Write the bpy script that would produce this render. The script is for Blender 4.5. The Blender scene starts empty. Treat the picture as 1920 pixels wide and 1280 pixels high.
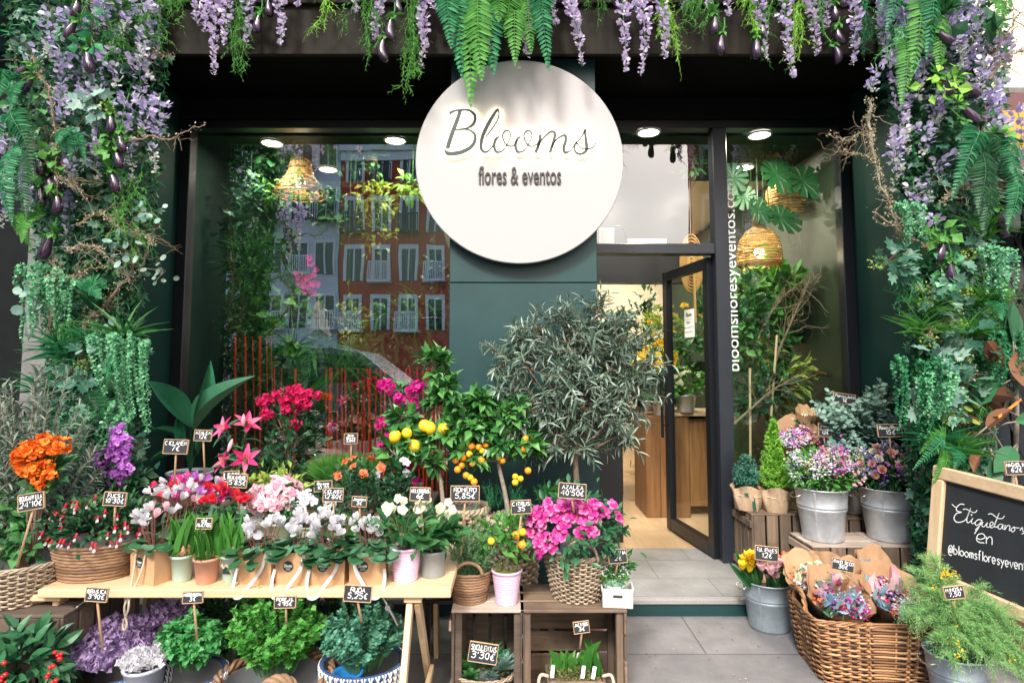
import bpy, math, random
import numpy as np
from mathutils import Vector, Matrix
R = math.radians
SC = bpy.context.scene
COL = SC.collection
rng = np.random.default_rng(11)
random.seed(11)

# ------------------------------------------------------------------ camera
F = 1100.0                       # focal length in pixels of a 1920 px wide picture
PITCH = R(4.2)
CY = 600.0                       # row of the optical axis: the lens is shifted a little
CAM = np.array([0.0, 0.0, 1.46])
cd = bpy.data.cameras.new('camera')
cd.lens = F / 1920 * 36
cd.sensor_width = 36
cd.shift_y = -(640 - CY) / 1920
cd.clip_start = 0.05
cd.clip_end = 500
co = bpy.data.objects.new('camera', cd)
COL.objects.link(co)
co.location = CAM
co.rotation_euler = (R(90) + PITCH, 0, 0)
SC.camera = co

# ------------------------------------------------------------------ sky, sun, exposure
SUN_EL, SUN_AZ = R(43), R(-20)   # in front of the shop, to the left
w = bpy.data.worlds.new('World')
SC.world = w
w.use_nodes = True
nt = w.node_tree
bg = nt.nodes['Background']
sky = nt.nodes.new('ShaderNodeTexSky')
sky.sky_type = 'NISHITA'
sky.sun_disc = False
sky.sun_elevation = SUN_EL
sky.sun_rotation = R(180) + SUN_AZ
sky.air_density = 1.0
sky.dust_density = 4.0
sky.ozone_density = 1.0
nt.links.new(sky.outputs[0], bg.inputs[0])
bg.inputs[1].default_value = 0.15
sd = bpy.data.lights.new('sun', 'SUN')
sd.energy = 2.6
sd.angle = R(13)
sd.color = (1.0, 0.96, 0.9)
so = bpy.data.objects.new('sun', sd)
COL.objects.link(so)
_d = Vector((math.sin(SUN_AZ) * math.cos(SUN_EL), -math.cos(SUN_AZ) * math.cos(SUN_EL), math.sin(SUN_EL)))
so.rotation_euler = _d.to_track_quat('Z', 'Y').to_euler()
so.location = (-3, -6, 9)
SC.view_settings.view_transform = 'Standard'
SC.view_settings.look = 'None'
SC.view_settings.exposure = 1.1
SC.view_settings.gamma = 1.0
cy = SC.cycles
cy.max_bounces = 6
cy.diffuse_bounces = 3
cy.glossy_bounces = 3
cy.transmission_bounces = 4
cy.transparent_max_bounces = 10
cy.sample_clamp_indirect = 6
cy.caustics_reflective = False
cy.caustics_refractive = False

# ------------------------------------------------------------------ helpers
CP, SP = math.cos(PITCH), math.sin(PITCH)

def ray(px, py):
    a, b = (px - 960) / F, (CY - py) / F
    return np.array([a, CP - b * SP, SP + b * CP])

def at(px, py, Y):
    """point seen at picture position (px, py) at depth Y"""
    d = ray(px, py)
    return CAM + d * (Y / d[1])

def on_z(px, py, z):
    d = ray(px, py)
    return CAM + d * ((z - CAM[2]) / d[2])

def on_plane(px, py, p0, n):
    d = ray(px, py)
    return CAM + d * (np.dot(np.asarray(p0) - CAM, n) / np.dot(d, n))

def nrm(a):
    a = np.asarray(a, float)
    l = np.linalg.norm(a, axis=-1, keepdims=True)
    return a / np.maximum(l, 1e-9)

class MB:
    def __init__(s):
        s.v = []; s.f = {3: [], 4: []}; s.n = 0
    def add(s, V, Fc, m=0):
        V = np.asarray(V, float).reshape(-1, 3)
        Fc = np.asarray(Fc, int)
        if len(Fc) == 0: return
        s.f[Fc.shape[1]].append((Fc + s.n, m))
        s.v.append(V); s.n += len(V)
    def add2(s, V, quads, tris, m=0):
        V = np.asarray(V, float).reshape(-1, 3)
        if len(quads): s.f[4].append((np.asarray(quads, int) + s.n, m))
        if len(tris): s.f[3].append((np.asarray(tris, int) + s.n, m))
        s.v.append(V); s.n += len(V)
    def mesh(s, name, mats, smooth=False):
        me = bpy.data.meshes.new(name)
        if not isinstance(mats, (list, tuple)): mats = [mats]
        for m in mats: me.materials.append(m)
        if not s.v: return me
        V = np.concatenate(s.v)
        loops, tot, mi = [], [], []
        for k in (4, 3):
            for Fc, m in s.f[k]:
                loops.append(Fc.ravel()); tot.append(np.full(len(Fc), k)); mi.append(np.full(len(Fc), m))
        loops = np.concatenate(loops); tot = np.concatenate(tot); mi = np.concatenate(mi)
        me.vertices.add(len(V)); me.vertices.foreach_set('co', V.ravel().astype(np.float32))
        me.loops.add(len(loops)); me.loops.foreach_set('vertex_index', loops.astype(np.int32))
        me.polygons.add(len(tot))
        st = np.concatenate([[0], np.cumsum(tot)[:-1]])
        me.polygons.foreach_set('loop_start', st.astype(np.int32))
        me.polygons.foreach_set('loop_total', tot.astype(np.int32))
        me.polygons.foreach_set('material_index', mi.astype(np.int32))
        me.polygons.foreach_set('use_smooth', np.full(len(tot), bool(smooth)))
        me.update(calc_edges=True)
        return me
    def build(s, name, mats, parent=None, loc=None, smooth=False):
        o = bpy.data.objects.new(name, s.mesh(name, mats, smooth))
        COL.objects.link(o)
        if parent is not None: o.parent = parent
        if loc is not None: o.location = loc
        return o

def thing(name, label, cat, loc=(0, 0, 0), rotz=0, group=None):
    o = bpy.data.objects.new(name, None)
    o.empty_display_size = 0.05
    COL.objects.link(o)
    o.location = loc; o.rotation_euler = (0, 0, rotz)
    o['label'] = label; o['category'] = cat
    if group: o['group'] = group
    return o

def tag(o, label, cat, group=None):
    o['label'] = label; o['category'] = cat
    if group: o['group'] = group
    return o

def struct(o, kind='structure', label=None, cat=None):
    o['kind'] = kind
    if label: o['label'] = label
    if cat: o['category'] = cat
    return o

_W = ['first', 'second', 'third', 'fourth', 'fifth', 'sixth', 'seventh', 'eighth', 'ninth', 'tenth', 'eleventh', 'twelfth']
def ordinal(i):
    if i < 12: return _W[i]
    n = i + 1
    return '%d%s' % (n, 'th' if 10 <= n % 100 <= 20 else {1: 'st', 2: 'nd', 3: 'rd'}.get(n % 10, 'th'))

def rank(objs, fmt, key):
    for i, o in enumerate(sorted(objs, key=key)):
        o['label'] = fmt % ordinal(i)

def W(mb, name, mats, parent=None, smooth=False):
    """build a part whose points are given in world places"""
    o = mb.build(name, mats, parent, smooth=smooth)
    if parent is not None and parent.parent is None: o.location = -parent.location
    return o

def proj(p):
    """picture position of a point"""
    q = np.asarray(p, float) - CAM
    z = q[1] * CP + q[2] * SP; u = -q[1] * SP + q[2] * CP
    return 960 + F * q[0] / z, CY - F * u / z

# ---- primitives
def box(mb, a, b, m=0, c=0.0):
    """axis box from corner a to corner b with chamfer c"""
    a = np.minimum(a, b).astype(float) if False else np.array([min(a[i], b[i]) for i in range(3)], float)
    b2 = np.array(b, float); b2 = np.maximum(b2, a)
    obox(mb, (a + b2) / 2, (b2 - a), None, m, c)

_BOXQ = None
def obox(mb, cen, size, rot=None, m=0, c=0.0):
    """oriented box; rot a 3x3 with columns = axes"""
    h = np.asarray(size, float) / 2
    cen = np.asarray(cen, float)
    V = []; Q = []; T = []
    if c <= 0:
        for sx in (-1, 1):
            for sy in (-1, 1):
                for sz in (-1, 1): V.append((sx * h[0], sy * h[1], sz * h[2]))
        Q = [(0, 1, 3, 2), (4, 6, 7, 5), (0, 4, 5, 1), (2, 3, 7, 6), (0, 2, 6, 4), (1, 5, 7, 3)]
    else:
        c = min(c, h.min() * 0.8)
        idx = {}
        for sx in (-1, 1):
            for sy in (-1, 1):
                for sz in (-1, 1):
                    s = (sx, sy, sz)
                    for ax in range(3):
                        p = [s[k] * (h[k] - (0 if k == ax else c)) for k in range(3)]
                        idx[s, ax] = len(V); V.append(p)
        for ax in range(3):
            o1, o2 = (ax + 1) % 3, (ax + 2) % 3
            for sg in (-1, 1):
                r = []
                for u, v in ((-1, -1), (1, -1), (1, 1), (-1, 1)):
                    s = [0, 0, 0]; s[ax] = sg; s[o1] = u; s[o2] = v
                    r.append(idx[tuple(s), ax])
                Q.append(tuple(r if sg > 0 else r[::-1]))
        for ax in range(3):       # edges along axis ax
            o1, o2 = (ax + 1) % 3, (ax + 2) % 3
            for u in (-1, 1):
                for v in (-1, 1):
                    s0 = [0, 0, 0]; s1 = [0, 0, 0]
                    s0[ax] = -1; s1[ax] = 1
                    s0[o1] = s1[o1] = u; s0[o2] = s1[o2] = v
                    q = (idx[tuple(s0), o1], idx[tuple(s1), o1], idx[tuple(s1), o2], idx[tuple(s0), o2])
                    Q.append(q if u * v > 0 else q[::-1])
        for sx in (-1, 1):
            for sy in (-1, 1):
                for sz in (-1, 1):
                    s = (sx, sy, sz)
                    t = (idx[s, 0], idx[s, 1], idx[s, 2])
                    T.append(t if sx * sy * sz > 0 else t[::-1])
    V = np.array(V)
    if rot is not None: V = V @ np.asarray(rot).T
    mb.add2(V + cen, Q, T, m)

def rotm(x=0, y=0, z=0):
    return np.array((Matrix.Rotation(z, 3, 'Z') @ Matrix.Rotation(y, 3, 'Y') @ Matrix.Rotation(x, 3, 'X')))

def bar(mb, p, q, wx, wy, m=0, c=0.0, up=(0, 0, 1)):
    """a rectangular bar from p to q"""
    p = np.asarray(p, float); q = np.asarray(q, float)
    d = q - p; L = np.linalg.norm(d); d = d / L
    up = np.asarray(up, float)
    if abs(np.dot(d, up)) > 0.98: up = np.array([0, 1.0, 0])
    s = nrm(np.cross(d, up)); n = np.cross(s, d)
    obox(mb, (p + q) / 2, (wx, L, wy), np.stack([s, d, n], 1), m, c)

def tube(mb, pts, r, n=6, m=0, closed=False, cap=True):
    P = np.asarray(pts, float); k = len(P)
    r = np.broadcast_to(np.asarray(r, float), (k,))
    if closed: T = np.roll(P, -1, 0) - np.roll(P, 1, 0)
    else:
        T = np.gradient(P, axis=0)
    T = nrm(T)
    ref = np.array([0.0, 0, 1]) if abs(T[:, 2]).mean() < 0.8 else np.array([0.0, 1, 0])
    A = nrm(np.cross(T, ref) + 1e-7); B = np.cross(T, A)
    ang = np.arange(n) * 2 * math.pi / n
    V = P[:, None] + r[:, None, None] * (np.cos(ang)[None, :, None] * A[:, None] + np.sin(ang)[None, :, None] * B[:, None])
    V = V.reshape(-1, 3)
    kk = k if closed else k - 1
    i = np.arange(kk)[:, None]; j = np.arange(n)[None]
    i2 = (i + 1) % k; j2 = (j + 1) % n
    Q = np.stack([i * n + j, i * n + j2, i2 * n + j2, i2 * n + j], -1).reshape(-1, 4)
    T3 = []
    if cap and not closed and n >= 3:
        T3 = [(0, t + 1, t) for t in range(1, n - 1)] + [((k - 1) * n, (k - 1) * n + t, (k - 1) * n + t + 1) for t in range(1, n - 1)]
    mb.add2(V, Q, T3, m)

def lathe(mb, prof, n=28, m=0, c=(0, 0, 0), sx=1, sy=1, close=False):
    prof = np.asarray(prof, float); k = len(prof)
    a = np.arange(n) * 2 * math.pi / n
    V = np.stack([prof[:, 0][:, None] * np.cos(a) * sx, prof[:, 0][:, None] * np.sin(a) * sy, np.broadcast_to(prof[:, 1][:, None], (k, n))], -1)
    V = V.reshape(-1, 3) + np.asarray(c)
    i = np.arange(k - 1)[:, None]; j = np.arange(n)[None]; j2 = (j + 1) % n
    Q = np.stack([i * n + j, i * n + j2, (i + 1) * n + j2, (i + 1) * n + j], -1).reshape(-1, 4)
    mb.add(V, Q, m)

def catmull(P, k=6, closed=False):
    P = np.asarray(P, float)
    if len(P) < 3: return P
    if closed: Q = np.concatenate([P[-1:], P, P[:2]])
    else: Q = np.concatenate([2 * P[:1] - P[1:2], P, 2 * P[-1:] - P[-2:-1]])
    out = []
    t = np.arange(k)[:, None] / k
    for i in range(1, len(Q) - 2):
        a, b, c, d = Q[i - 1], Q[i], Q[i + 1], Q[i + 2]
        out.append(0.5 * (2 * b + (c - a) * t + (2 * a - 5 * b + 4 * c - d) * t ** 2 + (3 * b - a - 3 * c + d) * t ** 3))
    if not closed: out.append(P[-1:])
    return np.concatenate(out)

def fan(pts):
    """fan template from an outline with its centre first"""
    n = len(pts) - 1
    return [(0, 1 + i, 1 + (i + 1) % n) for i in range(n)]

# ---- leaf and petal templates: x across, y along, z the upper side
def T_leaf(wmid=0.45, fold=0.06, bend=0.0):
    return (np.array([(0, 0, 0), (-.5, wmid, fold), (.5, wmid, fold), (0, 1, -bend), (0, wmid, 0)], float),
            np.array([(0, 2, 3, 4), (0, 4, 3, 1)]))

def T_blade(n=4, wid=lambda t: math.sin(math.pi * min(1, t * 0.96 + 0.04)) ** 0.8, fold=0.06, droop=0.25, wave=0.0):
    V = []; Q = []
    for i in range(n + 1):
        t = i / n
        wv = wid(t) * 0.5
        z = -droop * t * t
        wz = wave * math.sin(i * 2.1)
        V += [(-wv, t, z + fold * wv * 2 + wz), (0, t, z), (wv, t, z + fold * wv * 2 - wz)]
    for i in range(n):
        a = 3 * i
        Q += [(a, a + 1, a + 4, a + 3), (a + 1, a + 2, a + 5, a + 4)]
    return np.array(V, float), np.array(Q)

def T_outline(pts, cup=0.0, cen=(0, .45)):
    V = [(cen[0], cen[1], -cup)] + [(x, y, 0) for x, y in pts]
    return np.array(V, float), np.array(fan(V))

NEEDLE = (np.array([(0, 0, 0), (.5, .4, 0), (0, 1, 0), (-.5, .4, 0)], float), np.array([(0, 1, 2, 3)]))
LEAF = T_leaf()
LEAFW = T_leaf(0.5, 0.1, 0.12)
BLADE = T_blade()
LONG = T_blade(6, lambda t: max(0.02, math.sin(math.pi * (0.08 + 0.92 * t)) ** 0.6), 0.12, 0.5)
GRASS = T_blade(4, lambda t: 1 - 0.95 * t, 0.1, 0.35)
ROUND = T_outline([(.5 * math.sin(a), .5 - .5 * math.cos(a)) for a in [i * 2 * math.pi / 8 for i in range(8)]], 0.05, (0, .5))
IVY = T_outline([(0, 0), (.32, -.08), (.52, .2), (.3, .36), (.42, .68), (.16, .62), (0, 1.0), (-.16, .62), (-.42, .68), (-.3, .36), (-.52, .2), (-.32, -.08)], 0.06, (0, .3))
HEART = T_outline([(0, .08), (.3, -.06), (.52, .2), (.46, .55), (.2, .86), (0, 1), (-.2, .86), (-.46, .55), (-.52, .2), (-.3, -.06)], 0.07, (0, .4))
PETAL = T_blade(3, lambda t: (0.25 + 1.6 * t - 1.0 * t * t) if t < 1 else 0.55, 0.12, -0.25)
FRILL = T_blade(4, lambda t: [0.2, 0.7, 1.05, 1.1, 0.7][int(round(t * 4))], 0.1, 0.25, 0.08)

def merge(tpls):
    V = []; Q = {3: [], 4: []}; n = 0
    for v, f in tpls:
        V.append(v); Q[f.shape[1]].append(f + n); n += len(v)
    return np.concatenate(V), (np.concatenate(Q[4]) if Q[4] else np.zeros((0, 4), int)), (np.concatenate(Q[3]) if Q[3] else np.zeros((0, 3), int))

def flower(n, tpl, lift, wid=1.0, r0=0.0, jit=0.0, twist=0.0):
    """n petals round the y axis; lift is the angle from the flower's plane towards its axis"""
    out = []
    v, f = tpl
    for i in range(n):
        a = 2 * math.pi * i / n + twist + (random.random() - .5) * jit
        l = lift + (random.random() - .5) * jit
        d = np.array([math.cos(a) * math.cos(l), math.sin(l), math.sin(a) * math.cos(l)])
        s = np.array([-math.sin(a), 0, math.cos(a)])
        up = np.cross(d, s) * -1
        if up[1] < 0: up = -up
        p = v[:, 0:1] * wid * s + v[:, 1:2] * d + v[:, 2:3] * up + d * r0
        out.append((p, f))
    return merge(out)

def scatter(mb, tpl, P, D, U, L, W=None, m=0):
    P = np.asarray(P, float).reshape(-1, 3)
    N = len(P)
    if N == 0: return
    D = nrm(np.broadcast_to(np.asarray(D, float), (N, 3)))
    U = np.broadcast_to(np.asarray(U, float), (N, 3))
    L = np.broadcast_to(np.asarray(L, float), (N,))
    W = L if W is None else np.broadcast_to(np.asarray(W, float), (N,))
    S = np.cross(D, U)
    bad = np.linalg.norm(S, axis=1) < 1e-4
    if bad.any(): S[bad] = np.cross(D[bad], [0.3, 0.9, 0.2])
    S = nrm(S); Nn = np.cross(S, D)
    V = tpl[0]
    out = P[:, None] + V[None, :, 1:2] * L[:, None, None] * D[:, None] + V[None, :, 0:1] * W[:, None, None] * S[:, None] + V[None, :, 2:3] * L[:, None, None] * Nn[:, None]
    k = len(V); off = (np.arange(N) * k)
    if len(tpl) == 2: fs = [tpl[1]]
    else: fs = [x for x in tpl[1:] if len(x)]
    qs = []; ts = []
    for f in fs:
        g = (f[None] + off[:, None, None]).reshape(-1, f.shape[1])
        (qs if f.shape[1] == 4 else ts).append(g)
    mb.add2(out.reshape(-1, 3), np.concatenate(qs) if qs else [], np.concatenate(ts) if ts else [], m)

def dirs(n, zmin=-1.0):
    z = rng.uniform(zmin, 1, n); a = rng.uniform(0, 2 * math.pi, n); r = np.sqrt(1 - z * z)
    return np.stack([r * np.cos(a), r * np.sin(a), z], 1)

def uni(a, b, n=None): return rng.uniform(a, b, n)

def leafball(mb, tpl, n, c, rad, L, W=0.5, m=0, up=0.3, shell=0.35, zmin=-0.6, K=0, kr=0.3, rnd=0.5):
    """leaves spread through an ellipsoid; K > 0 gathers them in clumps"""
    rad = np.asarray(rad, float); c = np.asarray(c, float)
    d = dirs(n, zmin)
    r = shell + (1 - shell) * np.sqrt(rng.random(n))
    P = d * r[:, None]
    if K:
        kd = dirs(K, zmin) * uni(0.55, 1.0, K)[:, None]
        P = kd[rng.integers(0, K, n)] + rng.normal(0, kr, (n, 3))
        d = nrm(P)
    D = nrm(d + np.array([0, 0, up]) + rnd * rng.normal(0, 1, (n, 3)))
    U = nrm(d * 0.5 + np.array([0, -0.3, 0.9]) + 0.35 * rng.normal(0, 1, (n, 3)))
    l = uni(L[0], L[1], n)
    scatter(mb, tpl, P * rad + c, D, U, l, l * W, m)

def path(p0, d, L, droop, n=8, wob=0.0):
    s = np.linspace(0, 1, n)[:, None]
    d = nrm(d)
    P = np.asarray(p0, float) + d * s * L + np.array([0, 0, -1.0]) * droop * L * s ** 2
    if wob: P[1:] += np.cumsum(rng.normal(0, wob * L / n, (n - 1, 3)), 0)
    return P

def shoot(mb, P, nleaf, tpl, L, W, ml=0, ms=None, r=0.002, ang=0.9, t0=0.15, taper=0.4, flat=None, rnd=0.25, up=0.3, sides=4):
    """leaves along a path P; flat = a normal that keeps the leaves in one plane"""
    P = np.asarray(P, float)
    T = nrm(np.gradient(P, axis=0))
    t = np.linspace(t0, 1, nleaf) * (len(P) - 1)
    i = np.minimum(t.astype(int), len(P) - 2); f = (t - i)[:, None]
    pos = P[i] * (1 - f) + P[i + 1] * f
    tg = T[i]
    ref = np.array([0.13, 0.31, 0.94])
    a = nrm(np.cross(tg, ref)); b = np.cross(tg, a)
    if flat is not None:
        a = nrm(np.cross(tg, np.asarray(flat, float))); b = np.cross(a, tg)
        sg = np.where(np.arange(nleaf) % 2 == 0, 1.0, -1.0)[:, None]
        rad = a * sg
        U = np.broadcast_to(np.asarray(flat, float), pos.shape) + rng.normal(0, 0.15, pos.shape)
    else:
        ph = np.arange(nleaf) * 2.4 + rng.random() * 6
        rad = np.cos(ph)[:, None] * a + np.sin(ph)[:, None] * b
        U = tg * 0.6 + np.array([0, -0.2, up * 2]) + rng.normal(0, 0.2, pos.shape)
    D = tg * math.cos(ang) + rad * math.sin(ang) + rng.normal(0, rnd, pos.shape)
    l = L * (1 - taper * np.linspace(0, 1, nleaf)) * uni(0.8, 1.15, nleaf)
    scatter(mb, tpl, pos, D, U, l, l * W, ml)
    if ms is not None: tube(mb, P, np.linspace(r, r * 0.4, len(P)), sides, ms, cap=False)
    return pos
# ------------------------------------------------------------------ materials
MATS = {}
def _new(name):
    m = bpy.data.materials.new(name); m.use_nodes = True
    return m, m.node_tree, m.node_tree.nodes['Principled BSDF']

def ramp(nt, stops):
    r = nt.nodes.new('ShaderNodeValToRGB')
    e = r.color_ramp.elements
    while len(e) < len(stops): e.new(0.5)
    for i, (p, c) in enumerate(stops):
        e[i].position = p; e[i].color = (*c, 1)
    return r

def plain(name, col, rough=0.5, metal=0.0, spec=0.5, bump=0.0, bscale=200, vary=0.0, vscale=8, coat=0.0, stretch=(1, 1, 1)):
    m, nt, b = _new(name)
    b.inputs['Base Color'].default_value = (*col, 1)
    b.inputs['Roughness'].default_value = rough
    b.inputs['Metallic'].default_value = metal
    b.inputs['Specular IOR Level'].default_value = spec
    if coat: b.inputs['Coat Weight'].default_value = coat
    if vary or bump:
        tc = nt.nodes.new('ShaderNodeTexCoord')
        mp = nt.nodes.new('ShaderNodeMapping'); mp.inputs['Scale'].default_value = stretch
        nt.links.new(tc.outputs['Object'], mp.inputs[0])
    if vary:
        n = nt.nodes.new('ShaderNodeTexNoise'); n.inputs['Scale'].default_value = vscale; n.inputs['Detail'].default_value = 8
        n.inputs['Roughness'].default_value = 0.65
        nt.links.new(mp.outputs[0], n.inputs['Vector'])
        r = ramp(nt, [(0.25, tuple(c * (1 - vary) for c in col)), (0.75, tuple(min(1, c * (1 + vary)) for c in col))])
        nt.links.new(n.outputs['Fac'], r.inputs[0]); nt.links.new(r.outputs[0], b.inputs['Base Color'])
        rr = nt.nodes.new('ShaderNodeMapRange'); rr.inputs['To Min'].default_value = max(0.02, rough - 0.12); rr.inputs['To Max'].default_value = min(1, rough + 0.12)
        nt.links.new(n.outputs['Fac'], rr.inputs[0]); nt.links.new(rr.outputs[0], b.inputs['Roughness'])
    if bump:
        n2 = nt.nodes.new('ShaderNodeTexNoise'); n2.inputs['Scale'].default_value = bscale; n2.inputs['Detail'].default_value = 4
        nt.links.new(mp.outputs[0], n2.inputs['Vector'])
        bp = nt.nodes.new('ShaderNodeBump'); bp.inputs['Strength'].default_value = bump; bp.inputs['Distance'].default_value = 0.002
        nt.links.new(n2.outputs['Fac'], bp.inputs['Height']); nt.links.new(bp.outputs[0], b.inputs['Normal'])
    return m

def leafm(name, cols, rough=0.45, trans=0.25, spec=0.4, stops=None):
    """every leaf or petal (mesh island) takes its own tone from the ramp"""
    m, nt, b = _new(name)
    g = nt.nodes.new('ShaderNodeNewGeometry')
    n = len(cols)
    r = ramp(nt, [((i / (n - 1) if n > 1 else 0) if stops is None else stops[i], c) for i, c in enumerate(cols)])
    nt.links.new(g.outputs['Random Per Island'], r.inputs[0])
    nt.links.new(r.outputs[0], b.inputs['Base Color'])
    b.inputs['Roughness'].default_value = rough
    b.inputs['Specular IOR Level'].default_value = spec
    if trans:
        t = nt.nodes.new('ShaderNodeBsdfTranslucent'); mx = nt.nodes.new('ShaderNodeMixShader')
        mx.inputs[0].default_value = trans
        nt.links.new(r.outputs[0], t.inputs[0])
        nt.links.new(b.outputs[0], mx.inputs[1]); nt.links.new(t.outputs[0], mx.inputs[2])
        nt.links.new(mx.outputs[0], nt.nodes['Material Output'].inputs[0])
    return m

def wood(name, c1, c2, scale=3.0, axis=0, rough=0.6, isl=0.35, bump=0.25, stain=None):
    """streaky grain along one axis, each board its own tone"""
    m, nt, b = _new(name)
    tc = nt.nodes.new('ShaderNodeTexCoord'); mp = nt.nodes.new('ShaderNodeMapping')
    s = [14.0, 14.0, 14.0]; s[axis] = 0.9
    mp.inputs['Scale'].default_value = s
    g = nt.nodes.new('ShaderNodeNewGeometry')
    ad = nt.nodes.new('ShaderNodeVectorMath'); ad.operation = 'ADD'
    sc = nt.nodes.new('ShaderNodeVectorMath'); sc.operation = 'SCALE'; sc.inputs['Scale'].default_value = 7.0
    cb = nt.nodes.new('ShaderNodeCombineXYZ')
    for i in range(3): nt.links.new(g.outputs['Random Per Island'], cb.inputs[i])
    nt.links.new(cb.outputs[0], sc.inputs[0])
    nt.links.new(tc.outputs['Object'], ad.inputs[0]); nt.links.new(sc.outputs[0], ad.inputs[1])
    nt.links.new(ad.outputs[0], mp.inputs[0])
    n = nt.nodes.new('ShaderNodeTexNoise'); n.inputs['Scale'].default_value = scale; n.inputs['Detail'].default_value = 8; n.inputs['Distortion'].default_value = 0.6
    n.inputs['Roughness'].default_value = 0.6
    nt.links.new(mp.outputs[0], n.inputs['Vector'])
    r = ramp(nt, [(0.3, c1), (0.7, c2)])
    nt.links.new(n.outputs['Fac'], r.inputs[0])
    hs = nt.nodes.new('ShaderNodeHueSaturation')
    mr = nt.nodes.new('ShaderNodeMapRange'); mr.inputs['To Min'].default_value = 1 - isl; mr.inputs['To Max'].default_value = 1 + isl
    nt.links.new(g.outputs['Random Per Island'], mr.inputs[0]); nt.links.new(mr.outputs[0], hs.inputs['Value'])
    nt.links.new(r.outputs[0], hs.inputs['Color'])
    last = hs.outputs[0]
    if stain:
        n3 = nt.nodes.new('ShaderNodeTexNoise'); n3.inputs['Scale'].default_value = 5; n3.inputs['Detail'].default_value = 6
        nt.links.new(ad.outputs[0], n3.inputs['Vector'])
        r3 = ramp(nt, [(0.45, (0, 0, 0)), (0.65, (1, 1, 1))]); nt.links.new(n3.outputs['Fac'], r3.inputs[0])
        mx = nt.nodes.new('ShaderNodeMix'); mx.data_type = 'RGBA'
        nt.links.new(r3.outputs[0], mx.inputs[0]); nt.links.new(last, mx.inputs[6]); mx.inputs[7].default_value = (*stain, 1)
        last = mx.outputs[2]
    nt.links.new(last, b.inputs['Base Color'])
    b.inputs['Roughness'].default_value = rough
    bp = nt.nodes.new('ShaderNodeBump'); bp.inputs['Strength'].default_value = bump; bp.inputs['Distance'].default_value = 0.002
    nt.links.new(n.outputs['Fac'], bp.inputs['Height']); nt.links.new(bp.outputs[0], b.inputs['Normal'])
    return m

def glow(name, col, s):
    m, nt, b = _new(name)
    b.inputs['Base Color'].default_value = (0.8, 0.8, 0.8, 1)
    b.inputs['Emission Color'].default_value = (*col, 1); b.inputs['Emission Strength'].default_value = s
    return m

def glassm(name, refl=0.2, tint=(0.93, 0.96, 0.94)):
    """a mirror-like pane: part goes through, part is reflected"""
    m, nt, b = _new(name)
    nt.nodes.remove(b)
    t = nt.nodes.new('ShaderNodeBsdfTransparent'); t.inputs[0].default_value = (*tint, 1)
    gl = nt.nodes.new('ShaderNodeBsdfGlossy'); gl.inputs['Roughness'].default_value = 0.0; gl.inputs[0].default_value = (1, 1, 1, 1)
    tc = nt.nodes.new('ShaderNodeTexCoord'); nz = nt.nodes.new('ShaderNodeTexNoise'); nz.inputs['Scale'].default_value = 2.2; nz.inputs['Detail'].default_value = 1
    bp = nt.nodes.new('ShaderNodeBump'); bp.inputs['Strength'].default_value = 0.07; bp.inputs['Distance'].default_value = 0.01
    nt.links.new(tc.outputs['Object'], nz.inputs['Vector']); nt.links.new(nz.outputs['Fac'], bp.inputs['Height']); nt.links.new(bp.outputs[0], gl.inputs['Normal'])
    g = nt.nodes.new('ShaderNodeNewGeometry')
    dt = nt.nodes.new('ShaderNodeVectorMath'); dt.operation = 'DOT_PRODUCT'
    nt.links.new(g.outputs['Incoming'], dt.inputs[0]); nt.links.new(g.outputs['Normal'], dt.inputs[1])
    last = dt.outputs['Value']
    for op, v in (('ABSOLUTE', 0), ('SUBTRACT', 1), ('POWER', 5), ('MULTIPLY_ADD', 1 - refl)):
        q = nt.nodes.new('ShaderNodeMath'); q.operation = op
        if op == 'SUBTRACT': q.inputs[0].default_value = 1; nt.links.new(last, q.inputs[1])
        else:
            nt.links.new(last, q.inputs[0]); q.inputs[1].default_value = v
            if op == 'MULTIPLY_ADD': q.inputs[2].default_value = refl
        last = q.outputs[0]
    ma = q
    mx = nt.nodes.new('ShaderNodeMixShader')
    nt.links.new(ma.outputs[0], mx.inputs[0]); nt.links.new(t.outputs[0], mx.inputs[1]); nt.links.new(gl.outputs[0], mx.inputs[2])
    nt.links.new(mx.outputs[0], nt.nodes['Material Output'].inputs[0])
    return m

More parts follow.
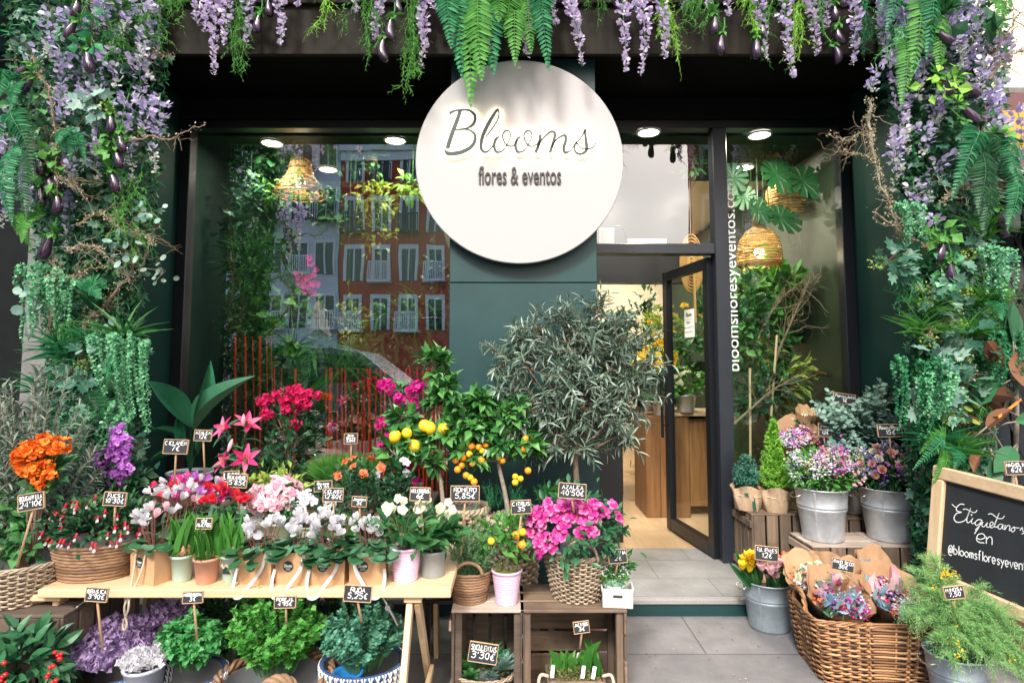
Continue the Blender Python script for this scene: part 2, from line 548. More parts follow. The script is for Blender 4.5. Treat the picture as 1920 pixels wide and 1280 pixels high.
def tiles(name, c1, c2, mortar, sx, sy, off=(0, 0), rough=0.7, speck=0.25, bw=0.006, rotz=0):
    """stone slabs with joints, on the ground's own coordinates"""
    m, nt, b = _new(name)
    tc = nt.nodes.new('ShaderNodeTexCoord'); mp = nt.nodes.new('ShaderNodeMapping')
    mp.inputs['Location'].default_value = (*off, 0); mp.inputs['Rotation'].default_value = (0, 0, rotz)
    nt.links.new(tc.outputs['Object'], mp.inputs[0])
    br = nt.nodes.new('ShaderNodeTexBrick')
    br.offset = 0.5; br.inputs['Scale'].default_value = 1.0
    br.inputs['Brick Width'].default_value = sx; br.inputs['Row Height'].default_value = sy
    br.inputs['Mortar Size'].default_value = bw; br.inputs['Mortar Smooth'].default_value = 0.3; br.inputs['Bias'].default_value = 0
    br.inputs['Color1'].default_value = (*c1, 1); br.inputs['Color2'].default_value = (*c2, 1); br.inputs['Mortar'].default_value = (*mortar, 1)
    nt.links.new(mp.outputs[0], br.inputs['Vector'])
    n = nt.nodes.new('ShaderNodeTexNoise'); n.inputs['Scale'].default_value = 260; n.inputs['Detail'].default_value = 3
    n2 = nt.nodes.new('ShaderNodeTexNoise'); n2.inputs['Scale'].default_value = 4; n2.inputs['Detail'].default_value = 9; n2.inputs['Roughness'].default_value = 0.7
    nt.links.new(tc.outputs['Object'], n.inputs['Vector']); nt.links.new(tc.outputs['Object'], n2.inputs['Vector'])
    r = ramp(nt, [(0.3, (1 - speck,) * 3), (0.7, (1 + speck * 0.0 + 0.0,) * 3)]); nt.links.new(n.outputs['Fac'], r.inputs[0])
    r2 = ramp(nt, [(0.3, (0.6,) * 3), (0.7, (1.0,) * 3)]); nt.links.new(n2.outputs['Fac'], r2.inputs[0])
    m1 = nt.nodes.new('ShaderNodeMix'); m1.data_type = 'RGBA'; m1.blend_type = 'MULTIPLY'; m1.inputs[0].default_value = 1
    m2 = nt.nodes.new('ShaderNodeMix'); m2.data_type = 'RGBA'; m2.blend_type = 'MULTIPLY'; m2.inputs[0].default_value = 1
    nt.links.new(br.outputs['Color'], m1.inputs[6]); nt.links.new(r.outputs[0], m1.inputs[7])
    nt.links.new(m1.outputs[2], m2.inputs[6]); nt.links.new(r2.outputs[0], m2.inputs[7])
    nt.links.new(m2.outputs[2], b.inputs['Base Color'])
    b.inputs['Roughness'].default_value = rough
    bp = nt.nodes.new('ShaderNodeBump'); bp.inputs['Strength'].default_value = 0.25; bp.inputs['Distance'].default_value = 0.002
    nt.links.new(n.outputs['Fac'], bp.inputs['Height']); nt.links.new(bp.outputs[0], b.inputs['Normal'])
    return m

# paint, metal, stone
GREEN_P = plain('green_paint', (0.006, 0.04, 0.041), 0.45, vary=0.22, vscale=3, bump=0.15, bscale=90)
DARKG_P = plain('dark_green_paint', (0.01, 0.024, 0.016), 0.6, spec=0.2, vary=0.15, vscale=3)
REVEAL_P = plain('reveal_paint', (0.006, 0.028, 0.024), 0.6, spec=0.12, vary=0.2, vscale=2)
OLIVE_P = plain('olive_paint', (0.018, 0.027, 0.012), 0.5, vary=0.15, vscale=2)
BLACK_P = plain('black_frame', (0.008, 0.009, 0.012), 0.35)
SLATE_P = plain('slate_frame', (0.018, 0.022, 0.03), 0.38, vary=0.1, vscale=5)
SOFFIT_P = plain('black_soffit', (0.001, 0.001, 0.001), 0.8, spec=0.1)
FASCIA_P = plain('fascia_metal', (0.017, 0.014, 0.010), 0.7, spec=0.15, vary=0.6, vscale=3, stretch=(10, 1, 1), bump=0.25, bscale=40)
WHITE_P = plain('sign_white', (0.405, 0.392, 0.388), 0.6, spec=0.2, bump=0.08, bscale=300)
LETTER_P = plain('letter_green', (0.03, 0.045, 0.04), 0.35)
STONE = plain('pilaster_stone', (0.16, 0.16, 0.155), 0.85, vary=0.35, vscale=7, bump=0.5, bscale=120)
GRANITE = plain('granite_nosing', (0.3, 0.285, 0.28), 0.75, vary=0.35, vscale=160, bump=0.3, bscale=250)
PAVE = tiles('pavement_slabs', (0.26, 0.25, 0.255), (0.3, 0.288, 0.29), (0.13, 0.125, 0.125), 1.2, 0.62, (0.22, 0.03), 0.78, 0.3, 0.005)
STEPT = tiles('step_tiles', (0.3, 0.3, 0.295), (0.32, 0.32, 0.315), (0.13, 0.13, 0.13), 0.62, 0.35, (0.31, 0.02), 0.5, 0.06, 0.003)
ASPH = plain('asphalt', (0.05, 0.05, 0.05), 0.9, vary=0.3, vscale=40)
FLOORW = wood('oak_floor', (0.42, 0.28, 0.16), (0.52, 0.37, 0.22), 3, 1, 0.45, 0.12, 0.1)
CREAM = plain('cream_wall', (0.75, 0.66, 0.52), 0.8)
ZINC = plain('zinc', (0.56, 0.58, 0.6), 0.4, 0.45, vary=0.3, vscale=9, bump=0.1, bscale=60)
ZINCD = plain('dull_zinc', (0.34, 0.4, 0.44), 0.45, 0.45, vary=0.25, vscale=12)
STEEL = plain('steel', (0.55, 0.55, 0.52), 0.3, 1.0)
# timber, wicker, paper
PINE = wood('pine', (0.62, 0.43, 0.24), (0.76, 0.57, 0.36), 2.2, 0, 0.55, 0.12, 0.15)
PINEV = wood('pine_upright', (0.62, 0.43, 0.24), (0.76, 0.57, 0.36), 2.2, 2, 0.55, 0.1, 0.15)
CRATE_X = wood('crate_wood', (0.13, 0.085, 0.055), (0.27, 0.19, 0.13), 3, 0, 0.8, 0.3, 0.5, (0.1, 0.07, 0.05))
CRATE_Z = wood('crate_wood_upright', (0.12, 0.08, 0.052), (0.25, 0.175, 0.12), 3, 2, 0.8, 0.32, 0.5, (0.1, 0.07, 0.05))
CRATE_L = wood('crate_wood_pale', (0.42, 0.33, 0.27), (0.6, 0.5, 0.42), 3, 0, 0.8, 0.2, 0.4, (0.36, 0.27, 0.2))
CRATE_D = wood('crate_wood_dark', (0.075, 0.055, 0.04), (0.15, 0.11, 0.08), 3, 0, 0.85, 0.3, 0.5)
CABW = wood('cabinet_wood', (0.16, 0.07, 0.025), (0.32, 0.16, 0.06), 2.5, 2, 0.5, 0.2, 0.2)
FRAMEW = wood('board_frame_wood', (0.52, 0.36, 0.2), (0.68, 0.5, 0.31), 2.2, 0, 0.55, 0.1, 0.2)
STICKW = plain('stick_wood', (0.55, 0.36, 0.2), 0.65, vary=0.15, vscale=60)
BARK = plain('bark', (0.16, 0.11, 0.075), 0.9, vary=0.45, vscale=40, bump=0.6, bscale=90)
BARKG = plain('grey_bark', (0.26, 0.22, 0.17), 0.9, vary=0.4, vscale=60, bump=0.6, bscale=120)
TWIG = plain('twig', (0.2, 0.145, 0.095), 0.85, vary=0.35, vscale=50)
WICKER = leafm('wicker', [(0.2, 0.13, 0.08), (0.46, 0.32, 0.19), (0.34, 0.23, 0.13)], 0.6, 0)
WICKERG = leafm('grey_wicker', [(0.17, 0.125, 0.085), (0.44, 0.35, 0.25), (0.32, 0.25, 0.17)], 0.65, 0)
WICKERO = leafm('honey_wicker', [(0.14, 0.065, 0.03), (0.34, 0.17, 0.075), (0.54, 0.31, 0.15)], 0.45, 0)
COILB = leafm('brown_coil', [(0.16, 0.09, 0.05), (0.3, 0.18, 0.1), (0.22, 0.13, 0.075)], 0.7, 0)
RATTAN = leafm('rattan', [(0.5, 0.3, 0.1), (0.68, 0.45, 0.18)], 0.6, 0.3)
NAVY = leafm('navy_cord', [(0.025, 0.05, 0.12), (0.045, 0.085, 0.19)], 0.75, 0)
WHITEC = plain('white_cord', (0.78, 0.77, 0.74), 0.8)
LINER = plain('plastic_liner', (0.16, 0.17, 0.18), 0.35)
KRAFT = plain('kraft_paper', (0.5, 0.3, 0.155), 0.75, vary=0.12, vscale=10, bump=0.35, bscale=25)
KRAFTB = plain('kraft_wrap', (0.42, 0.25, 0.135), 0.7, vary=0.14, vscale=9, bump=0.5, bscale=16)
BURLAP = plain('burlap', (0.47, 0.33, 0.21), 0.9, vary=0.2, vscale=60, bump=0.8, bscale=220)
SOIL = plain('soil', (0.04, 0.028, 0.02), 0.95, vary=0.5, vscale=60, bump=0.8, bscale=120)
MINTP = plain('mint_pot', (0.4, 0.55, 0.47), 0.45, vary=0.06, vscale=10)
PINKP = plain('pink_pot', (0.73, 0.5, 0.66), 0.4)
TERRA = plain('terracotta', (0.55, 0.28, 0.19), 0.75, vary=0.18, vscale=12)
WOVENG = plain('woven_green', (0.22, 0.3, 0.2), 0.85, vary=0.3, vscale=90)
CHALKB = plain('chalkboard', (0.018, 0.021, 0.025), 0.7, vary=0.3, vscale=6)
CHALK = plain('chalk', (0.85, 0.85, 0.83), 0.9)
PAPER = plain('paper', (0.78, 0.8, 0.76), 0.7)
VINYL = plain('white_vinyl', (0.8, 0.82, 0.8), 0.5)
RIBW = plain('white_ribbon', (0.6, 0.57, 0.54), 0.7)
ROPE = plain('cotton_rope', (0.55, 0.45, 0.33), 0.85)
# leaves
L_DARK = leafm('leaf_dark', [(0.008, 0.045, 0.02), (0.018, 0.085, 0.03), (0.03, 0.12, 0.045)])
L_MID = leafm('leaf_mid', [(0.015, 0.085, 0.025), (0.04, 0.17, 0.045), (0.085, 0.26, 0.07)])
L_BRI = leafm('leaf_bright', [(0.045, 0.2, 0.03), (0.09, 0.3, 0.05), (0.14, 0.38, 0.08)], 0.5, 0.35)
L_EMER = leafm('leaf_emerald', [(0.01, 0.1, 0.04), (0.025, 0.2, 0.075), (0.06, 0.32, 0.12)], 0.5, 0.3)
L_MINT = leafm('leaf_mint', [(0.05, 0.24, 0.1), (0.13, 0.42, 0.2), (0.28, 0.58, 0.34)], 0.5, 0.3)
L_EUC = leafm('leaf_eucalyptus', [(0.1, 0.21, 0.17), (0.19, 0.33, 0.27), (0.3, 0.44, 0.37)], 0.5, 0.2)
L_OLIVE = leafm('leaf_olive', [(0.045, 0.09, 0.06), (0.13, 0.2, 0.14), (0.38, 0.47, 0.39)], 0.4, 0.15, stops=[0, 0.6, 1])
L_GREY = leafm('leaf_grey', [(0.09, 0.15, 0.11), (0.17, 0.24, 0.18), (0.3, 0.36, 0.29)], 0.6, 0.2)
L_IVY = leafm('leaf_ivy', [(0.025, 0.1, 0.06), (0.05, 0.16, 0.1), (0.13, 0.26, 0.18)], 0.4, 0.2)
L_LIME = leafm('leaf_lime', [(0.16, 0.42, 0.04), (0.25, 0.55, 0.06), (0.36, 0.64, 0.1)], 0.5, 0.3)
L_RUST = leafm('leaf_rust', [(0.11, 0.04, 0.014), (0.19, 0.075, 0.028)], 0.6, 0.1)
L_GLOSS = leafm('leaf_glossy', [(0.015, 0.08, 0.035), (0.03, 0.13, 0.05), (0.05, 0.17, 0.07)], 0.38, 0.15, 0.35)
L_YEL = leafm('leaf_yellow_green', [(0.16, 0.3, 0.04), (0.3, 0.42, 0.07), (0.45, 0.5, 0.12)], 0.5, 0.35)
L_ASP = leafm('leaf_aspidistra', [(0.01, 0.08, 0.04), (0.025, 0.13, 0.065)], 0.3, 0.12)
L_MOSS = leafm('moss', [(0.1, 0.12, 0.03), (0.2, 0.2, 0.06), (0.12, 0.17, 0.05)], 0.9, 0)
L_LICH = leafm('lichen', [(0.24, 0.22, 0.14), (0.38, 0.35, 0.24), (0.32, 0.26, 0.12)], 0.9, 0)
L_STEM = plain('green_stem', (0.07, 0.2, 0.06), 0.55)
# petals
def pet(name, *cols): return leafm(name, list(cols), 0.6, 0.35, 0.25)
P_LILAC = pet('petal_lilac', (0.36, 0.28, 0.58), (0.55, 0.47, 0.75), (0.76, 0.7, 0.86))
P_LILP = pet('petal_pale_lilac', (0.5, 0.4, 0.66), (0.7, 0.6, 0.8), (0.84, 0.76, 0.87))
P_BUD = pet('petal_bud', (0.55, 0.6, 0.5), (0.72, 0.72, 0.68), (0.66, 0.6, 0.78))
P_WHITE = pet('petal_white', (0.66, 0.65, 0.69), (0.8, 0.79, 0.81))
P_CREAM = pet('petal_cream', (0.75, 0.74, 0.5), (0.85, 0.85, 0.68), (0.62, 0.7, 0.4))
P_PINK = pet('petal_pink', (0.76, 0.28, 0.38), (0.84, 0.46, 0.54), (0.88, 0.7, 0.74))
P_HOT = pet('petal_hot_pink', (0.55, 0.02, 0.24), (0.76, 0.07, 0.4), (0.88, 0.3, 0.58))
P_MAG = pet('petal_magenta', (0.55, 0.01, 0.22), (0.72, 0.025, 0.32), (0.8, 0.06, 0.42))
P_RED = pet('petal_red', (0.55, 0.01, 0.025), (0.72, 0.02, 0.05), (0.8, 0.06, 0.1))
P_CRIM = pet('petal_crimson', (0.45, 0.005, 0.06), (0.62, 0.015, 0.11), (0.75, 0.03, 0.2))
P_ORCH = pet('petal_orchid', (0.45, 0.1, 0.6), (0.6, 0.2, 0.72), (0.72, 0.36, 0.78))
P_ORAN = pet('petal_orange', (0.7, 0.09, 0.008), (0.86, 0.2, 0.015), (0.92, 0.36, 0.06))
P_CORAL = pet('petal_coral', (0.8, 0.16, 0.07), (0.88, 0.26, 0.12))
P_YEL = pet('petal_yellow', (0.85, 0.55, 0.02), (0.92, 0.7, 0.05))
P_VIOL = pet('petal_violet', (0.14, 0.08, 0.32), (0.26, 0.17, 0.48), (0.4, 0.3, 0.6))
P_KALE = pet('kale_purple', (0.15, 0.1, 0.2), (0.32, 0.22, 0.42), (0.56, 0.42, 0.64))
P_PEACH = pet('petal_peach', (0.85, 0.42, 0.34), (0.9, 0.55, 0.45))
P_BLUE = pet('petal_dusty_blue', (0.2, 0.38, 0.48), (0.38, 0.55, 0.62))
AUBER = plain('aubergine_skin', (0.028, 0.01, 0.03), 0.25, spec=0.6, vary=0.6, vscale=9, coat=0.2)
LEMON = plain('lemon_skin', (0.85, 0.52, 0.02), 0.45, bump=0.3, bscale=180)
ORANGE = plain('orange_skin', (0.85, 0.32, 0.015), 0.45, bump=0.3, bscale=220)
BERRY = plain('berry', (0.6, 0.01, 0.015), 0.25)
# ------------------------------------------------------------------ lettering
GL = {
'A': '00 3A 60|14 54', 'B': '00 0A|~0A 4A 58 46 05|~05 46 63 40 00', 'C': '~69 4A 19 05 11 40 61', 'D': '00 0A|~0A 4A 66 63 40 00',
'E': '6A 0A 00 60|05 45', 'F': '6A 0A 00|05 45', 'G': '~69 4A 19 05 11 40 61 64|64 44', 'H': '00 0A|60 6A|05 65', 'I': '30 3A',
'J': '~6A 63 50 20 02', 'K': '00 0A|6A 04|26 60', 'L': '0A 00 60', 'M': '00 0A 35 6A 60', 'N': '00 0A 60 6A', 'O': '~3A 09 05 01 30 61 65 69 3A',
'P': '00 0A|~0A 5A 68 55 04', 'R': '00 0A|~0A 5A 68 55 05|35 60', 'S': '~69 4A 19 17 35 64 61 30 01', 'T': '0A 6A|3A 30',
'U': '~0A 03 10 40 62 6A', 'V': '0A 30 6A', 'Y': '0A 35 6A|35 30', 'Z': '0A 6A 00 60', 'X': '00 6A|0A 60', 'Q': '~3A 09 05 01 30 61 65 69 3A|42 70',
'0': '~3A 18 05 12 30 52 55 58 3A', '1': '17 3A 30', '2': '~08 2A 5A 67 43 00|00 60', '3': '~09 3A 68 36 25|~25 55 63 40 01', '4': '50 5A 03 63',
'5': '6A 1A 06|~06 46 63 40 01', '6': '~5A 16 02 30 52 54 35 04', '7': '0A 6A 20', '8': '~35 18 3A 58 35 02 30 62 35', '9': '~58 3A 18 25 45 58 54 30',
'€': '~69 4A 26 13 30 61|06 46|04 44', "'": '1A 17', ',': '11 0q', '.': '10 11', '/': '0p 6B', '&': '~60 18 3A 48 05 02 20 40 64',
'a': '~56 26 03 20 53|56 50', 'b': '0A 00|~05 36 63 30 01', 'c': '~55 26 03 20 51', 'd': '6A 60|~65 36 03 30 61', 'e': '03 63|~63 46 16 03 20 51',
'f': '~5A 3A 29 20|06 46', 'g': '~56 26 03 21 53|~56 5q 2r 0q', 'i': '20 26|28 29', 'l': '1A 10', 'm': '00 06|~04 26 35 30|~34 56 65 60',
'n': '00 06|~04 26 56 64 60', 'o': '~36 04 02 30 62 64 36', 'p': '06 0r|~05 36 63 30 01', 'q': '~56 26 03 20 53|56 5r', 'r': '00 06|~04 26 46',
's': '~55 36 15 33 52 30 11', 't': '2A 21 40|07 47', 'u': '~06 02 20 50 63|66 60', 'v': '06 30 66', 'y': '06 32|66 1r', 'z': '06 56 00 50',
'@': '~55 36 23 31 54 56|~56 52 72 77 49 17 03 1p 4q 6p',
}
_CH = {c: i for i, c in enumerate('0123456789ABCD')}
_CH.update({'p': -1, 'q': -2, 'r': -3})
def glyph(c):
    out = []
    for st in GL.get(c, '').split('|'):
        if not st: continue
        sm = st[0] == '~'
        P = np.array([(_CH[a[0]], _CH[a[1]]) for a in st.lstrip('~').split()], float)
        out.append(catmull(P, 4) if sm else P)
    return out

def text_strokes(s, h=1.0, gap=2.4, jit=0.0, slant=0.0):
    """one line of writing as strokes, baseline at y = 0, capital height h"""
    x = 0; out = []
    for c in s:
        if c == ' ': x += 5; continue
        g = glyph(c)
        if not g: continue
        w = max(p[:, 0].max() for p in g)
        dy = (random.random() - .5) * jit * 10; sc = 1 + (random.random() - .5) * jit
        for p in g:
            q = p.copy() * sc
            q[:, 0] += x + slant * q[:, 1]; q[:, 1] += dy
            out.append(q * h / 10)
        x += w + gap
    return out, max(0.1, (x - gap) * h / 10)

def ribbon(mb, P, wd, to3, m=0, thick=None, n3=None):
    """a flat stroke along P (2-D); to3 maps 2-D to 3-D; thick gives it sides along n3"""
    P = np.asarray(P, float)
    k = len(P)
    wd = np.broadcast_to(np.asarray(wd, float), (k,)) / 2
    T = nrm(np.gradient(P, axis=0)); Nn = np.stack([-T[:, 1], T[:, 0]], 1)
    A = to3(P + Nn * wd[:, None]); B = to3(P - Nn * wd[:, None])
    V = np.stack([A, B], 1).reshape(-1, 3)
    i = np.arange(k - 1)
    Q = np.stack([2 * i, 2 * i + 1, 2 * i + 3, 2 * i + 2], 1)
    if thick:
        n3 = np.asarray(n3, float)
        V2 = V - n3 * thick
        o = 2 * k
        Q2 = (Q + o)[:, ::-1]
        S1 = np.stack([2 * i, 2 * i + 2, 2 * i + 2 + o, 2 * i + o], 1); S2 = np.stack([2 * i + 1, 2 * i + 1 + o, 2 * i + 3 + o, 2 * i + 3], 1)
        e = np.array([(0, o, o + 1, 1), (2 * k - 2, 2 * k - 1, 2 * k - 1 + o, 2 * k - 2 + o)])
        mb.add(np.concatenate([V, V2]), np.concatenate([Q, Q2, S1, S2, e]), m)
    else: mb.add(V, Q, m)

def font_mesh(txt, name, mat, height, extrude=0.0, wscale=1.0, offset=0.0, width=None):
    cu = bpy.data.curves.new(name, 'FONT')
    cu.body = txt; cu.size = 1.0; cu.extrude = extrude; cu.resolution_u = 3; cu.offset = offset
    cu.align_x = 'LEFT'
    ob = bpy.data.objects.new(name, cu); COL.objects.link(ob)
    dg = bpy.context.evaluated_depsgraph_get()
    me = bpy.data.meshes.new_from_object(ob.evaluated_get(dg))
    bpy.data.objects.remove(ob)
    n = len(me.vertices); V = np.empty(n * 3, np.float32); me.vertices.foreach_get('co', V); V = V.reshape(-1, 3)
    lo, hi = V.min(0), V.max(0)
    s = height / (hi[1] - lo[1])
    V[:, 0] = (V[:, 0] - lo[0]) * s * wscale; V[:, 1] = (V[:, 1] - lo[1]) * s
    if width: V[:, 0] *= width / V[:, 0].max()
    me.vertices.foreach_set('co', V.ravel()); me.materials.clear(); me.materials.append(mat); me.update()
    o = bpy.data.objects.new(name, me); COL.objects.link(o)
    return o
# ------------------------------------------------------------------ ground, step, shop front
YF, YP, YS = 4.16, 3.55, 3.42          # glass, pillar front, fascia and pilaster fronts
XL, XR = -2.39, 2.43                   # reveals
ZST = 0.10
YST = 3.5
ZSO = at(960, 190, YF)[2]; ZGT = at(960, 245, YF)[2]; ZFA = at(960, 101, YS)[2]
PX0, PX1 = at(842, 600, YP)[0], at(1121, 600, YP)[0]

mb = MB(); box(mb, (-14, -7.0, -0.3), (14, 4.4, 0.0)); o = mb.build('pavement', PAVE); struct(o, label='grey speckled pavement slabs in front of the shop', cat='pavement')
mb = MB(); box(mb, (-60, -40.0, -0.35), (60, -7.0, -0.12)); o = mb.build('road', ASPH); struct(o, label='asphalt road across the street', cat='road')

shop = thing('flower_shop', 'dark green flower shop front with black frames, big windows and an open glass door', 'shop', (0, YF, 0))
def part(mb, name, mats, parent=None, smooth=False, label=None):
    o = W(mb, name, mats, shop if parent is None else parent, smooth)
    if label: o['label'] = label
    return o
# step and threshold
mb = MB(); box(mb, (-2.75, YST + 0.012, 0.001), (2.72, YF - 0.03, ZST - 0.032)); part(mb, 'step_riser', GREEN_P)
mb = MB(); box(mb, (-2.75, YST, ZST - 0.03), (2.72, YST + 0.05, ZST - 0.001), c=0.004); part(mb, 'step_nosing', GRANITE)
mb = MB(); box(mb, (-2.75, YST + 0.052, ZST - 0.03), (2.72, YF + 0.28, ZST)); part(mb, 'doorstep', STEPT)
# interior shell
mb = MB(); box(mb, (-2.9, YF + 0.282, 0.0), (3.0, 9.6, ZST - 0.002)); part(mb, 'floor', FLOORW)
mb = MB(); box(mb, (-2.9, YF + 0.1, ZGT), (3.0, 5.35, ZGT + 0.1)); part(mb, 'ceiling', DARKG_P)
mb = MB(); box(mb, (-2.9, 5.36, ZGT + 0.05), (3.0, 9.6, ZGT + 0.15)); part(mb, 'ceiling', CREAM)
mb = MB(); box(mb, (XL - 0.1, YF + 0.05, ZST), (XL, 5.7, ZGT)); part(mb, 'side_wall', DARKG_P)
mb = MB(); box(mb, (XR, YF + 0.05, ZST), (XR + 0.1, 5.6, ZGT)); part(mb, 'side_wall', OLIVE_P)
mb = MB(); box(mb, (XR, 5.602, ZST), (XR + 0.1, 9.5, ZGT)); part(mb, 'side_wall', DARKG_P)
mb = MB(); box(mb, (XL, 5.7, ZST), (0.75, 5.8, ZGT + 0.05)); part(mb, 'back_wall', DARKG_P)
mb = MB(); box(mb, (0.6, 9.4, ZST), (XR, 9.5, ZGT + 0.05)); part(mb, 'back_wall', CREAM)
mb = MB(); box(mb, (0.65, 5.802, ZST), (0.75, 9.39, ZGT + 0.05)); part(mb, 'side_wall', CREAM)
zb = at(1190, 533, 5.3)[2]
mb = MB(); box(mb, (0.752, 5.2, zb), (1.62, 5.32, ZGT - 0.002)); part(mb, 'ceiling_beam', BLACK_P)
# outer walls, reveals, pilasters, soffit, fascia
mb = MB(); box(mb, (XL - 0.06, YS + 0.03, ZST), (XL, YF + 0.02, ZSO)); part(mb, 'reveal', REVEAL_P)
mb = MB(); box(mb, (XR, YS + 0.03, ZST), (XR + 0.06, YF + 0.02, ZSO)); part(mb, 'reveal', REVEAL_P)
mb = MB(); box(mb, (-2.86, YS, 0.0), (XL - 0.062, YF, 4.6), c=0.01); part(mb, 'pilaster', STONE)
mb = MB(); box(mb, (XR + 0.062, YS, 0.0), (2.8, YF, 4.6), c=0.01); part(mb, 'pilaster', STONE)
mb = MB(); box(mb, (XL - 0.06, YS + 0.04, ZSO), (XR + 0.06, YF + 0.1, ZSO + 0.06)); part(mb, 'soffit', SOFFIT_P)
zf2 = at(960, 12, YS)[2]
mb = MB(); box(mb, (XL - 0.06, YS, ZFA), (XR + 0.06, YS + 0.035, zf2)); part(mb, 'fascia', FASCIA_P)
mb = MB(); box(mb, (XL - 0.06, YS - 0.03, zf2 + 0.002), (XR + 0.06, YS + 0.03, zf2 + 0.03), c=0.004); box(mb, (XL - 0.06, YS - 0.01, zf2 + 0.032), (XR + 0.06, YS + 0.03, zf2 + 0.5)); part(mb, 'fascia_cap', FASCIA_P)
mb = MB(); box(mb, (XL, YF - 0.06, ZGT + 0.06), (XR, YF + 0.09, ZSO - 0.002)); part(mb, 'header', plain('header_gloss', (0.01, 0.012, 0.01), 0.12, vary=0.1))
# pillar
mb = MB()
zj = at(960, 530, YP)[2]
box(mb, (PX0, YP, ZST + 0.001), (PX1, YF - 0.005, zj - 0.002), c=0.004); box(mb, (PX0, YP, zj + 0.002), (PX1, YF - 0.005, ZSO - 0.003), c=0.004)
box(mb, (PX0 + 0.01, YP + 0.01, zj - 0.01), (PX1 - 0.01, YF - 0.01, zj + 0.01))
part(mb, 'pillar', GREEN_P)
# window frames
def fbar(name, a, b, mat=BLACK_P): 
    mb = MB(); box(mb, a, b, c=0.004); return part(mb, name, mat)
MX0, MX1 = 1.44, 1.54
zt0, zt1 = at(1230, 478, YF)[2], at(1230, 459, YF)[2]
fbar('window_frame', (XL, YF - 0.05, ZST), (XL + 0.08, YF + 0.04, ZGT + 0.058))
fbar('window_frame', (XR - 0.08, YF - 0.05, ZST), (XR, YF + 0.04, ZGT + 0.058))
fbar('window_frame', (XL + 0.081, YF - 0.05, ZGT), (XR - 0.081, YF + 0.04, ZGT + 0.058))
fbar('mullion', (MX0, YF - 0.052, ZST), (MX1, YF + 0.05, ZGT - 0.001), SLATE_P)
fbar('transom', (PX1 + 0.001, YF - 0.05, zt0), (MX0 - 0.001, YF + 0.05, zt1), SLATE_P)
fbar('sill', (XL + 0.081, YF - 0.05, ZST), (PX0 + 0.05, YF + 0.04, ZST + 0.09))
fbar('sill', (MX1 + 0.001, YF - 0.05, ZST), (XR - 0.081, YF + 0.04, ZST + 0.09))
GLASS = glassm('window_glass', 0.48, (0.85, 0.9, 0.87))
GLASST = glassm('transom_glass', 0.15)
GLASSR = glassm('side_glass', 0.15, (0.85, 0.9, 0.86))
def pane(x0, x1, z0, z1, mat, lab):
    mb = MB(); box(mb, (x0, YF - 0.004, z0), (x1, YF + 0.0, z1)); 
    mb2 = MB(); mb2.add([(x0, YF, z0), (x1, YF, z0), (x1, YF, z1), (x0, YF, z1)], [(0, 1, 2, 3)])
    return part(mb2, 'window_pane', mat, label=lab)
pane(XL + 0.08, PX0 + 0.05, ZST + 0.09, ZGT, GLASS, 'large window pane left of the pillar')
pane(PX1, MX0, zt1, ZGT, GLASST, 'transom pane above the open door')
rp = pane(MX1, XR - 0.08, ZST + 0.09, ZGT, GLASSR, 'tall window pane right of the door')
# vinyl web address on the right pane
o = font_mesh('bloomsfloresyeventos.com', 'lettering', VINYL, 0.105, 0.0, width=(at(1385, 335, YF - 0.01)[2] - at(1385, 695, YF - 0.01)[2]))
p = at(1393, 695, YF - 0.004)
o.matrix_world = Matrix(((0, -1, 0, 0), (0, 0, -1, 0), (1, 0, 0, 0), (0, 0, 0, 1)))
o.rotation_euler = o.matrix_world.to_euler()
o.parent = rp
o.location = Vector(p)
# door
h0 = np.array([MX0 - 0.012, YF + 0.02]); h1 = np.array([1.30, YF + 0.78])
dd = np.array([h1[0] - h0[0], h1[1] - h0[1], 0]); dL = np.linalg.norm(dd); dd /= dL
dn = np.array([-dd[1], dd[0], 0.0])
def dp(s, z, off=0): return np.array([h0[0], h0[1], 0]) + dd * s + np.array([0, 0, z]) + dn * off
drm = np.stack([dd, dn, [0, 0, 1]], 1)
zd0, zd1 = ZST + 0.012, zt0 - 0.012
mb = MB()
fw = 0.075
obox(mb, dp(fw / 2, (zd0 + zd1) / 2), (fw, 0.055, zd1 - zd0), drm, 0, 0.004)
obox(mb, dp(dL - fw / 2, (zd0 + zd1) / 2), (fw, 0.055, zd1 - zd0), drm, 0, 0.004)
obox(mb, dp(dL / 2, zd1 - fw / 2), (dL - 2 * fw, 0.053, fw), drm, 0, 0.004)
obox(mb, dp(dL / 2, zd0 + fw * .65), (dL - 2 * fw, 0.053, fw * 1.3), drm, 0, 0.004)
door = part(mb, 'door', BLACK_P)
def dpart(mb, name, mat): return W(mb, name, mat, door)
mb = MB(); mb.add([dp(fw, zd0 + fw), dp(dL - fw, zd0 + fw), dp(dL - fw, zd1 - fw), dp(fw, zd1 - fw)], [(0, 1, 2, 3)]); dpart(mb, 'glass', glassm('door_glass', 0.04))
mb = MB()
for zz in (0.95, 1.35): bar(mb, dp(dL - fw / 2, zz, 0.028), dp(dL - fw / 2, zz, 0.062), 0.014, 0.014)
tube(mb, [dp(dL - fw / 2, 0.85, 0.066), dp(dL - fw / 2, 1.45, 0.066)], 0.012, 8); dpart(mb, 'handle', BLACK_P)
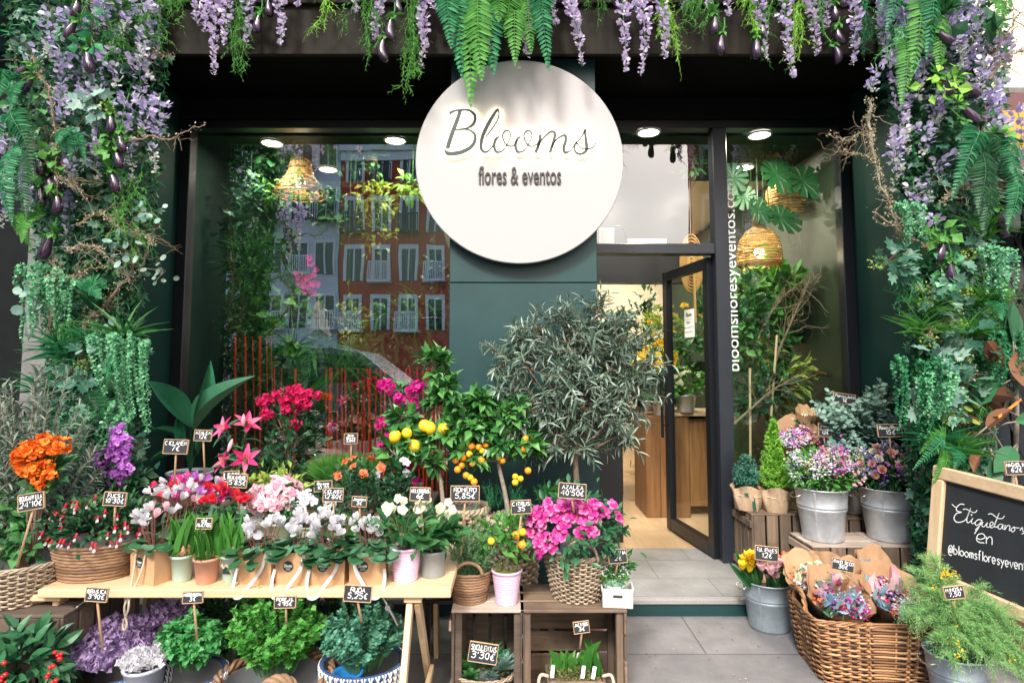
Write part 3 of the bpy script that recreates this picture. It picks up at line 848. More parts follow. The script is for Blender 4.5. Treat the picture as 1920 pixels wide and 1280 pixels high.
# opening-hours notice behind the door glass
c0 = at(1293, 606, 4.55); s0 = np.dot(c0 - dp(0, 0), dd)
c0 = on_plane(1293, 606, dp(0, 0, 0.006), dn)
s0 = np.dot((c0 - dp(0, 0))[:2], dd[:2]); z0 = c0[2]
mb = MB(); obox(mb, dp(s0, z0, 0.008), (0.16, 0.002, 0.215), drm); nb = dpart(mb, 'notice', PAPER)
mb = MB()
def nto(P): P = np.asarray(P); return np.array([dp(s0 - x, z0 + y, 0.0115) for x, y in P])
def nline(s, y, h, wmax):
    st, wd = text_strokes(s, h); k = min(1, wmax / wd)
    for q in st: ribbon(mb, np.stack([q[:, 0] * k - wd * k / 2, q[:, 1] + y], 1), h * 0.16, nto)
INK = plain('ink', (0.05, 0.05, 0.05), 0.8)
nline('Blooms', 0.055, 0.028, 0.09); nline('HORARIO', 0.0, 0.014, 0.08); nline('lunes a viernes 9.30 / 21', -0.035, 0.011, 0.145); nline('sabados 10.00 / 21', -0.07, 0.011, 0.13)
ribbon(mb, [(-0.06, 0.03), (0.06, 0.03)], 0.002, nto)
o = dpart(mb, 'lettering', INK)
# papers standing on the transom
mb = MB(); p = at(1137, 441, YF + 0.06); box(mb, (p[0] - 0.05, YF + 0.055, zt1), (p[0] + 0.055, YF + 0.085, at(1137, 424, YF)[2]), c=0.003); o = W(mb, 'white_box', PAPER); tag(o, 'small white box standing on the bar above the door', 'box')
mb = MB(); p = at(1216, 441, YF + 0.06); box(mb, (at(1180, 450, YF)[0], YF + 0.06, zt1), (at(1254, 450, YF)[0], YF + 0.062, at(1216, 444, YF)[2])); o = W(mb, 'paper_strip', PAPER); tag(o, 'white paper strip lying along the bar above the door', 'paper')
mb = MB(); tube(mb, catmull([at(1152, 424, YF + .07), at(1165, 425, YF + .07), at(1173, 440, YF + .07), at(1174, 456, YF + .07)], 5), 0.004, 6); o = W(mb, 'cable', BLACK_P); tag(o, 'thin black cable curling from the white box above the door', 'cable')

# ------------------------------------------------------------------ round sign
YD = 3.46
cs = at(974, 301, YD); rs = 0.5 * (at(1169, 301, YD)[0] - at(779, 301, YD)[0])
sign = thing('round_sign', 'large round white shop sign with dark script lettering hanging above the pillar', 'sign', (cs[0], YD, cs[2]))
mb = MB()
lathe(mb, [(0.0, 0.0), (rs - 0.004, 0.0), (rs, 0.004), (rs, 0.026), (rs - 0.004, 0.03), (0, 0.03)], 96)
V = mb.v[0]; mb.v[0] = np.stack([V[:, 0], V[:, 2], V[:, 1]], 1)
mb.f[4] = [(f[:, ::-1], m) for f, m in mb.f[4]]
o = mb.build('disc', WHITE_P, sign)
mb = MB(); tube(mb, [(0, -0.004, rs * 0.92), (0, 0.0, rs * 0.92)], 0.009, 10); mb.build('screw', STEEL, sign)
mb = MB(); box(mb, (-0.25, 0.031, -0.25), (0.25, YP - YD - 0.001, 0.25)); mb.build('bracket', BLACK_P, sign)
def zz(P, s, ox, oy): return np.asarray(P, float) / s + np.array([ox, oy])
BS = [
 ([(268,100),(225,230),(165,390),(115,548)], [36,40,42,42]),
 ([(138,140),(200,110),(290,97),(370,105),(428,150),(438,215),(400,280),(320,318),(210,325)], [24,14,12,16,28,32,28,12,8]),
 ([(320,322),(390,340),(435,390),(435,460),(390,530),(300,580),(200,605),(120,602),(82,565)], [8,14,26,34,34,36,38,40,8]),
 ([(560,415),(640,310),(705,200),(714,120),(688,108),(610,230),(540,370),(508,480),(515,560),(560,588),(610,560),(645,515)], [8,10,12,14,26,38,38,36,26,12,10,8]),
 ([(722,405),(680,440),(660,510),(678,575),(715,588),(770,560),(830,460),(850,390),(830,345),(790,345),(760,390),(770,450),(800,500),(850,520),(890,505),(930,450)], [6,24,30,26,10,8,8,8,10,12,14,12,10,8,8,6]),
 ([(970,408),(930,440),(908,510),(925,575),(960,588),(1017,560),(1077,460),(1098,390),(1077,345),(1037,345),(1007,390),(1017,450),(1047,500),(1097,520),(1150,500),(1185,455)], [6,24,30,26,10,8,8,8,10,12,14,12,10,8,8,6]),
 ([(1198,385),(1190,450),(1168,530),(1140,592)], [28,32,30,30]),
 ([(1165,530),(1220,440),(1290,370),(1345,352),(1366,390),(1342,490),(1308,592)], [8,12,18,22,30,30,28]),
 ([(1325,530),(1380,450),(1440,405),(1488,402),(1490,460),(1468,540),(1482,590),(1530,582),(1570,540),(1600,490)], [8,12,16,24,30,30,24,10,8,8]),
 ([(1600,490),(1670,420),(1715,328)], [8,10,12]),
 ([(1717,325),(1722,430),(1735,520),(1722,580),(1660,610),(1602,580),(1600,510),(1625,475)], [22,26,34,30,16,14,14,10]),
 ([(1620,480),(1680,545),(1760,550),(1810,530),(1842,480)], [8,8,8,8,5]),
]
n_ = np.array([0, -1.0, 0])
def disc3(off):
    def f(P): return np.array([on_plane(x, y, (0, YD - off, 0), n_) for x, y in P]) 
    return f
s_ = 1920 / 310
mb = MB(); ml = MB()
for P, wd in BS:
    Q = catmull(zz(P, s_, 820, 190), 7)
    k = np.linspace(0, len(wd) - 1, len(Q)); ww = np.interp(k, np.arange(len(wd)), wd) / s_ + 1.25
    ribbon(mb, Q, ww, disc3(0.032), 0, 0.010, (0, -1, 0))
    ribbon(ml, Q[:, :], ww * 0.6, disc3(0.019), 0, 0.004, (0, -1, 0))
W(mb, 'lettering', LETTER_P, sign)
W(ml, 'led_strip', glow('sign_led', (1.0, 0.84, 0.55), 18.0), sign)
o = font_mesh('flores & eventos', 'lettering', plain('black_letters', (0.012, 0.012, 0.014), 0.4), at(0, 313, YD - .01)[2] - at(0, 347, YD - .01)[2], 0.004, offset=0.006, width=at(1052, 330, YD - .01)[0] - at(897, 330, YD - .01)[0])
p = at(897, 346, YD - 0.006)
o.parent = sign; o.rotation_euler = (R(90), 0, 0); o.location = Vector(p) - sign.location

# ------------------------------------------------------------------ downlights
LAMPW = glow('lamp_disc', (1.0, 0.93, 0.8), 14.0)
RIM = plain('lamp_rim', (0.6, 0.58, 0.52), 0.4)
def downlight(x, y, z, lab, power, r=0.075):
    t = thing('downlight', lab, 'ceiling light', (x, y, z), 0, 'round downlights in the shop ceiling')
    mb = MB(); lathe(mb, [(r + 0.014, -0.002), (r + 0.012, -0.012), (r, -0.014), (r - 0.003, -0.006)], 32); mb.build('rim', RIM, t, smooth=True)
    mb = MB(); a = np.arange(32) * 2 * math.pi / 32
    mb.add(np.concatenate([[(0, 0, 0)], np.stack([np.cos(a) * r, np.sin(a) * r, 0 * a], 1)]) + (0, 0, -0.008), [(0, 1 + (i + 1) % 32, 1 + i) for i in range(32)]); mb.build('lamp', LAMPW, t)
    ld = bpy.data.lights.new('lamp_light', 'AREA'); ld.shape = 'DISK'; ld.size = r * 1.8; ld.energy = power; ld.color = (1.0, 0.9, 0.72)
    lo = bpy.data.objects.new('lamp_light', ld); COL.objects.link(lo); lo.parent = t; lo.location = (0, 0, -0.02)
for px, py, lab in ((510, 267, 'round downlight over the left end of the large window'), (741, 262, 'round downlight beside the white sign over the large window'),
                    (1216, 247, 'round downlight above the transom of the door'), (1424, 252, 'round downlight above the tall right pane')):
    p = on_z(px, py, ZGT); downlight(p[0], p[1], ZGT, lab, 11)
for x, y, lab in ((1.15, 6.6, 'nearer added fill light deep inside the shop behind the door'), (1.5, 8.2, 'farther added fill light deep inside the shop behind the door')):
    downlight(x, y, ZGT + 0.05, lab, 28, 0.1)  # deep lamps added to light the shop interior
# extra fill lamps behind the display, added to brighten it
for x, y, lab, pw in ((-1.6, 5.0, 'added fill downlight over the left of the window display', 10), (-0.7, 5.05, 'added fill downlight over the right of the window display', 10), (2.0, 4.95, 'added fill downlight over the hanging wicker lamps', 12)):
    downlight(x, y, ZGT, lab, pw)

# ------------------------------------------------------------------ neighbours
nb = thing('neighbour_building', 'cream neighbouring building with a brown shop sign and green awning beyond the right pilaster', 'building', (3.4, 3.9, 0))
zc = at(1900, 185, 3.9)[2]
mb = MB(); box(mb, (2.802, 3.9, zc), (9, 4.6, 7)); W(mb, 'wall', CREAM, nb)
mb = MB(); box(mb, (2.802, 3.78, at(0, 322, 3.8)[2]), (9, 4.6, zc - 0.004), c=0.01); W(mb, 'sign_board', plain('brown_board', (0.13, 0.05, 0.05), 0.5), nb)
mb = MB(); box(mb, (2.802, 3.86, zc - 0.003), (9, 3.899, zc + 0.06)); W(mb, 'cornice', STONE, nb)
mb = MB(); p = at(1878, 208, 3.77); q = at(2060, 290, 3.77); box(mb, (p[0], 3.765, q[2]), (q[0], 3.778, p[2])); W(mb, 'sign_panel', plain('ochre_panel', (0.55, 0.28, 0.04), 0.5), nb)
mb = MB(); p = at(1880, 335, 3.5); q = at(2000, 410, 3.45)
mb.add([(p[0], 3.78, p[2]), (5, 3.78, p[2]), (5, 3.3, q[2] + .1), (p[0], 3.3, q[2] + .1), (p[0], 3.3, q[2]), (5, 3.3, q[2])], [(0, 1, 2, 3), (3, 2, 5, 4)]); W(mb, 'awning', plain('green_awning', (0.02, 0.09, 0.06), 0.7), nb)
mb = MB(); box(mb, (2.802, 4.3, 0.0), (9, 4.6, at(0, 323, 3.8)[2])); W(mb, 'shop_window', plain('dark_window', (0.02, 0.025, 0.03), 0.15), nb)
gate = thing('folding_gate', 'dark folding lattice gate in front of the neighbouring shop window', 'gate', (3.1, 3.95, 0))
mb = MB()
for i in range(7):
    x = 2.86 + i * 0.16
    bar(mb, (x, 3.95, 0.02), (x, 3.95, 2.5), 0.03, 0.02)
W(mb, 'upright', BLACK_P, gate)
mb = MB()
for i in range(6):
    for k in range(6):
        x = 2.86 + i * .16; z = 0.2 + k * .38
        bar(mb, (x, 3.93, z), (x + .16, 3.93, z + .34), 0.022, 0.006, up=(0, 1, 0)); bar(mb, (x, 3.918, z + .34), (x + .16, 3.918, z), 0.022, 0.006, up=(0, 1, 0))
W(mb, 'lattice', BLACK_P, gate)
ln = thing('neighbour_doorway', 'dark neighbouring doorway left of the stone pilaster', 'doorway', (-3.4, 3.7, 0))
mb = MB(); box(mb, (-9, 3.7, 0), (-2.862, 4.4, 7)); W(mb, 'wall', plain('dark_wall', (0.01, 0.012, 0.012), 0.8, spec=0.08, vary=0.3), ln)
mb = MB(); box(mb, (-3.3, 3.2, at(0, 95, 3.3)[2]), (-3.02, 3.699, at(0, -60, 3.3)[2]), c=0.02); W(mb, 'bracket', plain('teal_metal', (0.01, 0.03, 0.035), 0.4), ln)

# ------------------------------------------------------------------ street opposite, seen mirrored in the glass
YB = -24.0
VD = 2 * YF - YB                      # how far its mirror image lies
def mir(px, py):
    p = at(px, py, VD); return p[0], p[2]
BWIN = plain('street_window', (0.03, 0.04, 0.045), 0.1)
WTRIM = plain('white_trim', (0.86, 0.86, 0.85), 0.7)
IRON = plain('balcony_iron', (0.03, 0.03, 0.035), 0.5)
def street_building(name, lab, x0, x1, ztop, wallm, cols, rows, z0, dz, wx, wh, trim, balcony, deep=1.2):
    b = thing(name, lab, 'building', ((x0 + x1) / 2, YB, 0))
    mb = MB(); box(mb, (x0, YB - deep, 0), (x1, YB, ztop)); W(mb, 'wall', wallm, b)
    mb = MB(); box(mb, (x0 - .1, YB - deep, ztop + 0.002), (x1 + .1, YB + .35, ztop + .35)); box(mb, (x0 - .02, YB + 0.002, ztop - .5), (x1 + .02, YB + .2, ztop - .003)); W(mb, 'cornice', WTRIM, b)
    for i in range(cols):
        for k in range(rows):
            cx = x0 + (x1 - x0) * (i + .5) / cols; cz = z0 + k * dz
            mb = MB(); box(mb, (cx - wx / 2, YB + 0.004, cz), (cx + wx / 2, YB + 0.03, cz + wh)); wo = W(mb, 'window', BWIN, b)
            mb = MB()
            for a, c in (((cx - wx / 2 - trim, cz), (cx - wx / 2 - .002, cz + wh)), ((cx + wx / 2 + .002, cz), (cx + wx / 2 + trim, cz + wh)), ((cx - wx / 2 - trim, cz + wh + .002), (cx + wx / 2 + trim, cz + wh + trim * 1.6)), ((cx - .04, cz), (cx + .04, cz + wh))):
                box(mb, (a[0], YB + 0.032, a[1]), (c[0], YB + 0.12, c[1]))
            W(mb, 'frame', WTRIM, wo)
            if balcony and (k + i) % balcony == 0:
                mb = MB(); box(mb, (cx - wx * .8, YB + .125, cz - .15), (cx + wx * .8, YB + .8, cz - .02))
                for j in range(13):
                    x = cx - wx * .78 + j * wx * 1.56 / 12
                    box(mb, (x - .025, YB + .74, cz - .018), (x + .025, YB + .79, cz + .85))
                box(mb, (cx - wx * .8, YB + .73, cz + .852), (cx + wx * .8, YB + .8, cz + .92))
                W(mb, 'balcony', WTRIM if k < 2 else IRON, wo)
    return b
xa, za = mir(440, 250); xb, _ = mir(640, 250)
street_building('stone_building', 'pale grey stone building across the street mirrored in the window', xa - 4, xb, 24, plain('pale_stone', (0.74, 0.76, 0.8), 0.8, vary=0.12, vscale=1), 7, 7, 3.4, 3.0, 0.95, 1.75, 0.1, 2)
xc, zc2 = mir(842, 275)
street_building('red_building', 'red brick building with white trim across the street mirrored in the window', xb + 0.1, xc + 1.6, mir(700, 285)[1], plain('red_brick', (0.55, 0.07, 0.045), 0.8, vary=0.25, vscale=12), 5, 4, 3.3, 2.75, 0.75, 1.7, 0.16, 2)
xd, _ = mir(1302, 300)
street_building('corner_building', 'red building with white cornices across the street mirrored beside the door', xd, xd + 12, 24, plain('red_brick_dark', (0.5, 0.08, 0.05), 0.8, vary=0.25, vscale=12), 7, 7, 3.0, 2.9, 0.8, 1.8, 0.18, 3)

# parked car at the kerb behind the viewer, mirrored low in the large window
car = thing('parked_car', 'grey parked car at the kerb, seen only mirrored in the large window', 'car', (-3.2, -3.6, 0))
def prism(nm, P, y0, y1, mat, par=car):
    mb = MB(); n = len(P); V = [(x, y0, z) for x, z in P] + [(x, y1, z) for x, z in P]; c = np.mean(P, 0)
    mb.add2(np.array(V + [(c[0], y0, c[1]), (c[0], y1, c[1])]), [(i, (i + 1) % n, n + (i + 1) % n, n + i) for i in range(n)], [(2 * n, (i + 1) % n, i) for i in range(n)] + [(2 * n + 1, n + i, n + (i + 1) % n) for i in range(n)])
    return W(mb, nm, mat, par)
CARP = plain('car_paint', (0.16, 0.17, 0.18), 0.25, coat=0.5)
prism('body', [(-5.4,.35),(-1.0,.35),(-.95,.8),(-1.2,.98),(-2.1,1.08),(-2.9,1.66),(-3.4,1.76),(-4.6,1.74),(-5.3,1.1),(-5.45,.8)], -4.5, -2.8, CARP)
prism('side_window', [(-2.35,1.1),(-2.98,1.58),(-3.55,1.66),(-3.55,1.1)], -2.797, -2.785, BWIN)
prism('side_window', [(-3.65,1.1),(-3.65,1.66),(-4.5,1.64),(-5.0,1.1)], -2.797, -2.785, BWIN)
mb = MB(); tube(mb, catmull([(-2.2,-2.82,1.12),(-2.95,-2.82,1.69),(-3.5,-2.82,1.79),(-4.6,-2.82,1.77),(-5.25,-2.82,1.15)], 6), .02, 6); W(mb, 'roof_rail', STEEL, car)
for x in (-1.95, -4.55):
    mb = MB(); lathe(mb, [(.2, -.1), (.3, -.1), (.33, -.06), (.33, .06), (.3, .1), (.2, .1)], 28); v = mb.v[0]; mb.v[0] = np.stack([v[:, 0], v[:, 2], v[:, 1]], 1) + [x + 3.2, .75, .33]; wo = mb.build('wheel', BLACK_P, car)
    mb = MB(); lathe(mb, [(.001, .09), (.1, .1), (.2, .085)], 20); v = mb.v[0]; mb.v[0] = np.stack([v[:, 0], v[:, 2], v[:, 1]], 1) + [x + 3.2, .75, .33]; mb.build('rim', STEEL, wo)
mb = MB(); n = 120; P = np.stack([uni(-.1, 2.2, n), uni(2.75, 3.45, n), np.full(n, .004)], 1)
scatter(mb, T_leaf(.5, .12), P, rng.normal(0, 1, (n, 3)) * [1, 1, .15], np.array([0, 0, 1]) + rng.normal(0, .2, (n, 3)), uni(.008, .02, n), uni(.006, .012, n))
struct(mb.build('fallen_petals', leafm('fallen_petal', [(.5, .1, .25), (.12, .16, .05), (.6, .5, .45), (.25, .14, .06)], .7, 0)), 'stuff', 'small petals and leaf bits fallen on the pavement', 'petals')
# ------------------------------------------------------------------ the flowering garland round the shop front
G_RF = 'lilac wisteria racemes along the fascia'
def raceme(a, b, Y0, Y1=None, dens=1.0, pale=False, w=0.05, wob=0.012):
    """a hanging wisteria raceme from picture point a to b"""
    A = at(a[0], a[1], Y0); B = at(b[0], b[1], Y0 if Y1 is None else Y1)
    L = np.linalg.norm(B - A)
    mid = [A + (B - A) * t + np.array([rng.normal(0, wob), rng.normal(0, wob), 0]) for t in (0.33, 0.66)]
    P = catmull(np.array([A, *mid, B]), 6) - A
    t = thing('wisteria_raceme', '', 'wisteria', A)
    mb = MB(); tube(mb, P, np.linspace(0.003, 0.0012, len(P)), 4, 0); 
    n = int(L * 290 * dens)
    s = np.sort(rng.random(n) ** 0.9); i = np.minimum((s * (len(P) - 1)).astype(int), len(P) - 2); f = (s * (len(P) - 1) - i)[:, None]
    pos = P[i] * (1 - f) + P[i + 1] * f
    rad = w * (1.15 - 0.95 * s) * np.sqrt(rng.random(n))
    ph = rng.uniform(0, 2 * math.pi, n)
    o = np.stack([np.cos(ph), np.sin(ph), 0 * ph], 1)
    q = pos + o * rad[:, None] + np.array([0, 0, -0.006])
    D = o * 1.0 + np.array([0, -0.4, 0.25]) + rng.normal(0, 0.5, (n, 3))
    U = np.array([0, -0.5, 1.0]) + rng.normal(0, 0.5, (n, 3))
    l = 0.029 * (1.15 - 0.6 * s) * uni(0.7, 1.2, n)
    for j in np.where(rng.random(n) < 0.3)[0]:
        mb.add(np.array([pos[j], q[j], q[j] + (0, 0.0015, 0), pos[j] + (0, 0.0015, 0)]), [(0, 1, 2, 3)])
    mb.build('stem', L_STEM, t)
    mb = MB()
    k = s < 0.72
    scatter(mb, PETAL, q[k], D[k], U[k], l[k], l[k] * 1.05, 0)
    k2 = ~k
    scatter(mb, PETAL, q[k2], D[k2], U[k2], l[k2] * 1.0, l[k2], 1)
    k3 = k & (rng.random(n) < 0.35)
    scatter(mb, PETAL, q[k3], D[k3] + (0, 0, -.8), U[k3] + 0.5, l[k3] * .8, l[k3] * .7, 1)
    mb.build('blossom', [P_LILP if pale else P_LILAC, P_BUD if not pale else P_LILP], t)
    t['group'] = G_RF if pale else 'lilac wisteria racemes on the pilasters'
    return t

# along the fascia: (start x, start y, tip x, tip y)
FR = [(288,-60,297,96),(372,-50,374,47),(408,-40,402,139),(432,-60,421,84),(470,-40,460,82),(518,-60,524,86),(720,-40,704,73),(795,-40,790,126),(818,-70,816,19),
      (848,-60,854,41),(912,-20,921,101),(1000,-20,989,104),(1033,-60,1044,46),(1055,-40,1091,125),(1165,-30,1174,133),(1210,-40,1201,139),(1230,-40,1247,108),(1190,-70,1193,27),
      (1362,-60,1366,31),(1412,-30,1436,112),(1478,-40,1488,146),(1505,-40,1534,102),(1548,-60,1551,50),(1592,-50,1599,119),(1066,-60,1078,70),(395,-60,385,60),(1290,-80,1283,12),(560,-90,556,15),(660,-80,668,22),(1325,-80,1330,18)]
rf = [raceme((a, b), (c, d), 3.33 - 0.08 * rng.random(), None, 1.0, True, 0.033) for a, b, c, d in FR]
rank(rf, 'pale lilac wisteria raceme hanging over the dark fascia, %s from the left', lambda o: o.location.x)

LR = [(0,190,8,255),(20,260,5,340),(62,270,64,412),(5,330,4,425),(95,20,90,110),(110,85,135,215),(148,100,146,180),(205,-20,206,92),(258,-20,262,112),(256,95,254,195),(242,175,250,338),
      (265,185,272,255),(300,175,294,322),(186,105,185,178),(150,275,130,350),(135,320,124,472),(172,165,180,240),(186,245,186,335),(225,-30,224,70),(180,-20,178,60),(70,90,72,150),(118,180,130,250),
      (240,-20,238,60),(160,40,165,110),(40,310,38,360),(140,20,120,80),(215,90,212,165),(275,60,283,150)]
lr = [raceme((a, b), (c, d), 3.02 + 0.16 * rng.random(), None, .78, False, 0.042, 0.02) for a, b, c, d in LR]
rank(lr, 'lilac wisteria raceme in the left vine column, %s from the top', lambda o: -o.location.z)
RR = [(1668,-20,1664,125),(1680,95,1702,285),(1692,235,1674,358),(1735,-30,1740,142),(1748,145,1756,248),(1735,235,1731,292),(1790,-30,1802,128),(1800,30,1806,112),(1856,80,1866,152),(1868,150,1862,325),
      (1770,285,1742,378),(1826,155,1850,215),(1812,265,1812,330),(1906,200,1913,345),(1642,120,1640,170),(1770,30,1772,100),(1840,-20,1836,70),(1700,-10,1712,80),(1818,20,1822,95),(1712,340,1720,420),(1880,230,1876,300),(1695,20,1690,120),
      (1680,250,1690,320),(1765,170,1760,230),(1738,400,1740,446),(1655,-30,1650,90),(1725,60,1722,190),(1785,90,1790,200),(1830,-30,1832,60),(1850,40,1848,130),(1705,120,1708,240),(1815,90,1812,170),(1875,60,1880,160),(1845,110,1842,180)]
rr = [raceme((a, b), (c, d), 3.02 + 0.16 * rng.random(), None, .78, False, 0.04, 0.02) for a, b, c, d in RR]
rank(rr, 'lilac wisteria raceme in the right vine column, %s from the top', lambda o: -o.location.z)

# ---- aubergines
def aubergine(a, b, Y, wpx=None):
    A = at(a[0], a[1], Y); B = at(b[0], b[1], Y)
    ax = nrm(A - B); L = max(np.linalg.norm(B - A), .125); A = B + ax * L
    t = thing('aubergine', '', 'aubergine', A)
    r = (L * 0.19 if wpx is None else wpx / F * Y / 2)
    r = min(max(r, 0.022), 0.03)
    prof = [(0.001, 0), (r * .5, L * .02), (r * .85, L * .1), (r, L * .24), (r * .95, L * .4), (r * .75, L * .6), (r * .55, L * .8), (r * .45, L * .95), (0.003, L)]
    X = nrm(np.cross(ax, [0.2, 1, 0.1])); Yv = np.cross(ax, X)
    M3 = np.stack([X, Yv, ax], 1)
    bend = rng.normal(0, 0.06)
    def put(mb):
        for i in range(len(mb.v)):
            v = mb.v[i].copy(); v[:, 0] += bend * (np.sin(v[:, 2] / L * math.pi)) * L
            mb.v[i] = (v @ M3.T) + (B - A)
    mb = MB(); lathe(mb, catmull(np.array(prof), 3), 20); put(mb); mb.build('fruit', AUBER, t, smooth=True)
    mb = MB(); a5 = np.arange(6) * 2 * math.pi / 6
    o = np.stack([np.cos(a5), np.sin(a5), 0 * a5], 1)
    scatter(mb, BLADE, np.repeat([[0, 0, L * 1.01]], 6, 0), o * .9 + [0, 0, -.75], o + [0, 0, .4], uni(.04, .06, 6), 0.028)
    scatter(mb, LEAFW, np.repeat([[0, 0, L * 1.05]], 5, 0), rng.normal(0, 1, (5, 3)) + [0, 0, .2], [0, 0, 1], uni(.04, .07, 5), uni(.025, .04, 5))
    tube(mb, [(0, 0, L), (0, 0, L + .03), (0.01, 0, L + 0.08)], [.006, .005, .004], 6)
    put(mb); mb.build('calyx', L_BRI, t)
    t['group'] = 'aubergines hung in the garland'
    return t
FA = [(378,-5,375,32),(489,22,482,62),(505,-8,506,32),(724,66,723,116),(737,30,735,78),(748,-10,750,27),(982,9,966,46),(1169,-2,1177,41),(1153,-12,1157,12),(1339,23,1338,66),(1356,58,1352,103),(1418,65,1418,111),(1430,36,1431,74),(1563,2,1566,41),(1572,44,1582,84),(1559,81,1572,120),(1428,-12,1428,15),(1578,-12,1582,16)]
fa = [aubergine(x[:2], x[2:], 3.26 + .05 * rng.random()) for x in FA]
rank(fa, 'purple aubergine dangling over the dark fascia, %s from the left', lambda o: o.location.x)
LA = [(144,40,123,74),(146,2,137,35),(163,88,170,137),(62,143,36,175),(50,132,30,150),(208,213,208,251),(224,250,232,286),(219,285,226,316),(206,318,218,362),(76,300,76,330),(89,320,91,373),(76,356,79,387),(101,318,110,356),(106,364,107,402),(98,436,78,487)]
la = [aubergine(x[:2], x[2:], 2.96 + .05 * rng.random()) for x in LA]
rank(la, 'purple aubergine hanging in the left vine column, %s from the top', lambda o: -o.location.z)
RA = [(1795,145,1837,181),(1799,194,1834,233),(1804,225,1827,268),(1873,264,1887,295),(1868,386,1886,432),(1856,302,1858,334),(1762,58,1788,80),(1770,446,1758,490),(1782,483,1790,532),(1779,528,1790,556),(1871,398,1887,446),(1775,165,1782,180)]
ra = [aubergine(x[:2], x[2:], 2.96 + .05 * rng.random()) for x in RA]
rank(ra, 'purple aubergine hanging in the right vine column, %s from the top', lambda o: -o.location.z)

# ---- ferns
def frond(mb, P, wmax, n=26, face=(0, -1, 0.2), m=0):
    P = np.asarray(P, float); T = nrm(np.gradient(P, axis=0))
    t = np.linspace(0.06, 0.995, n) * (len(P) - 1); i = np.minimum(t.astype(int), len(P) - 2); f = (t - i)[:, None]
    pos = P[i] * (1 - f) + P[i + 1] * f; tg = T[i]
    fc = np.broadcast_to(np.asarray(face, float), tg.shape)
    side = nrm(np.cross(tg, fc)); u = np.linspace(0, 1, n)
    l = wmax * np.minimum(1, 0.55 + 2.2 * u) * np.clip((1.02 - u) * 2.2, 0.05, 1) ** 0.8
    for sg in (-1, 1):
        D = side * sg + tg * 0.35 - fc * 0.12 + rng.normal(0, 0.06, tg.shape)
        scatter(mb, BLADE, pos, D, fc + rng.normal(0, .1, tg.shape), l * uni(.9, 1.08, n), 0.62 * np.linalg.norm(P[-1] - P[0]) / n * 1.5, m)
    tube(mb, P, np.linspace(.0035, .001, len(P)), 4, m, cap=False)
def fern(lab, base, tips, Y, wpx, mat, mat2=None, Yt=None, group='fern fronds in the garland'):
    A = at(base[0], base[1], Y)
    t = thing('fern', lab, 'fern', A, 0, group)
    for k, tp in enumerate(tips):
        bx = tp[2:4] if len(tp) >= 4 else base
        B0 = at(bx[0], bx[1], Y) - A
        B = at(tp[0], tp[1], (Y - 0.12 if Yt is None else Yt) + rng.normal(0, .03)) - A
        mid = (B0 + B) / 2 + np.array([rng.normal(0, .015), -0.05 - .03 * rng.random(), 0.02 + (0.06 if abs(B[0] - B0[0]) > .15 else 0)])
        mb = MB(); frond(mb, catmull(np.array([B0, mid, B]), 7), wpx / F * Y * uni(.85, 1.1), 30)
        mb.build('frond', mat if (mat2 is None or k % 2 == 0) else mat2, t)
    return t
fern('hanging fern with the longest frond pointing down onto the white sign', (880, -60), [(865,142,850,-70),(883,199,880,-60),(926,139,905,-60),(903,150,900,-50),(846,90,840,-60),(935,40,930,-50),(842,60,850,-80)], 3.3, 30, L_EMER, L_BRI)
fern('hanging fern on the fascia just right of the fern over the sign', (985, -60), [(966,122,975,-40),(1029,133,1000,-60),(996,100,990,-40),(1015,60,1010,-50),(948,70,960,-50)], 3.3, 27, L_BRI, L_EMER)
fern('big green fern at the top of the right vine column', (1712, -50), [(1662,62,1700,-40),(1708,150,1705,-60),(1738,110,1730,-60),(1690,200,1690,40),(1730,60,1745,-60),(1760,130,1730,0),(1650,20,1690,-50)], 3.1, 24, L_EMER, L_BRI)
fern('dark fern with long fronds in the middle of the right vine column', (1822, 250), [(1785,375),(1836,400),(1862,350),(1880,300),(1800,330),(1845,440,1835,300)], 3.0, 26, L_EMER, L_DARK)
fern('green fern sticking out at the right edge of the right vine column', (1862, 260), [(1920,300),(1914,400),(1902,330),(1890,430,1880,300)], 3.0, 22, L_EMER)
fern('bright fern low on the outer side of the right vine column', (1830, 560), [(1895,560),(1880,600),(1890,640),(1860,660),(1878,520)], 3.05, 16, L_BRI, L_EMER)
fern('small fern beside the right vine column near the pale flowers', (1765, 830), [(1725,850),(1712,880),(1750,905),(1790,880),(1732,820)], 3.0, 15, L_BRI, L_EMER)
fern('small fern at the upper right corner of the garland', (1850, -10), [(1895,15),(1880,50),(1905,-5),(1870,70)], 3.1, 14, L_BRI)
fern('blue green fern at the left edge under the two aubergines', (50, 150), [(0,170),(-8,190),(2,150),(20,205)], 3.0, 17, L_EMER)
fern('dark green fern with two long drooping fronds in the left vine column', (35, 215), [(0,262),(62,330),(22,422,40,260),(48,410,52,270),(70,300)], 3.0, 22, L_EMER, L_DARK)
fern('yellow green fern low on the left pilaster under the ferns', (85, 400), [(32,440),(40,455),(60,470),(38,425),(70,395)], 3.05, 15, L_BRI)
fern('dark upright fern in the middle of the left vine column', (172, 580), [(165,520),(185,525),(200,540),(155,545),(190,560)], 3.1, 18, L_EMER, L_DARK)
fern('lacy fern above the mint green cascade of the left column', (200, 720), [(225,700),(232,760),(200,790),(180,770),(240,735)], 3.0, 15, L_EMER, L_DARK)
fern('small fern tucked in the left vine column beside the dark branch', (145, 250), [(120,285),(130,300),(160,300),(105,270)], 3.05, 15, L_EMER)

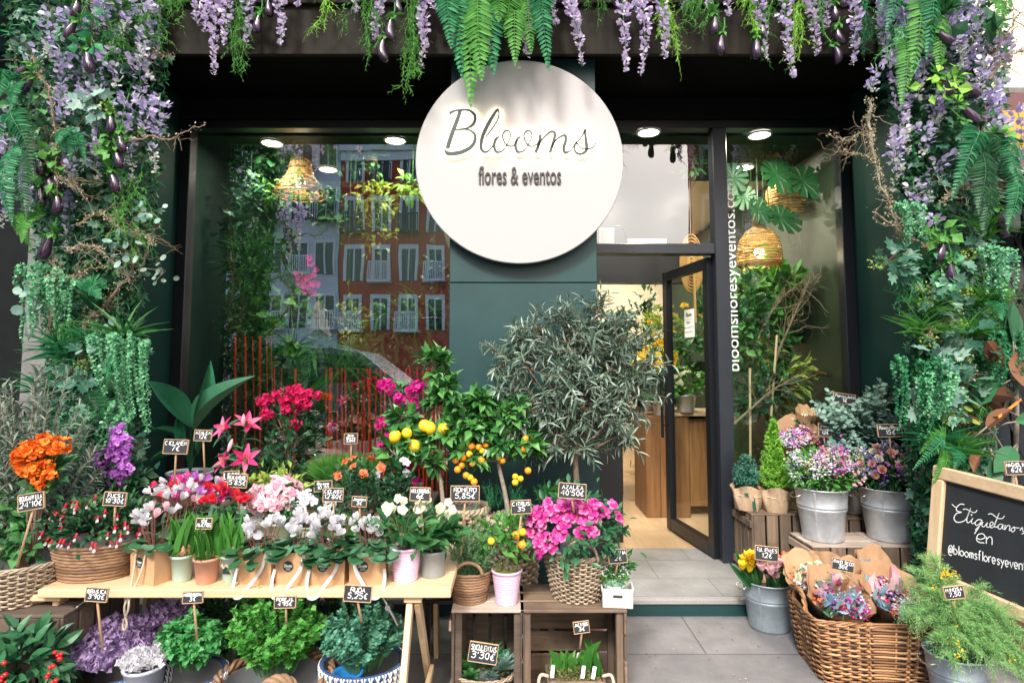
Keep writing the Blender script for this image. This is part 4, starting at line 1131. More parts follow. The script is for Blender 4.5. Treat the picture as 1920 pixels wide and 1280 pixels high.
# ---- hanging feathery sprays
def spray(lab, a, b, Y, n=5, spread=0.06, mat=L_BRI, leaf=0.035, wd=0.16, dens=34, droop=0.1, name='trailing_spray', tpl=None, wav=0.02, group='feathery trailing sprays in the garland'):
    A = at(a[0], a[1], Y); B = at(b[0], b[1], Y - .06)
    t = thing(name, lab, 'greenery', A, 0, group)
    mb = MB(); L = np.linalg.norm(B - A)
    for k in range(n):
        e = (B - A) * uni(.55, 1.0) + np.array([rng.normal(0, spread), rng.normal(0, spread * .6), 0])
        s0 = np.array([rng.normal(0, spread * .6), rng.normal(0, .02), 0])
        P = catmull(np.array([s0, s0 + (e - s0) * .35 + rng.normal(0, wav, 3), s0 + (e - s0) * .7 + rng.normal(0, wav, 3), e]), 5)
        nl = max(10, int(np.linalg.norm(e - s0) * dens / leaf * 0.09))
        shoot(mb, P, nl, tpl or BLADE, leaf, wd, 0, 0, .002, .55, .02, .3, None, .25)
        for j in range(int(3 + L * 8)):
            i = rng.integers(3, len(P)); d = rng.normal(0, 1, 3) * [1, .6, .3] + [0, 0, -1.0]
            shoot(mb, path(P[i], d, uni(.05, .1), .2, 5), 8, tpl or BLADE, leaf * .8, wd, 0, 0, .0012, .6, .1, .3)
    mb.build('foliage', mat, t)
    return t
FS = [((450,-30),(462,131),8,.05,L_BRI),((317,-40),(317,48),6,.06,L_BRI),((608,-40),(596,56),3,.03,L_LIME),((668,-40),(652,50),4,.05,L_BRI),((700,-30),(700,131),4,.05,L_BRI),((772,-30),(765,178),8,.035,L_BRI),
      ((1120,-40),(1123,33),4,.05,L_BRI),((1245,-30),(1258,117),7,.03,L_LIME),((1290,-40),(1290,30),5,.05,L_BRI),((1320,-40),(1316,68),5,.04,L_BRI),((1400,-30),(1402,74),4,.04,L_LIME),((1432,0),(1434,136),3,.02,L_BRI),
      ((1500,-30),(1495,132),5,.035,L_LIME),((1620,-40),(1622,95),6,.04,L_EMER),((1655,-30),(1655,115),5,.04,L_BRI),((1460,-50),(1462,30),4,.06,L_BRI),((350,-60),(345,38),5,.05,L_BRI),((1540,-60),(1530,60),4,.04,L_BRI)]
fs = [spray('', a, b, 3.34, n, sp, m) for a, b, n, sp, m in FS]
rank(fs, 'feathery green spray trailing over the dark fascia, %s from the left', lambda o: o.location.x)
CS = [((245,320),(238,460),7,.06,L_BRI,'bright feathery spray on the inner side of the left vine column'),((255,420),(262,480),4,.05,L_BRI,'loose green spray over the left green reveal'),((108,850),(115,975),10,.05,L_EMER,'dark feathery spray hanging behind the orange bougainvillea'),
      ((135,600),(130,660),6,.05,L_BRI,'short grassy spray below the mint cascade of the left pilaster'),((1700,440),(1708,585),9,.045,L_EMER,'long feathery spray hanging down the inner side of the right vine column'),((1745,430),(1752,500),6,.04,L_EMER,'feathery spray behind the single low aubergine of the right column'),
      ((1835,720),(1838,800),8,.06,L_BRI,'feathery spray beside the rubber tree'),((1690,40),(1695,130),6,.05,L_MINT,'blue green spray between the fern and racemes of the right column'),((230,40),(220,110),5,.05,L_BRI,'green spray between the racemes at the top of the left column'),
      ((150,20),(140,95),5,.06,L_EMER,'emerald spray at the top of the left column'),((265,10),(262,70),6,.07,L_BRI,'fluffy green spray at the top left corner of the fascia')]
for a, b, n, sp, m, lab in CS: spray(lab, a, b, 3.08, n, sp, m)

# ---- mint cascades (strings of small round leaves)
def cascade(lab, a, b, Y, n, spread, mat=L_MINT, leaf=0.016):
    A = at(a[0], a[1], Y); B = at(b[0], b[1], Y)
    t = thing('trailing_plant', lab, 'trailing plant', A, 0, 'mint green cascades in the garland')
    mb = MB(); L = np.linalg.norm(B - A)
    for k in range(n):
        s0 = np.clip(np.array([rng.normal(0, spread), rng.normal(0, spread * .5), rng.normal(0, spread * .4)]), -spread * 1.5, spread * 1.5)
        out = np.array([s0[0] * .25 + rng.normal(0, .012), -0.04 - .04 * rng.random(), .015])
        e = (B - A) * uni(.4, 1.1) + s0 * .95 + [0, -.05, 0]
        P = catmull(np.array([s0, s0 + out, (s0 + out + e) / 2 + [0, -.015, -.02], e]), 5)
        ll = np.linalg.norm(e - s0)
        shoot(mb, P, int(16 + ll * 190), ROUND, leaf * uni(.8, 1.2), 0.85, 0, 0, .0012, 1.1, .02, .35)
    mb.build('foliage', mat, t)
    return t
cascade('large mint green cascade of tiny leaves in front of the left green reveal', (240, 650), (258, 790), 2.98, 34, .07)
cascade('low mint green cascade above the purple bougainvillea', (190, 790), (165, 880), 2.95, 34, .08)
cascade('mint green cascade on the outer side of the left pilaster', (95, 555), (85, 640), 3.05, 16, .05)
cascade('mint green cascade under the lichen branch of the left column', (125, 530), (120, 610), 3.05, 14, .05, L_MINT)
cascade('pale green cascade high on the right vine column', (1690, 395), (1700, 455), 3.0, 14, .03)
cascade('mint green cascade on the outer edge of the right column', (1850, 480), (1858, 560), 3.0, 16, .045)
cascade('mint green cascade low on the inner edge of the right column', (1712, 690), (1702, 800), 3.0, 26, .06, L_EMER)
cascade('mint green cascade in the lower middle of the right column', (1750, 720), (1735, 790), 2.98, 18, .06)
cascade('green cascade below the rubber tree leaves on the right column', (1855, 640), (1850, 730), 3.0, 18, .05, L_EMER)
cascade('pale mint cascade above the left pilaster fern', (75, 510), (70, 545), 3.1, 9, .04)

# ---- grass tufts
def tuft(lab, c, Y, n, L, mat, wd=0.05, out=0.8, name='grass_tuft', tpl=None, group='grassy tufts in the garland'):
    A = at(c[0], c[1], Y)
    t = thing(name, lab, 'tuft', A, 0, group)
    d = dirs(n, -.2) * [1, .7, 1] + [0, -.5, .55 / out * .6]
    mb = MB(); scatter(mb, tpl or GRASS, rng.normal(0, .012, (n, 3)), d, np.array([0, -.3, 1]) + rng.normal(0, .3, (n, 3)), uni(.55, 1.1, n) * L, wd * L * uni(.7, 1.2, n))
    mb.build('blades', mat, t); return t
for lab, c, n, L, m, w_ in (('dark green grass tuft left of the trunk in the left column', (122,665), 60, .2, L_EMER, .07), ('broad leaved tuft on the inner side of the left column', (235,640), 34, .24, L_MID, .13), ('grass tuft right of the trunk in the left column', (170,650), 50, .16, L_EMER, .07),
        ('grass tuft left of the lacy fern in the left column', (92,740), 50, .18, L_EMER, .06), ('arching grass tuft on the inner edge of the right column', (1735,590), 60, .2, L_BRI, .05), ('lower arching grass tuft on the inner edge of the right column', (1728,625), 55, .2, L_BRI, .05),
        ('grass tuft in the outer middle of the right column', (1838,570), 60, .17, L_BRI, .05), ('dark grass tuft at the foot of the right column', (1755,835), 80, .2, L_EMER, .06), ('grass tuft behind the rubber tree', (1835,690), 50, .16, L_EMER, .06), ('grass tuft above the chalkboard', (1790,850), 70, .2, L_BRI, .05),
        ('spiky grass tuft high on the outer right column', (1850,440), 60, .16, L_BRI, .05), ('grass tuft beside the bottom left cascade', (110,800), 60, .2, L_EMER, .05), ('grass tuft low beside the purple bougainvillea', (130,830), 50, .16, L_EMER, .05), ('leafy tuft above the left lilac racemes', (230,20), 40, .14, L_BRI, .12),
        ('grass tuft in the middle of the right column', (1820,630), 60, .17, L_BRI, .05), ('tuft of leaves at the top of the right column', (1770,20), 40, .16, L_MID, .12)):
    tuft(lab, c, 3.02, n, L, m, w_)

# ---- ivy, eucalyptus and broad leaf sprigs
def sprig(lab, c, Y, n, rad, tpl, L, mat, Wf=0.9, name='ivy_sprig', cat='ivy', group='ivy and leaf sprigs in the garland'):
    A = at(c[0], c[1], Y)
    t = thing(name, lab, cat, A, 0, group)
    mb = MB()
    P = rng.normal(0, 1, (n, 3)) * rad * [1, .45, 1] * .6
    D = rng.normal(0, .8, (n, 3)) + [0, -.5, -.5] + P / rad * .8
    U = np.array([0, -1, .35]) + rng.normal(0, .4, (n, 3))
    scatter(mb, tpl, P, D, U, uni(.7, 1.2, n) * L, uni(.7, 1.2, n) * L * Wf)
    mb.build('leaves', mat, t)
    mb = MB()
    for p in P[::2]: tube(mb, [(0, .05, 0), p * .5 + [0, .02, 0], p], .0016, 4, cap=False)
    mb.build('stem', TWIG, t); return t
for lab, c, n, r, tp, L, m in (('pale ivy sprig between the racemes of the left column', (168,190), 16, .09, IVY, .08, L_EUC), ('ivy sprig below the trunk fork in the left column', (150,700), 22, .1, IVY, .075, L_IVY), ('ivy sprig above the fuchsia basket', (165,740), 24, .1, IVY, .07, L_IVY),
        ('round leaf sprig below the left cascade', (195,645), 16, .08, ROUND, .05, L_EUC), ('eucalyptus sprig at the left pilaster', (48,560), 9, .07, ROUND, .05, L_EUC), ('ivy sprig beside the purple bougainvillea', (262,850), 26, .08, IVY, .05, L_IVY), ('dark leaf sprig beside the fuchsia sign', (140,910), 26, .08, ROUND, .055, L_IVY),
        ('ivy sprig reaching out over the right green reveal', (1672,490), 20, .08, IVY, .075, L_IVY), ('large ivy sprig in the lower middle of the right column', (1772,690), 26, .1, IVY, .085, L_EUC), ('ivy sprig right of the lower cascade on the right column', (1800,650), 22, .1, IVY, .075, L_IVY), ('ivy sprig low in the right column', (1795,725), 22, .09, IVY, .08, L_IVY),
        ('ivy sprig beside the hanging aubergines of the right column', (1815,480), 22, .1, IVY, .07, L_IVY), ('round leaf sprig low in the right column', (1790,790), 16, .08, ROUND, .05, L_YEL), ('ivy sprig above the eucalyptus bouquet', (1762,750), 22, .09, IVY, .08, L_EUC), ('dark leaf sprig in the right column under the moss', (1770,560), 26, .1, IVY, .07, L_IVY),
        ('green leaf sprig over the left racemes', (160,60), 26, .09, LEAFW, .06, L_EMER), ('green leaf sprig under the left aubergine pair', (50,205), 22, .07, LEAFW, .06, L_MID), ('green leaf sprig around the left middle aubergines', (212,265), 24, .07, LEAFW, .05, L_BRI), ('green leaf sprig over the low left aubergines', (95,305), 24, .08, LEAFW, .06, L_BRI),
        ('yellow green leaf sprig beside the right aubergines', (1778,150), 24, .07, LEAFW, .06, L_LIME), ('bright leaf sprig above the low right aubergines', (1768,435), 20, .05, LEAFW, .06, L_BRI), ('leaf sprig round the twin low aubergines of the right column', (1775,510), 24, .06, LEAFW, .055, L_MINT), ('leaf sprig at the outer right aubergine', (1872,255), 18, .05, LEAFW, .055, L_BRI),
        ('eucalyptus sprig over the left green reveal', (275,395), 14, .07, ROUND, .035, L_EUC), ('small eucalyptus sprig reaching over the left reveal', (300,505), 12, .06, ROUND, .035, L_GREY), ('eucalyptus sprig in the dry twigs of the left column', (235,470), 18, .08, ROUND, .04, L_EUC), ('round leaf sprig at the top left corner', (45,90), 9, .07, ROUND, .05, L_EUC),
        ('large dark blue leaf sprig at the top right', (1845,30), 7, .06, LEAFW, .11, L_DARK), ('ivy sprig in the middle of the right column', (1745,540), 20, .09, IVY, .07, L_IVY)):
    sprig(lab, c, 2.98, n, r, tp, L, m)
def bits(lab, c, n=60, r=.05, mat=L_YEL, Y=2.96):
    A = at(c[0], c[1], Y); t = thing('flower_cluster', lab, 'flowers', A, 0, 'yellow green flower clusters in the garland')
    mb = MB(); leafball(mb, ROUND, n, (0, 0, 0), (r, r * .6, r * .6), (.007, .013), .9, 0, .3, .2, -1)
    mb.build('florets', mat, t)
for i, c in enumerate([(200,200),(1818,475),(1738,568),(1730,540),(1795,610),(1808,550),(1806,672),(1745,640),(1790,785),(1643,492),(158,683),(90,830)]):
    bits('tiny yellow green flower cluster %s' % ['in the left column beside the pale ivy', 'right of the low aubergine', 'under the long feathery spray', 'beside the long feathery spray', 'above the middle ivy of the right column', 'left of the outer grass tuft', 'beside the large ivy of the right column', 'between the two arching grass tufts', 'above the dark tuft at the foot of the right column', 'at the tip of the ivy over the right reveal', 'beside the trunk in the left column', 'beside the orange bougainvillea'][i], c)

# ---- bare branches and lichen
def branch(lab, pts, Y, r=0.008, mat=BARK, twigs=8, tl=.14, lich=40, name='bare_branch'):
    P3 = np.array([at(x, y, Y + (p[0] if p else 0)) for x, y, *p in pts])
    A = P3[0]; P = catmull(P3 - A, 5); P[1:] += rng.normal(0, .004, (len(P) - 1, 3))
    t = thing(name, lab, 'branch', A, 0, 'bare branches in the garland')
    mb = MB(); tube(mb, P, np.linspace(r, r * .35, len(P)), 7)
    mb2 = MB()
    for k in range(twigs):
        i = rng.integers(2, len(P)); d = nrm(P[min(i, len(P) - 1)] - P[i - 1]) + rng.normal(0, .8, 3) * [1, .5, 1]
        Q = path(P[i - 1], d, uni(.5, 1.1) * tl, rng.normal(0, .2), 6, .5); tube(mb, Q, np.linspace(r * .4, r * .12, 6), 5)
        for j in (2, 4):
            Q2 = path(Q[j], nrm(Q[j] - Q[j - 1]) + rng.normal(0, .9, 3) * [1, .5, 1], uni(.03, .09), 0, 5, .5); tube(mb, Q2, np.linspace(r * .22, r * .1, 5), 4)
    mb.build('wood', mat, t)
    if lich:
        i = rng.integers(0, len(P), lich * 6)
        leafp = P[i] + rng.normal(0, r * 1.6, (lich * 6, 3))
        scatter(mb2, LEAF, leafp, rng.normal(0, 1, (lich * 6, 3)), rng.normal(0, 1, (lich * 6, 3)), uni(.006, .016, lich * 6), uni(.004, .01, lich * 6))
        mb2.build('lichen', L_LICH, t)
    return t
branch('bare forked branch sticking out over the left window', [(230,265),(280,258),(318,260),(340,250),(382,232)], 3.0, .006, TWIG, 5, .08, 10)
branch('short bare twig below the end of the fascia on the left', [(255,125),(272,110),(295,98),(312,108)], 3.1, .005, TWIG, 4, .06, 8)
branch('long thin dark branch looping through the top of the left column', [(60,105),(75,140),(95,180),(105,260),(120,310),(160,370)], 2.97, .007, BARK, 9, .16, 50)
branch('dark vine trunk climbing the left column', [(105,790),(112,720),(150,680),(160,610),(190,580),(240,520),(262,470)], 3.08, .016, BARK, 6, .14, 120, 'vine_trunk')
branch('pale bare branch crossing the middle of the left column', [(85,520),(105,525),(135,520),(165,505),(200,500)], 3.0, .006, TWIG, 6, .1, 30)
branch('grey twiggy branch beside the hanging aubergine of the left column', [(90,640),(95,580),(100,530),(105,500),(85,460)], 3.05, .01, BARKG, 7, .14, 90)
branch('tangle of dry twigs in the middle of the left column', [(150,420),(190,400),(225,430),(270,440),(290,460)], 3.0, .005, TWIG, 16, .16, 60)
branch('lower tangle of dry twigs in the left column', [(130,470),(170,460),(200,480),(240,520)], 3.0, .005, BARKG, 14, .15, 60)
branch('curling dry twigs left of the lilac racemes', [(30,230),(60,270),(110,330),(140,350)], 2.96, .006, TWIG, 10, .14, 50)
branch('bare pale twigs reaching over the tall right pane', [(1640,300),(1630,262),(1615,250),(1590,262),(1558,255)], 3.05, .006, TWIG, 10, .13, 30)
branch('drooping bare twig under the pale twigs at the right pane', [(1640,300),(1615,290),(1590,288),(1570,275)], 3.05, .004, TWIG, 8, .1, 20)
branch('mossy branch along the inner edge of the right column', [(1630,190),(1632,250),(1645,320),(1670,390),(1690,440)], 3.08, .008, BARKG, 9, .12, 140)
branch('straight cut branch end poking out over the right reveal', [(1745,468),(1710,450),(1670,420),(1636,394)], 3.0, .011, TWIG, 3, .06, 10)
branch('pale branch with lichen across the middle of the right column', [(1770,375),(1800,350),(1840,345),(1880,345)], 2.97, .007, BARKG, 8, .12, 90)
branch('thin dry branch crossing the lower right column', [(1735,630),(1760,610),(1790,590),(1802,580)], 2.97, .006, TWIG, 5, .08, 20)
branch('dark bare branch low in the right column', [(1800,760),(1812,720),(1825,690)], 2.97, .008, BARK, 4, .08, 20)
branch('dark bare twigs in front of the cream wall at the top right', [(1840,130),(1870,90),(1895,50),(1915,20)], 3.1, .006, BARK, 14, .16, 20)
branch('second spray of dark twigs against the cream wall', [(1855,150),(1885,110),(1920,95)], 3.1, .006, BARK, 12, .16, 20)

# ---- the creeper underneath
LB = [(-40,0,300),(100,20,315),(200,10,310),(300,10,300),(400,60,290),(500,75,275),(600,85,255),(700,95,270),(800,90,270),(900,60,255),(960,30,220),(1040,20,200)]
RB = [(-40,1645,1885),(100,1650,1885),(200,1665,1880),(300,1675,1875),(400,1695,1870),(500,1695,1868),(600,1705,1868),(700,1705,1865),(800,1705,1860),(900,1705,1860),(960,1710,1860),(1080,1715,1870)]
def creeper(lab, B, n):
    A = at((B[5][1] + B[5][2]) / 2, 960, 3.25); A[2] = 0.02
    t = thing('creeper', lab, 'creeper', A)
    B = np.array(B, float)
    for nm, tpl, k, L, Wf, mat in (('dark_leaves', LEAFW, .34, (.03, .06), .6, L_DARK), ('ivy_leaves', IVY, .2, (.04, .07), .95, L_IVY), ('bright_leaves', LEAFW, .24, (.025, .055), .55, L_MID), ('feathery_leaves', BLADE, .3, (.03, .08), .16, L_EMER)):
        N = int(n * k); mb = MB()
        y = uni(-40, B[-1, 0], N); x0 = np.interp(y, B[:, 0], B[:, 1]); x1 = np.interp(y, B[:, 0], B[:, 2])
        u = rng.random(N); x = x0 + (x1 - x0) * u
        dd_ = np.clip(1 - np.abs(u - .5) * 2, 0, 1)
        Y = 3.38 - .26 * dd_ ** .5 * rng.random(N) ** .7
        P = np.array([at(a, b, c) for a, b, c in zip(x, y, Y)]) - A
        D = rng.normal(0, .7, (N, 3)) + [0, -.5, -.45]; U = np.array([0, -1, .5]) + rng.normal(0, .5, (N, 3))
        l = uni(L[0], L[1], N); scatter(mb, tpl, P, D, U, l, l * Wf); mb.build(nm, mat, t)
    mb = MB()
    for k in range(9):
        yy = np.linspace(960, -60, 9); u = uni(.2, .8)
        P = np.array([at(np.interp(v, B[:, 0], B[:, 1]) * (1 - u) + np.interp(v, B[:, 0], B[:, 2]) * u + rng.normal(0, 18), v, 3.34) for v in yy]) - A
        tube(mb, catmull(P, 4), .008, 6)
    mb.build('stem', BARK, t)
creeper('dense green creeper covering the stone pilaster left of the shop front', LB, 11000)
creeper('dense green creeper covering the stone pilaster right of the shop front', RB, 11000)
# greenery mass along the top of the fascia, mostly above the picture
A = np.array([0, YS - .05, zf2 + .12]); t = thing('garland_greenery', 'leafy greenery lying along the top of the dark fascia', 'greenery', A)
mb = MB(); N = 1500
P = np.stack([uni(XL, XR, N), uni(-.1, .05, N), uni(-.02, .3, N)], 1)
scatter(mb, BLADE, P, rng.normal(0, .7, (N, 3)) + [0, -.5, -.5], np.array([0, -1, .4]) + rng.normal(0, .4, (N, 3)), uni(.04, .09, N), uni(.012, .03, N)); mb.build('foliage', L_BRI, t)
# ------------------------------------------------------------------ builders for pots, baskets, crates, signs and plants
def gx(px, Y, z):
    zc = Y * CP + (z - CAM[2]) * SP
    return np.array([(px - 960) / F * zc, Y, z])
def pm(w, Y, z=0.6): return w / F * (Y * CP + (z - CAM[2]) * SP)

def soil(t, r, z, sy=1, mat=None):
    mb = MB(); lathe(mb, [(r, z - .004), (r * .7, z + .004), (r * .3, z + .007), (0.0005, z + .006)], 20, 0, (0, 0, 0), 1, sy); mb.build('soil', mat or SOIL, t, smooth=True)
def pot(t, r0, r1, h, mat, rim=0.006, ribs=0, sy=1, name='pot'):
    mb = MB(); wt = 0.004
    prof = [(0.001, 0.001), (r0 * .94, 0.0), (r0, .004)]
    if ribs:
        for i in range(ribs * 4 + 1):
            u = i / (ribs * 4); prof.append((r0 + (r1 - r0) * u - .0018 * (0.5 + .5 * math.cos(i * math.pi / 2)), .004 + (h - rim * 2 - .004) * u))
    else: prof.append((r0 + (r1 - r0) * .97 * (1 - rim * 2 / h), h - rim * 2.2))
    prof += [(r1 + rim * .6, h - rim * 2), (r1 + rim * .7, h - rim * .4), (r1 + rim * .3, h), (r1 - wt, h), (r1 - wt - .003, h - .01), (r0 * .9, .01)]
    lathe(mb, prof, 36, 0, (0, 0, 0), 1, sy); return mb.build(name, mat, t, smooth=True)

def bucket(name, lab, loc, r0, r1, h, mat=ZINC, cat='bucket'):
    t = thing(name, lab, cat, loc)
    wl = lambda z: r0 + (r1 - r0) * z / h
    prof = [(0.001, .004), (r0 - .004, .004), (r0 - .002, 0), (r0 + .003, .002), (r0 + .003, .014), (wl(.02), .02)]
    for zc in (.6, .66):
        z = h * zc; prof += [(wl(z - .01), z - .01), (wl(z) + .004, z - .003), (wl(z) + .004, z + .003), (wl(z + .01), z + .01)]
    prof += [(wl(h - .012), h - .012), (r1 + .006, h - .008), (r1 + .007, h - .002), (r1 + .003, h), (r1 - .002, h - .004), (r1 - .006, h - .02), (r0, .02)]
    mb = MB(); lathe(mb, prof, 48); mb.build('body', mat, t, smooth=True)
    mb = MB()
    a = -2.3
    obox(mb, ((wl(h * .5) + .0005) * math.cos(a), (wl(h * .5) + .0005) * math.sin(a), h * .5), (.004, .012, h * .88), rotm(0, math.atan2(r1 - r0, h), a), 0, .001); mb.build('seam', mat, t)
    mb = MB()
    for sg in (-1, 1):
        P = [(sg * (wl(h * .85)) * math.cos(b), .05 * math.sin(b * 3), h * .83) for b in (0, )]
        x = sg * (wl(h * .84) + .004)
        tube(mb, catmull([(x, -.045, h * .86), (x + sg * .022, -.04, h * .83), (x + sg * .03, 0, h * .8), (x + sg * .022, .04, h * .83), (x, .045, h * .86)], 5), .004, 6)
    mb.build('handle', STEEL, t, smooth=True)
    mb = MB(); lathe(mb, [(r1 - .01, h - .06), (.001, h - .06)], 32); mb.build('water', plain('dark_water', (.02, .025, .02), .1), t)
    return t

def _per(e, rx, ry, a):
    c, s = np.cos(a), np.sin(a)
    if e <= 2: return np.stack([rx * c, ry * s], -1)
    k = 2.0 / e
    return np.stack([rx * np.sign(c) * np.abs(c) ** k, ry * np.sign(s) * np.abs(s) ** k], -1)
def basket(name, lab, loc, r0, r1, h, sy=1, rows=12, stakes=24, mat=WICKER, e=2, handles=0, rotz=0, group=None, sr=None, liner=LINER, hmat=None):
    """woven basket: strands running in and out of upright stakes"""
    t = thing(name, lab, 'basket', loc, rotz, group)
    seg = stakes * 4; a = np.arange(seg) * 2 * math.pi / seg
    if e > 2:    # spread the samples evenly round a squarish outline
        b = np.linspace(0, 2 * math.pi, 4001); q = _per(e, 1, sy, b); l = np.concatenate([[0], np.cumsum(np.linalg.norm(np.diff(q, axis=0), axis=1))])
        a = np.interp(np.arange(seg) / seg * l[-1], l, b)
    sr = sr or h / rows * .46; amp = sr * 1.25
    mb = MB()
    for k in range(rows):
        u = (k + .5) / rows; r = r0 + (r1 - r0) * u ** .85
        q = _per(e, r, r * sy, a); nn = nrm(_per(e, 1, 1, a) if e <= 2 else np.stack([np.gradient(q[:, 1]), -np.gradient(q[:, 0])], 1))
        off = amp * np.sin(np.arange(seg) / 4 * math.pi + k * math.pi + .4)
        z = h * u + .15 * sr * np.sin(np.arange(seg) * .37 + k) + rng.normal(0, sr * .08, seg)
        tube(mb, np.column_stack([q + nn * off[:, None], z]), sr * (1 + .12 * np.sin(k * 3.1)), 5, 0, True)
    mb.build('weave', mat, t, smooth=True)
    mb = MB()
    for i in range(stakes):
        b = a[i * 4] ; p0 = _per(e, r0, r0 * sy, np.array([b]))[0]; p1 = _per(e, r1, r1 * sy, np.array([b]))[0]
        tube(mb, [(*p0, 0), (*((p0 + p1) / 2 + (p1 - p0) * .06), h * .5), (*p1, h)], sr * .8, 5)
    mb.build('stakes', mat, t, smooth=True)
    mb = MB()
    for k in range(3):
        q = _per(e, r1, r1 * sy, a); ph = np.arange(seg) * stakes / seg * 2 * math.pi * .35 + k * 2.09
        nn = nrm(q)
        tube(mb, np.column_stack([q + nn * (np.cos(ph) * sr * 1.1)[:, None], h + np.sin(ph) * sr * 1.1 + sr]), sr * .95, 5, 0, True)
    mb.build('rim', mat, t, smooth=True)
    mb = MB(); n = len(a)
    for r, z in ((r0 - sr * 1.6, .006), (r1 - sr * 2.4, h - .003)):
        pass
    A0 = np.column_stack([_per(e, r0 - amp * 2, (r0 - amp * 2) * sy, a), np.full(n, .006)]); A1 = np.column_stack([_per(e, r1 - amp * 2.2, (r1 - amp * 2.2) * sy, a), np.full(n, h)])
    i = np.arange(n); j = (i + 1) % n
    mb.add(np.concatenate([A0, A1, [[0, 0, .006]]]), np.stack([i, j, n + j, n + i], 1)); mb.f[3].append((np.stack([np.full(n, 2 * n), j, i], 1), 0)); mb.build('liner', liner, t, smooth=True)
    for k in range(handles if isinstance(handles, int) else len(handles)):
        ang = (k * math.pi) if isinstance(handles, int) else handles[k]
        c = _per(e, r1, r1 * sy, np.array([ang]))[0]; tg = np.array([-c[1], c[0]]); tg = tg / np.linalg.norm(tg)
        if e > 2: tg = np.array([0, 1.0]) if abs(c[0]) / 1 > abs(c[1]) / sy else np.array([1.0, 0])
        wd = min(.075, r1 * .5); od = nrm(c)
        mb = MB()
        for s_ in range(3):
            tt = np.linspace(0, math.pi, 22); ph = tt * 5 + s_ * 2.09
            P = np.column_stack([c[0] + tg[0] * np.cos(tt) * wd + od[0] * np.cos(ph) * sr * 1.2, c[1] + tg[1] * np.cos(tt) * wd + od[1] * np.cos(ph) * sr * 1.2, h + np.sin(tt) * wd * 1.1 + np.sin(ph) * sr * 1.2])
            tube(mb, P, sr * 1.1, 5)
        mb.build('handle', hmat or mat, t, smooth=True)
    return t
def coil(name, lab, loc, r0, r1, h, sy=1, rows=12, mat=COILB, white=False, handles=0, rotz=0, bulge=.0):
    """basket of stacked coils"""
    t = thing(name, lab, 'basket', loc, rotz)
    mb = MB(); n = 64; a = np.arange(n) * 2 * math.pi / n; sr = h / rows * .56
    rr = lambda u: r0 + (r1 - r0) * u ** .8 + bulge * math.sin(u * math.pi)
    for k in range(rows):
        u = (k + .5) / rows; r = rr(u)
        w_ = 1 + rng.normal(0, .07, n)
        tube(mb, np.column_stack([r * np.cos(a), r * sy * np.sin(a), h * u + rng.normal(0, sr * .12, n)]), sr * w_, 6, 0, True)
    mb.build('coils', mat, t, smooth=True)
    if white:
        mb = MB()
        for k in range(rows // 2, rows):
            u = (k + .5) / rows; r = rr(u) + sr * .75
            m = 40
            for i in range(m):
                for d in (-1, 1):
                    b0 = (i + .5) * 2 * math.pi / m; b1 = b0 + d * .045
                    tube(mb, [(r * math.cos(b0), r * sy * math.sin(b0), h * u - sr * .8), ((r + .002) * math.cos((b0 + b1) / 2), (r + .002) * sy * math.sin((b0 + b1) / 2), h * u), (r * math.cos(b1), r * sy * math.sin(b1), h * u + sr * .8)], sr * .3, 4)
        mb.build('stitching', WHITEC, t)
    mb = MB(); lathe(mb, [(.001, .006), (r0 - sr, .006), (r1 - sr * 1.2, h - .004)], 40, 0, (0, 0, 0), 1, sy); mb.build('liner', LINER, t, smooth=True)
    for k in range(handles):
        ang = -math.pi / 2 + k * math.pi; mb = MB()
        tt = np.linspace(0, math.pi, 16); wd = .06
        tube(mb, np.column_stack([r1 * math.cos(ang) + np.cos(tt) * wd, np.full(16, r1 * sy * math.sin(ang)), h + np.sin(tt) * wd * .9]), .008, 7); mb.build('handle', mat, t, smooth=True)
    return t

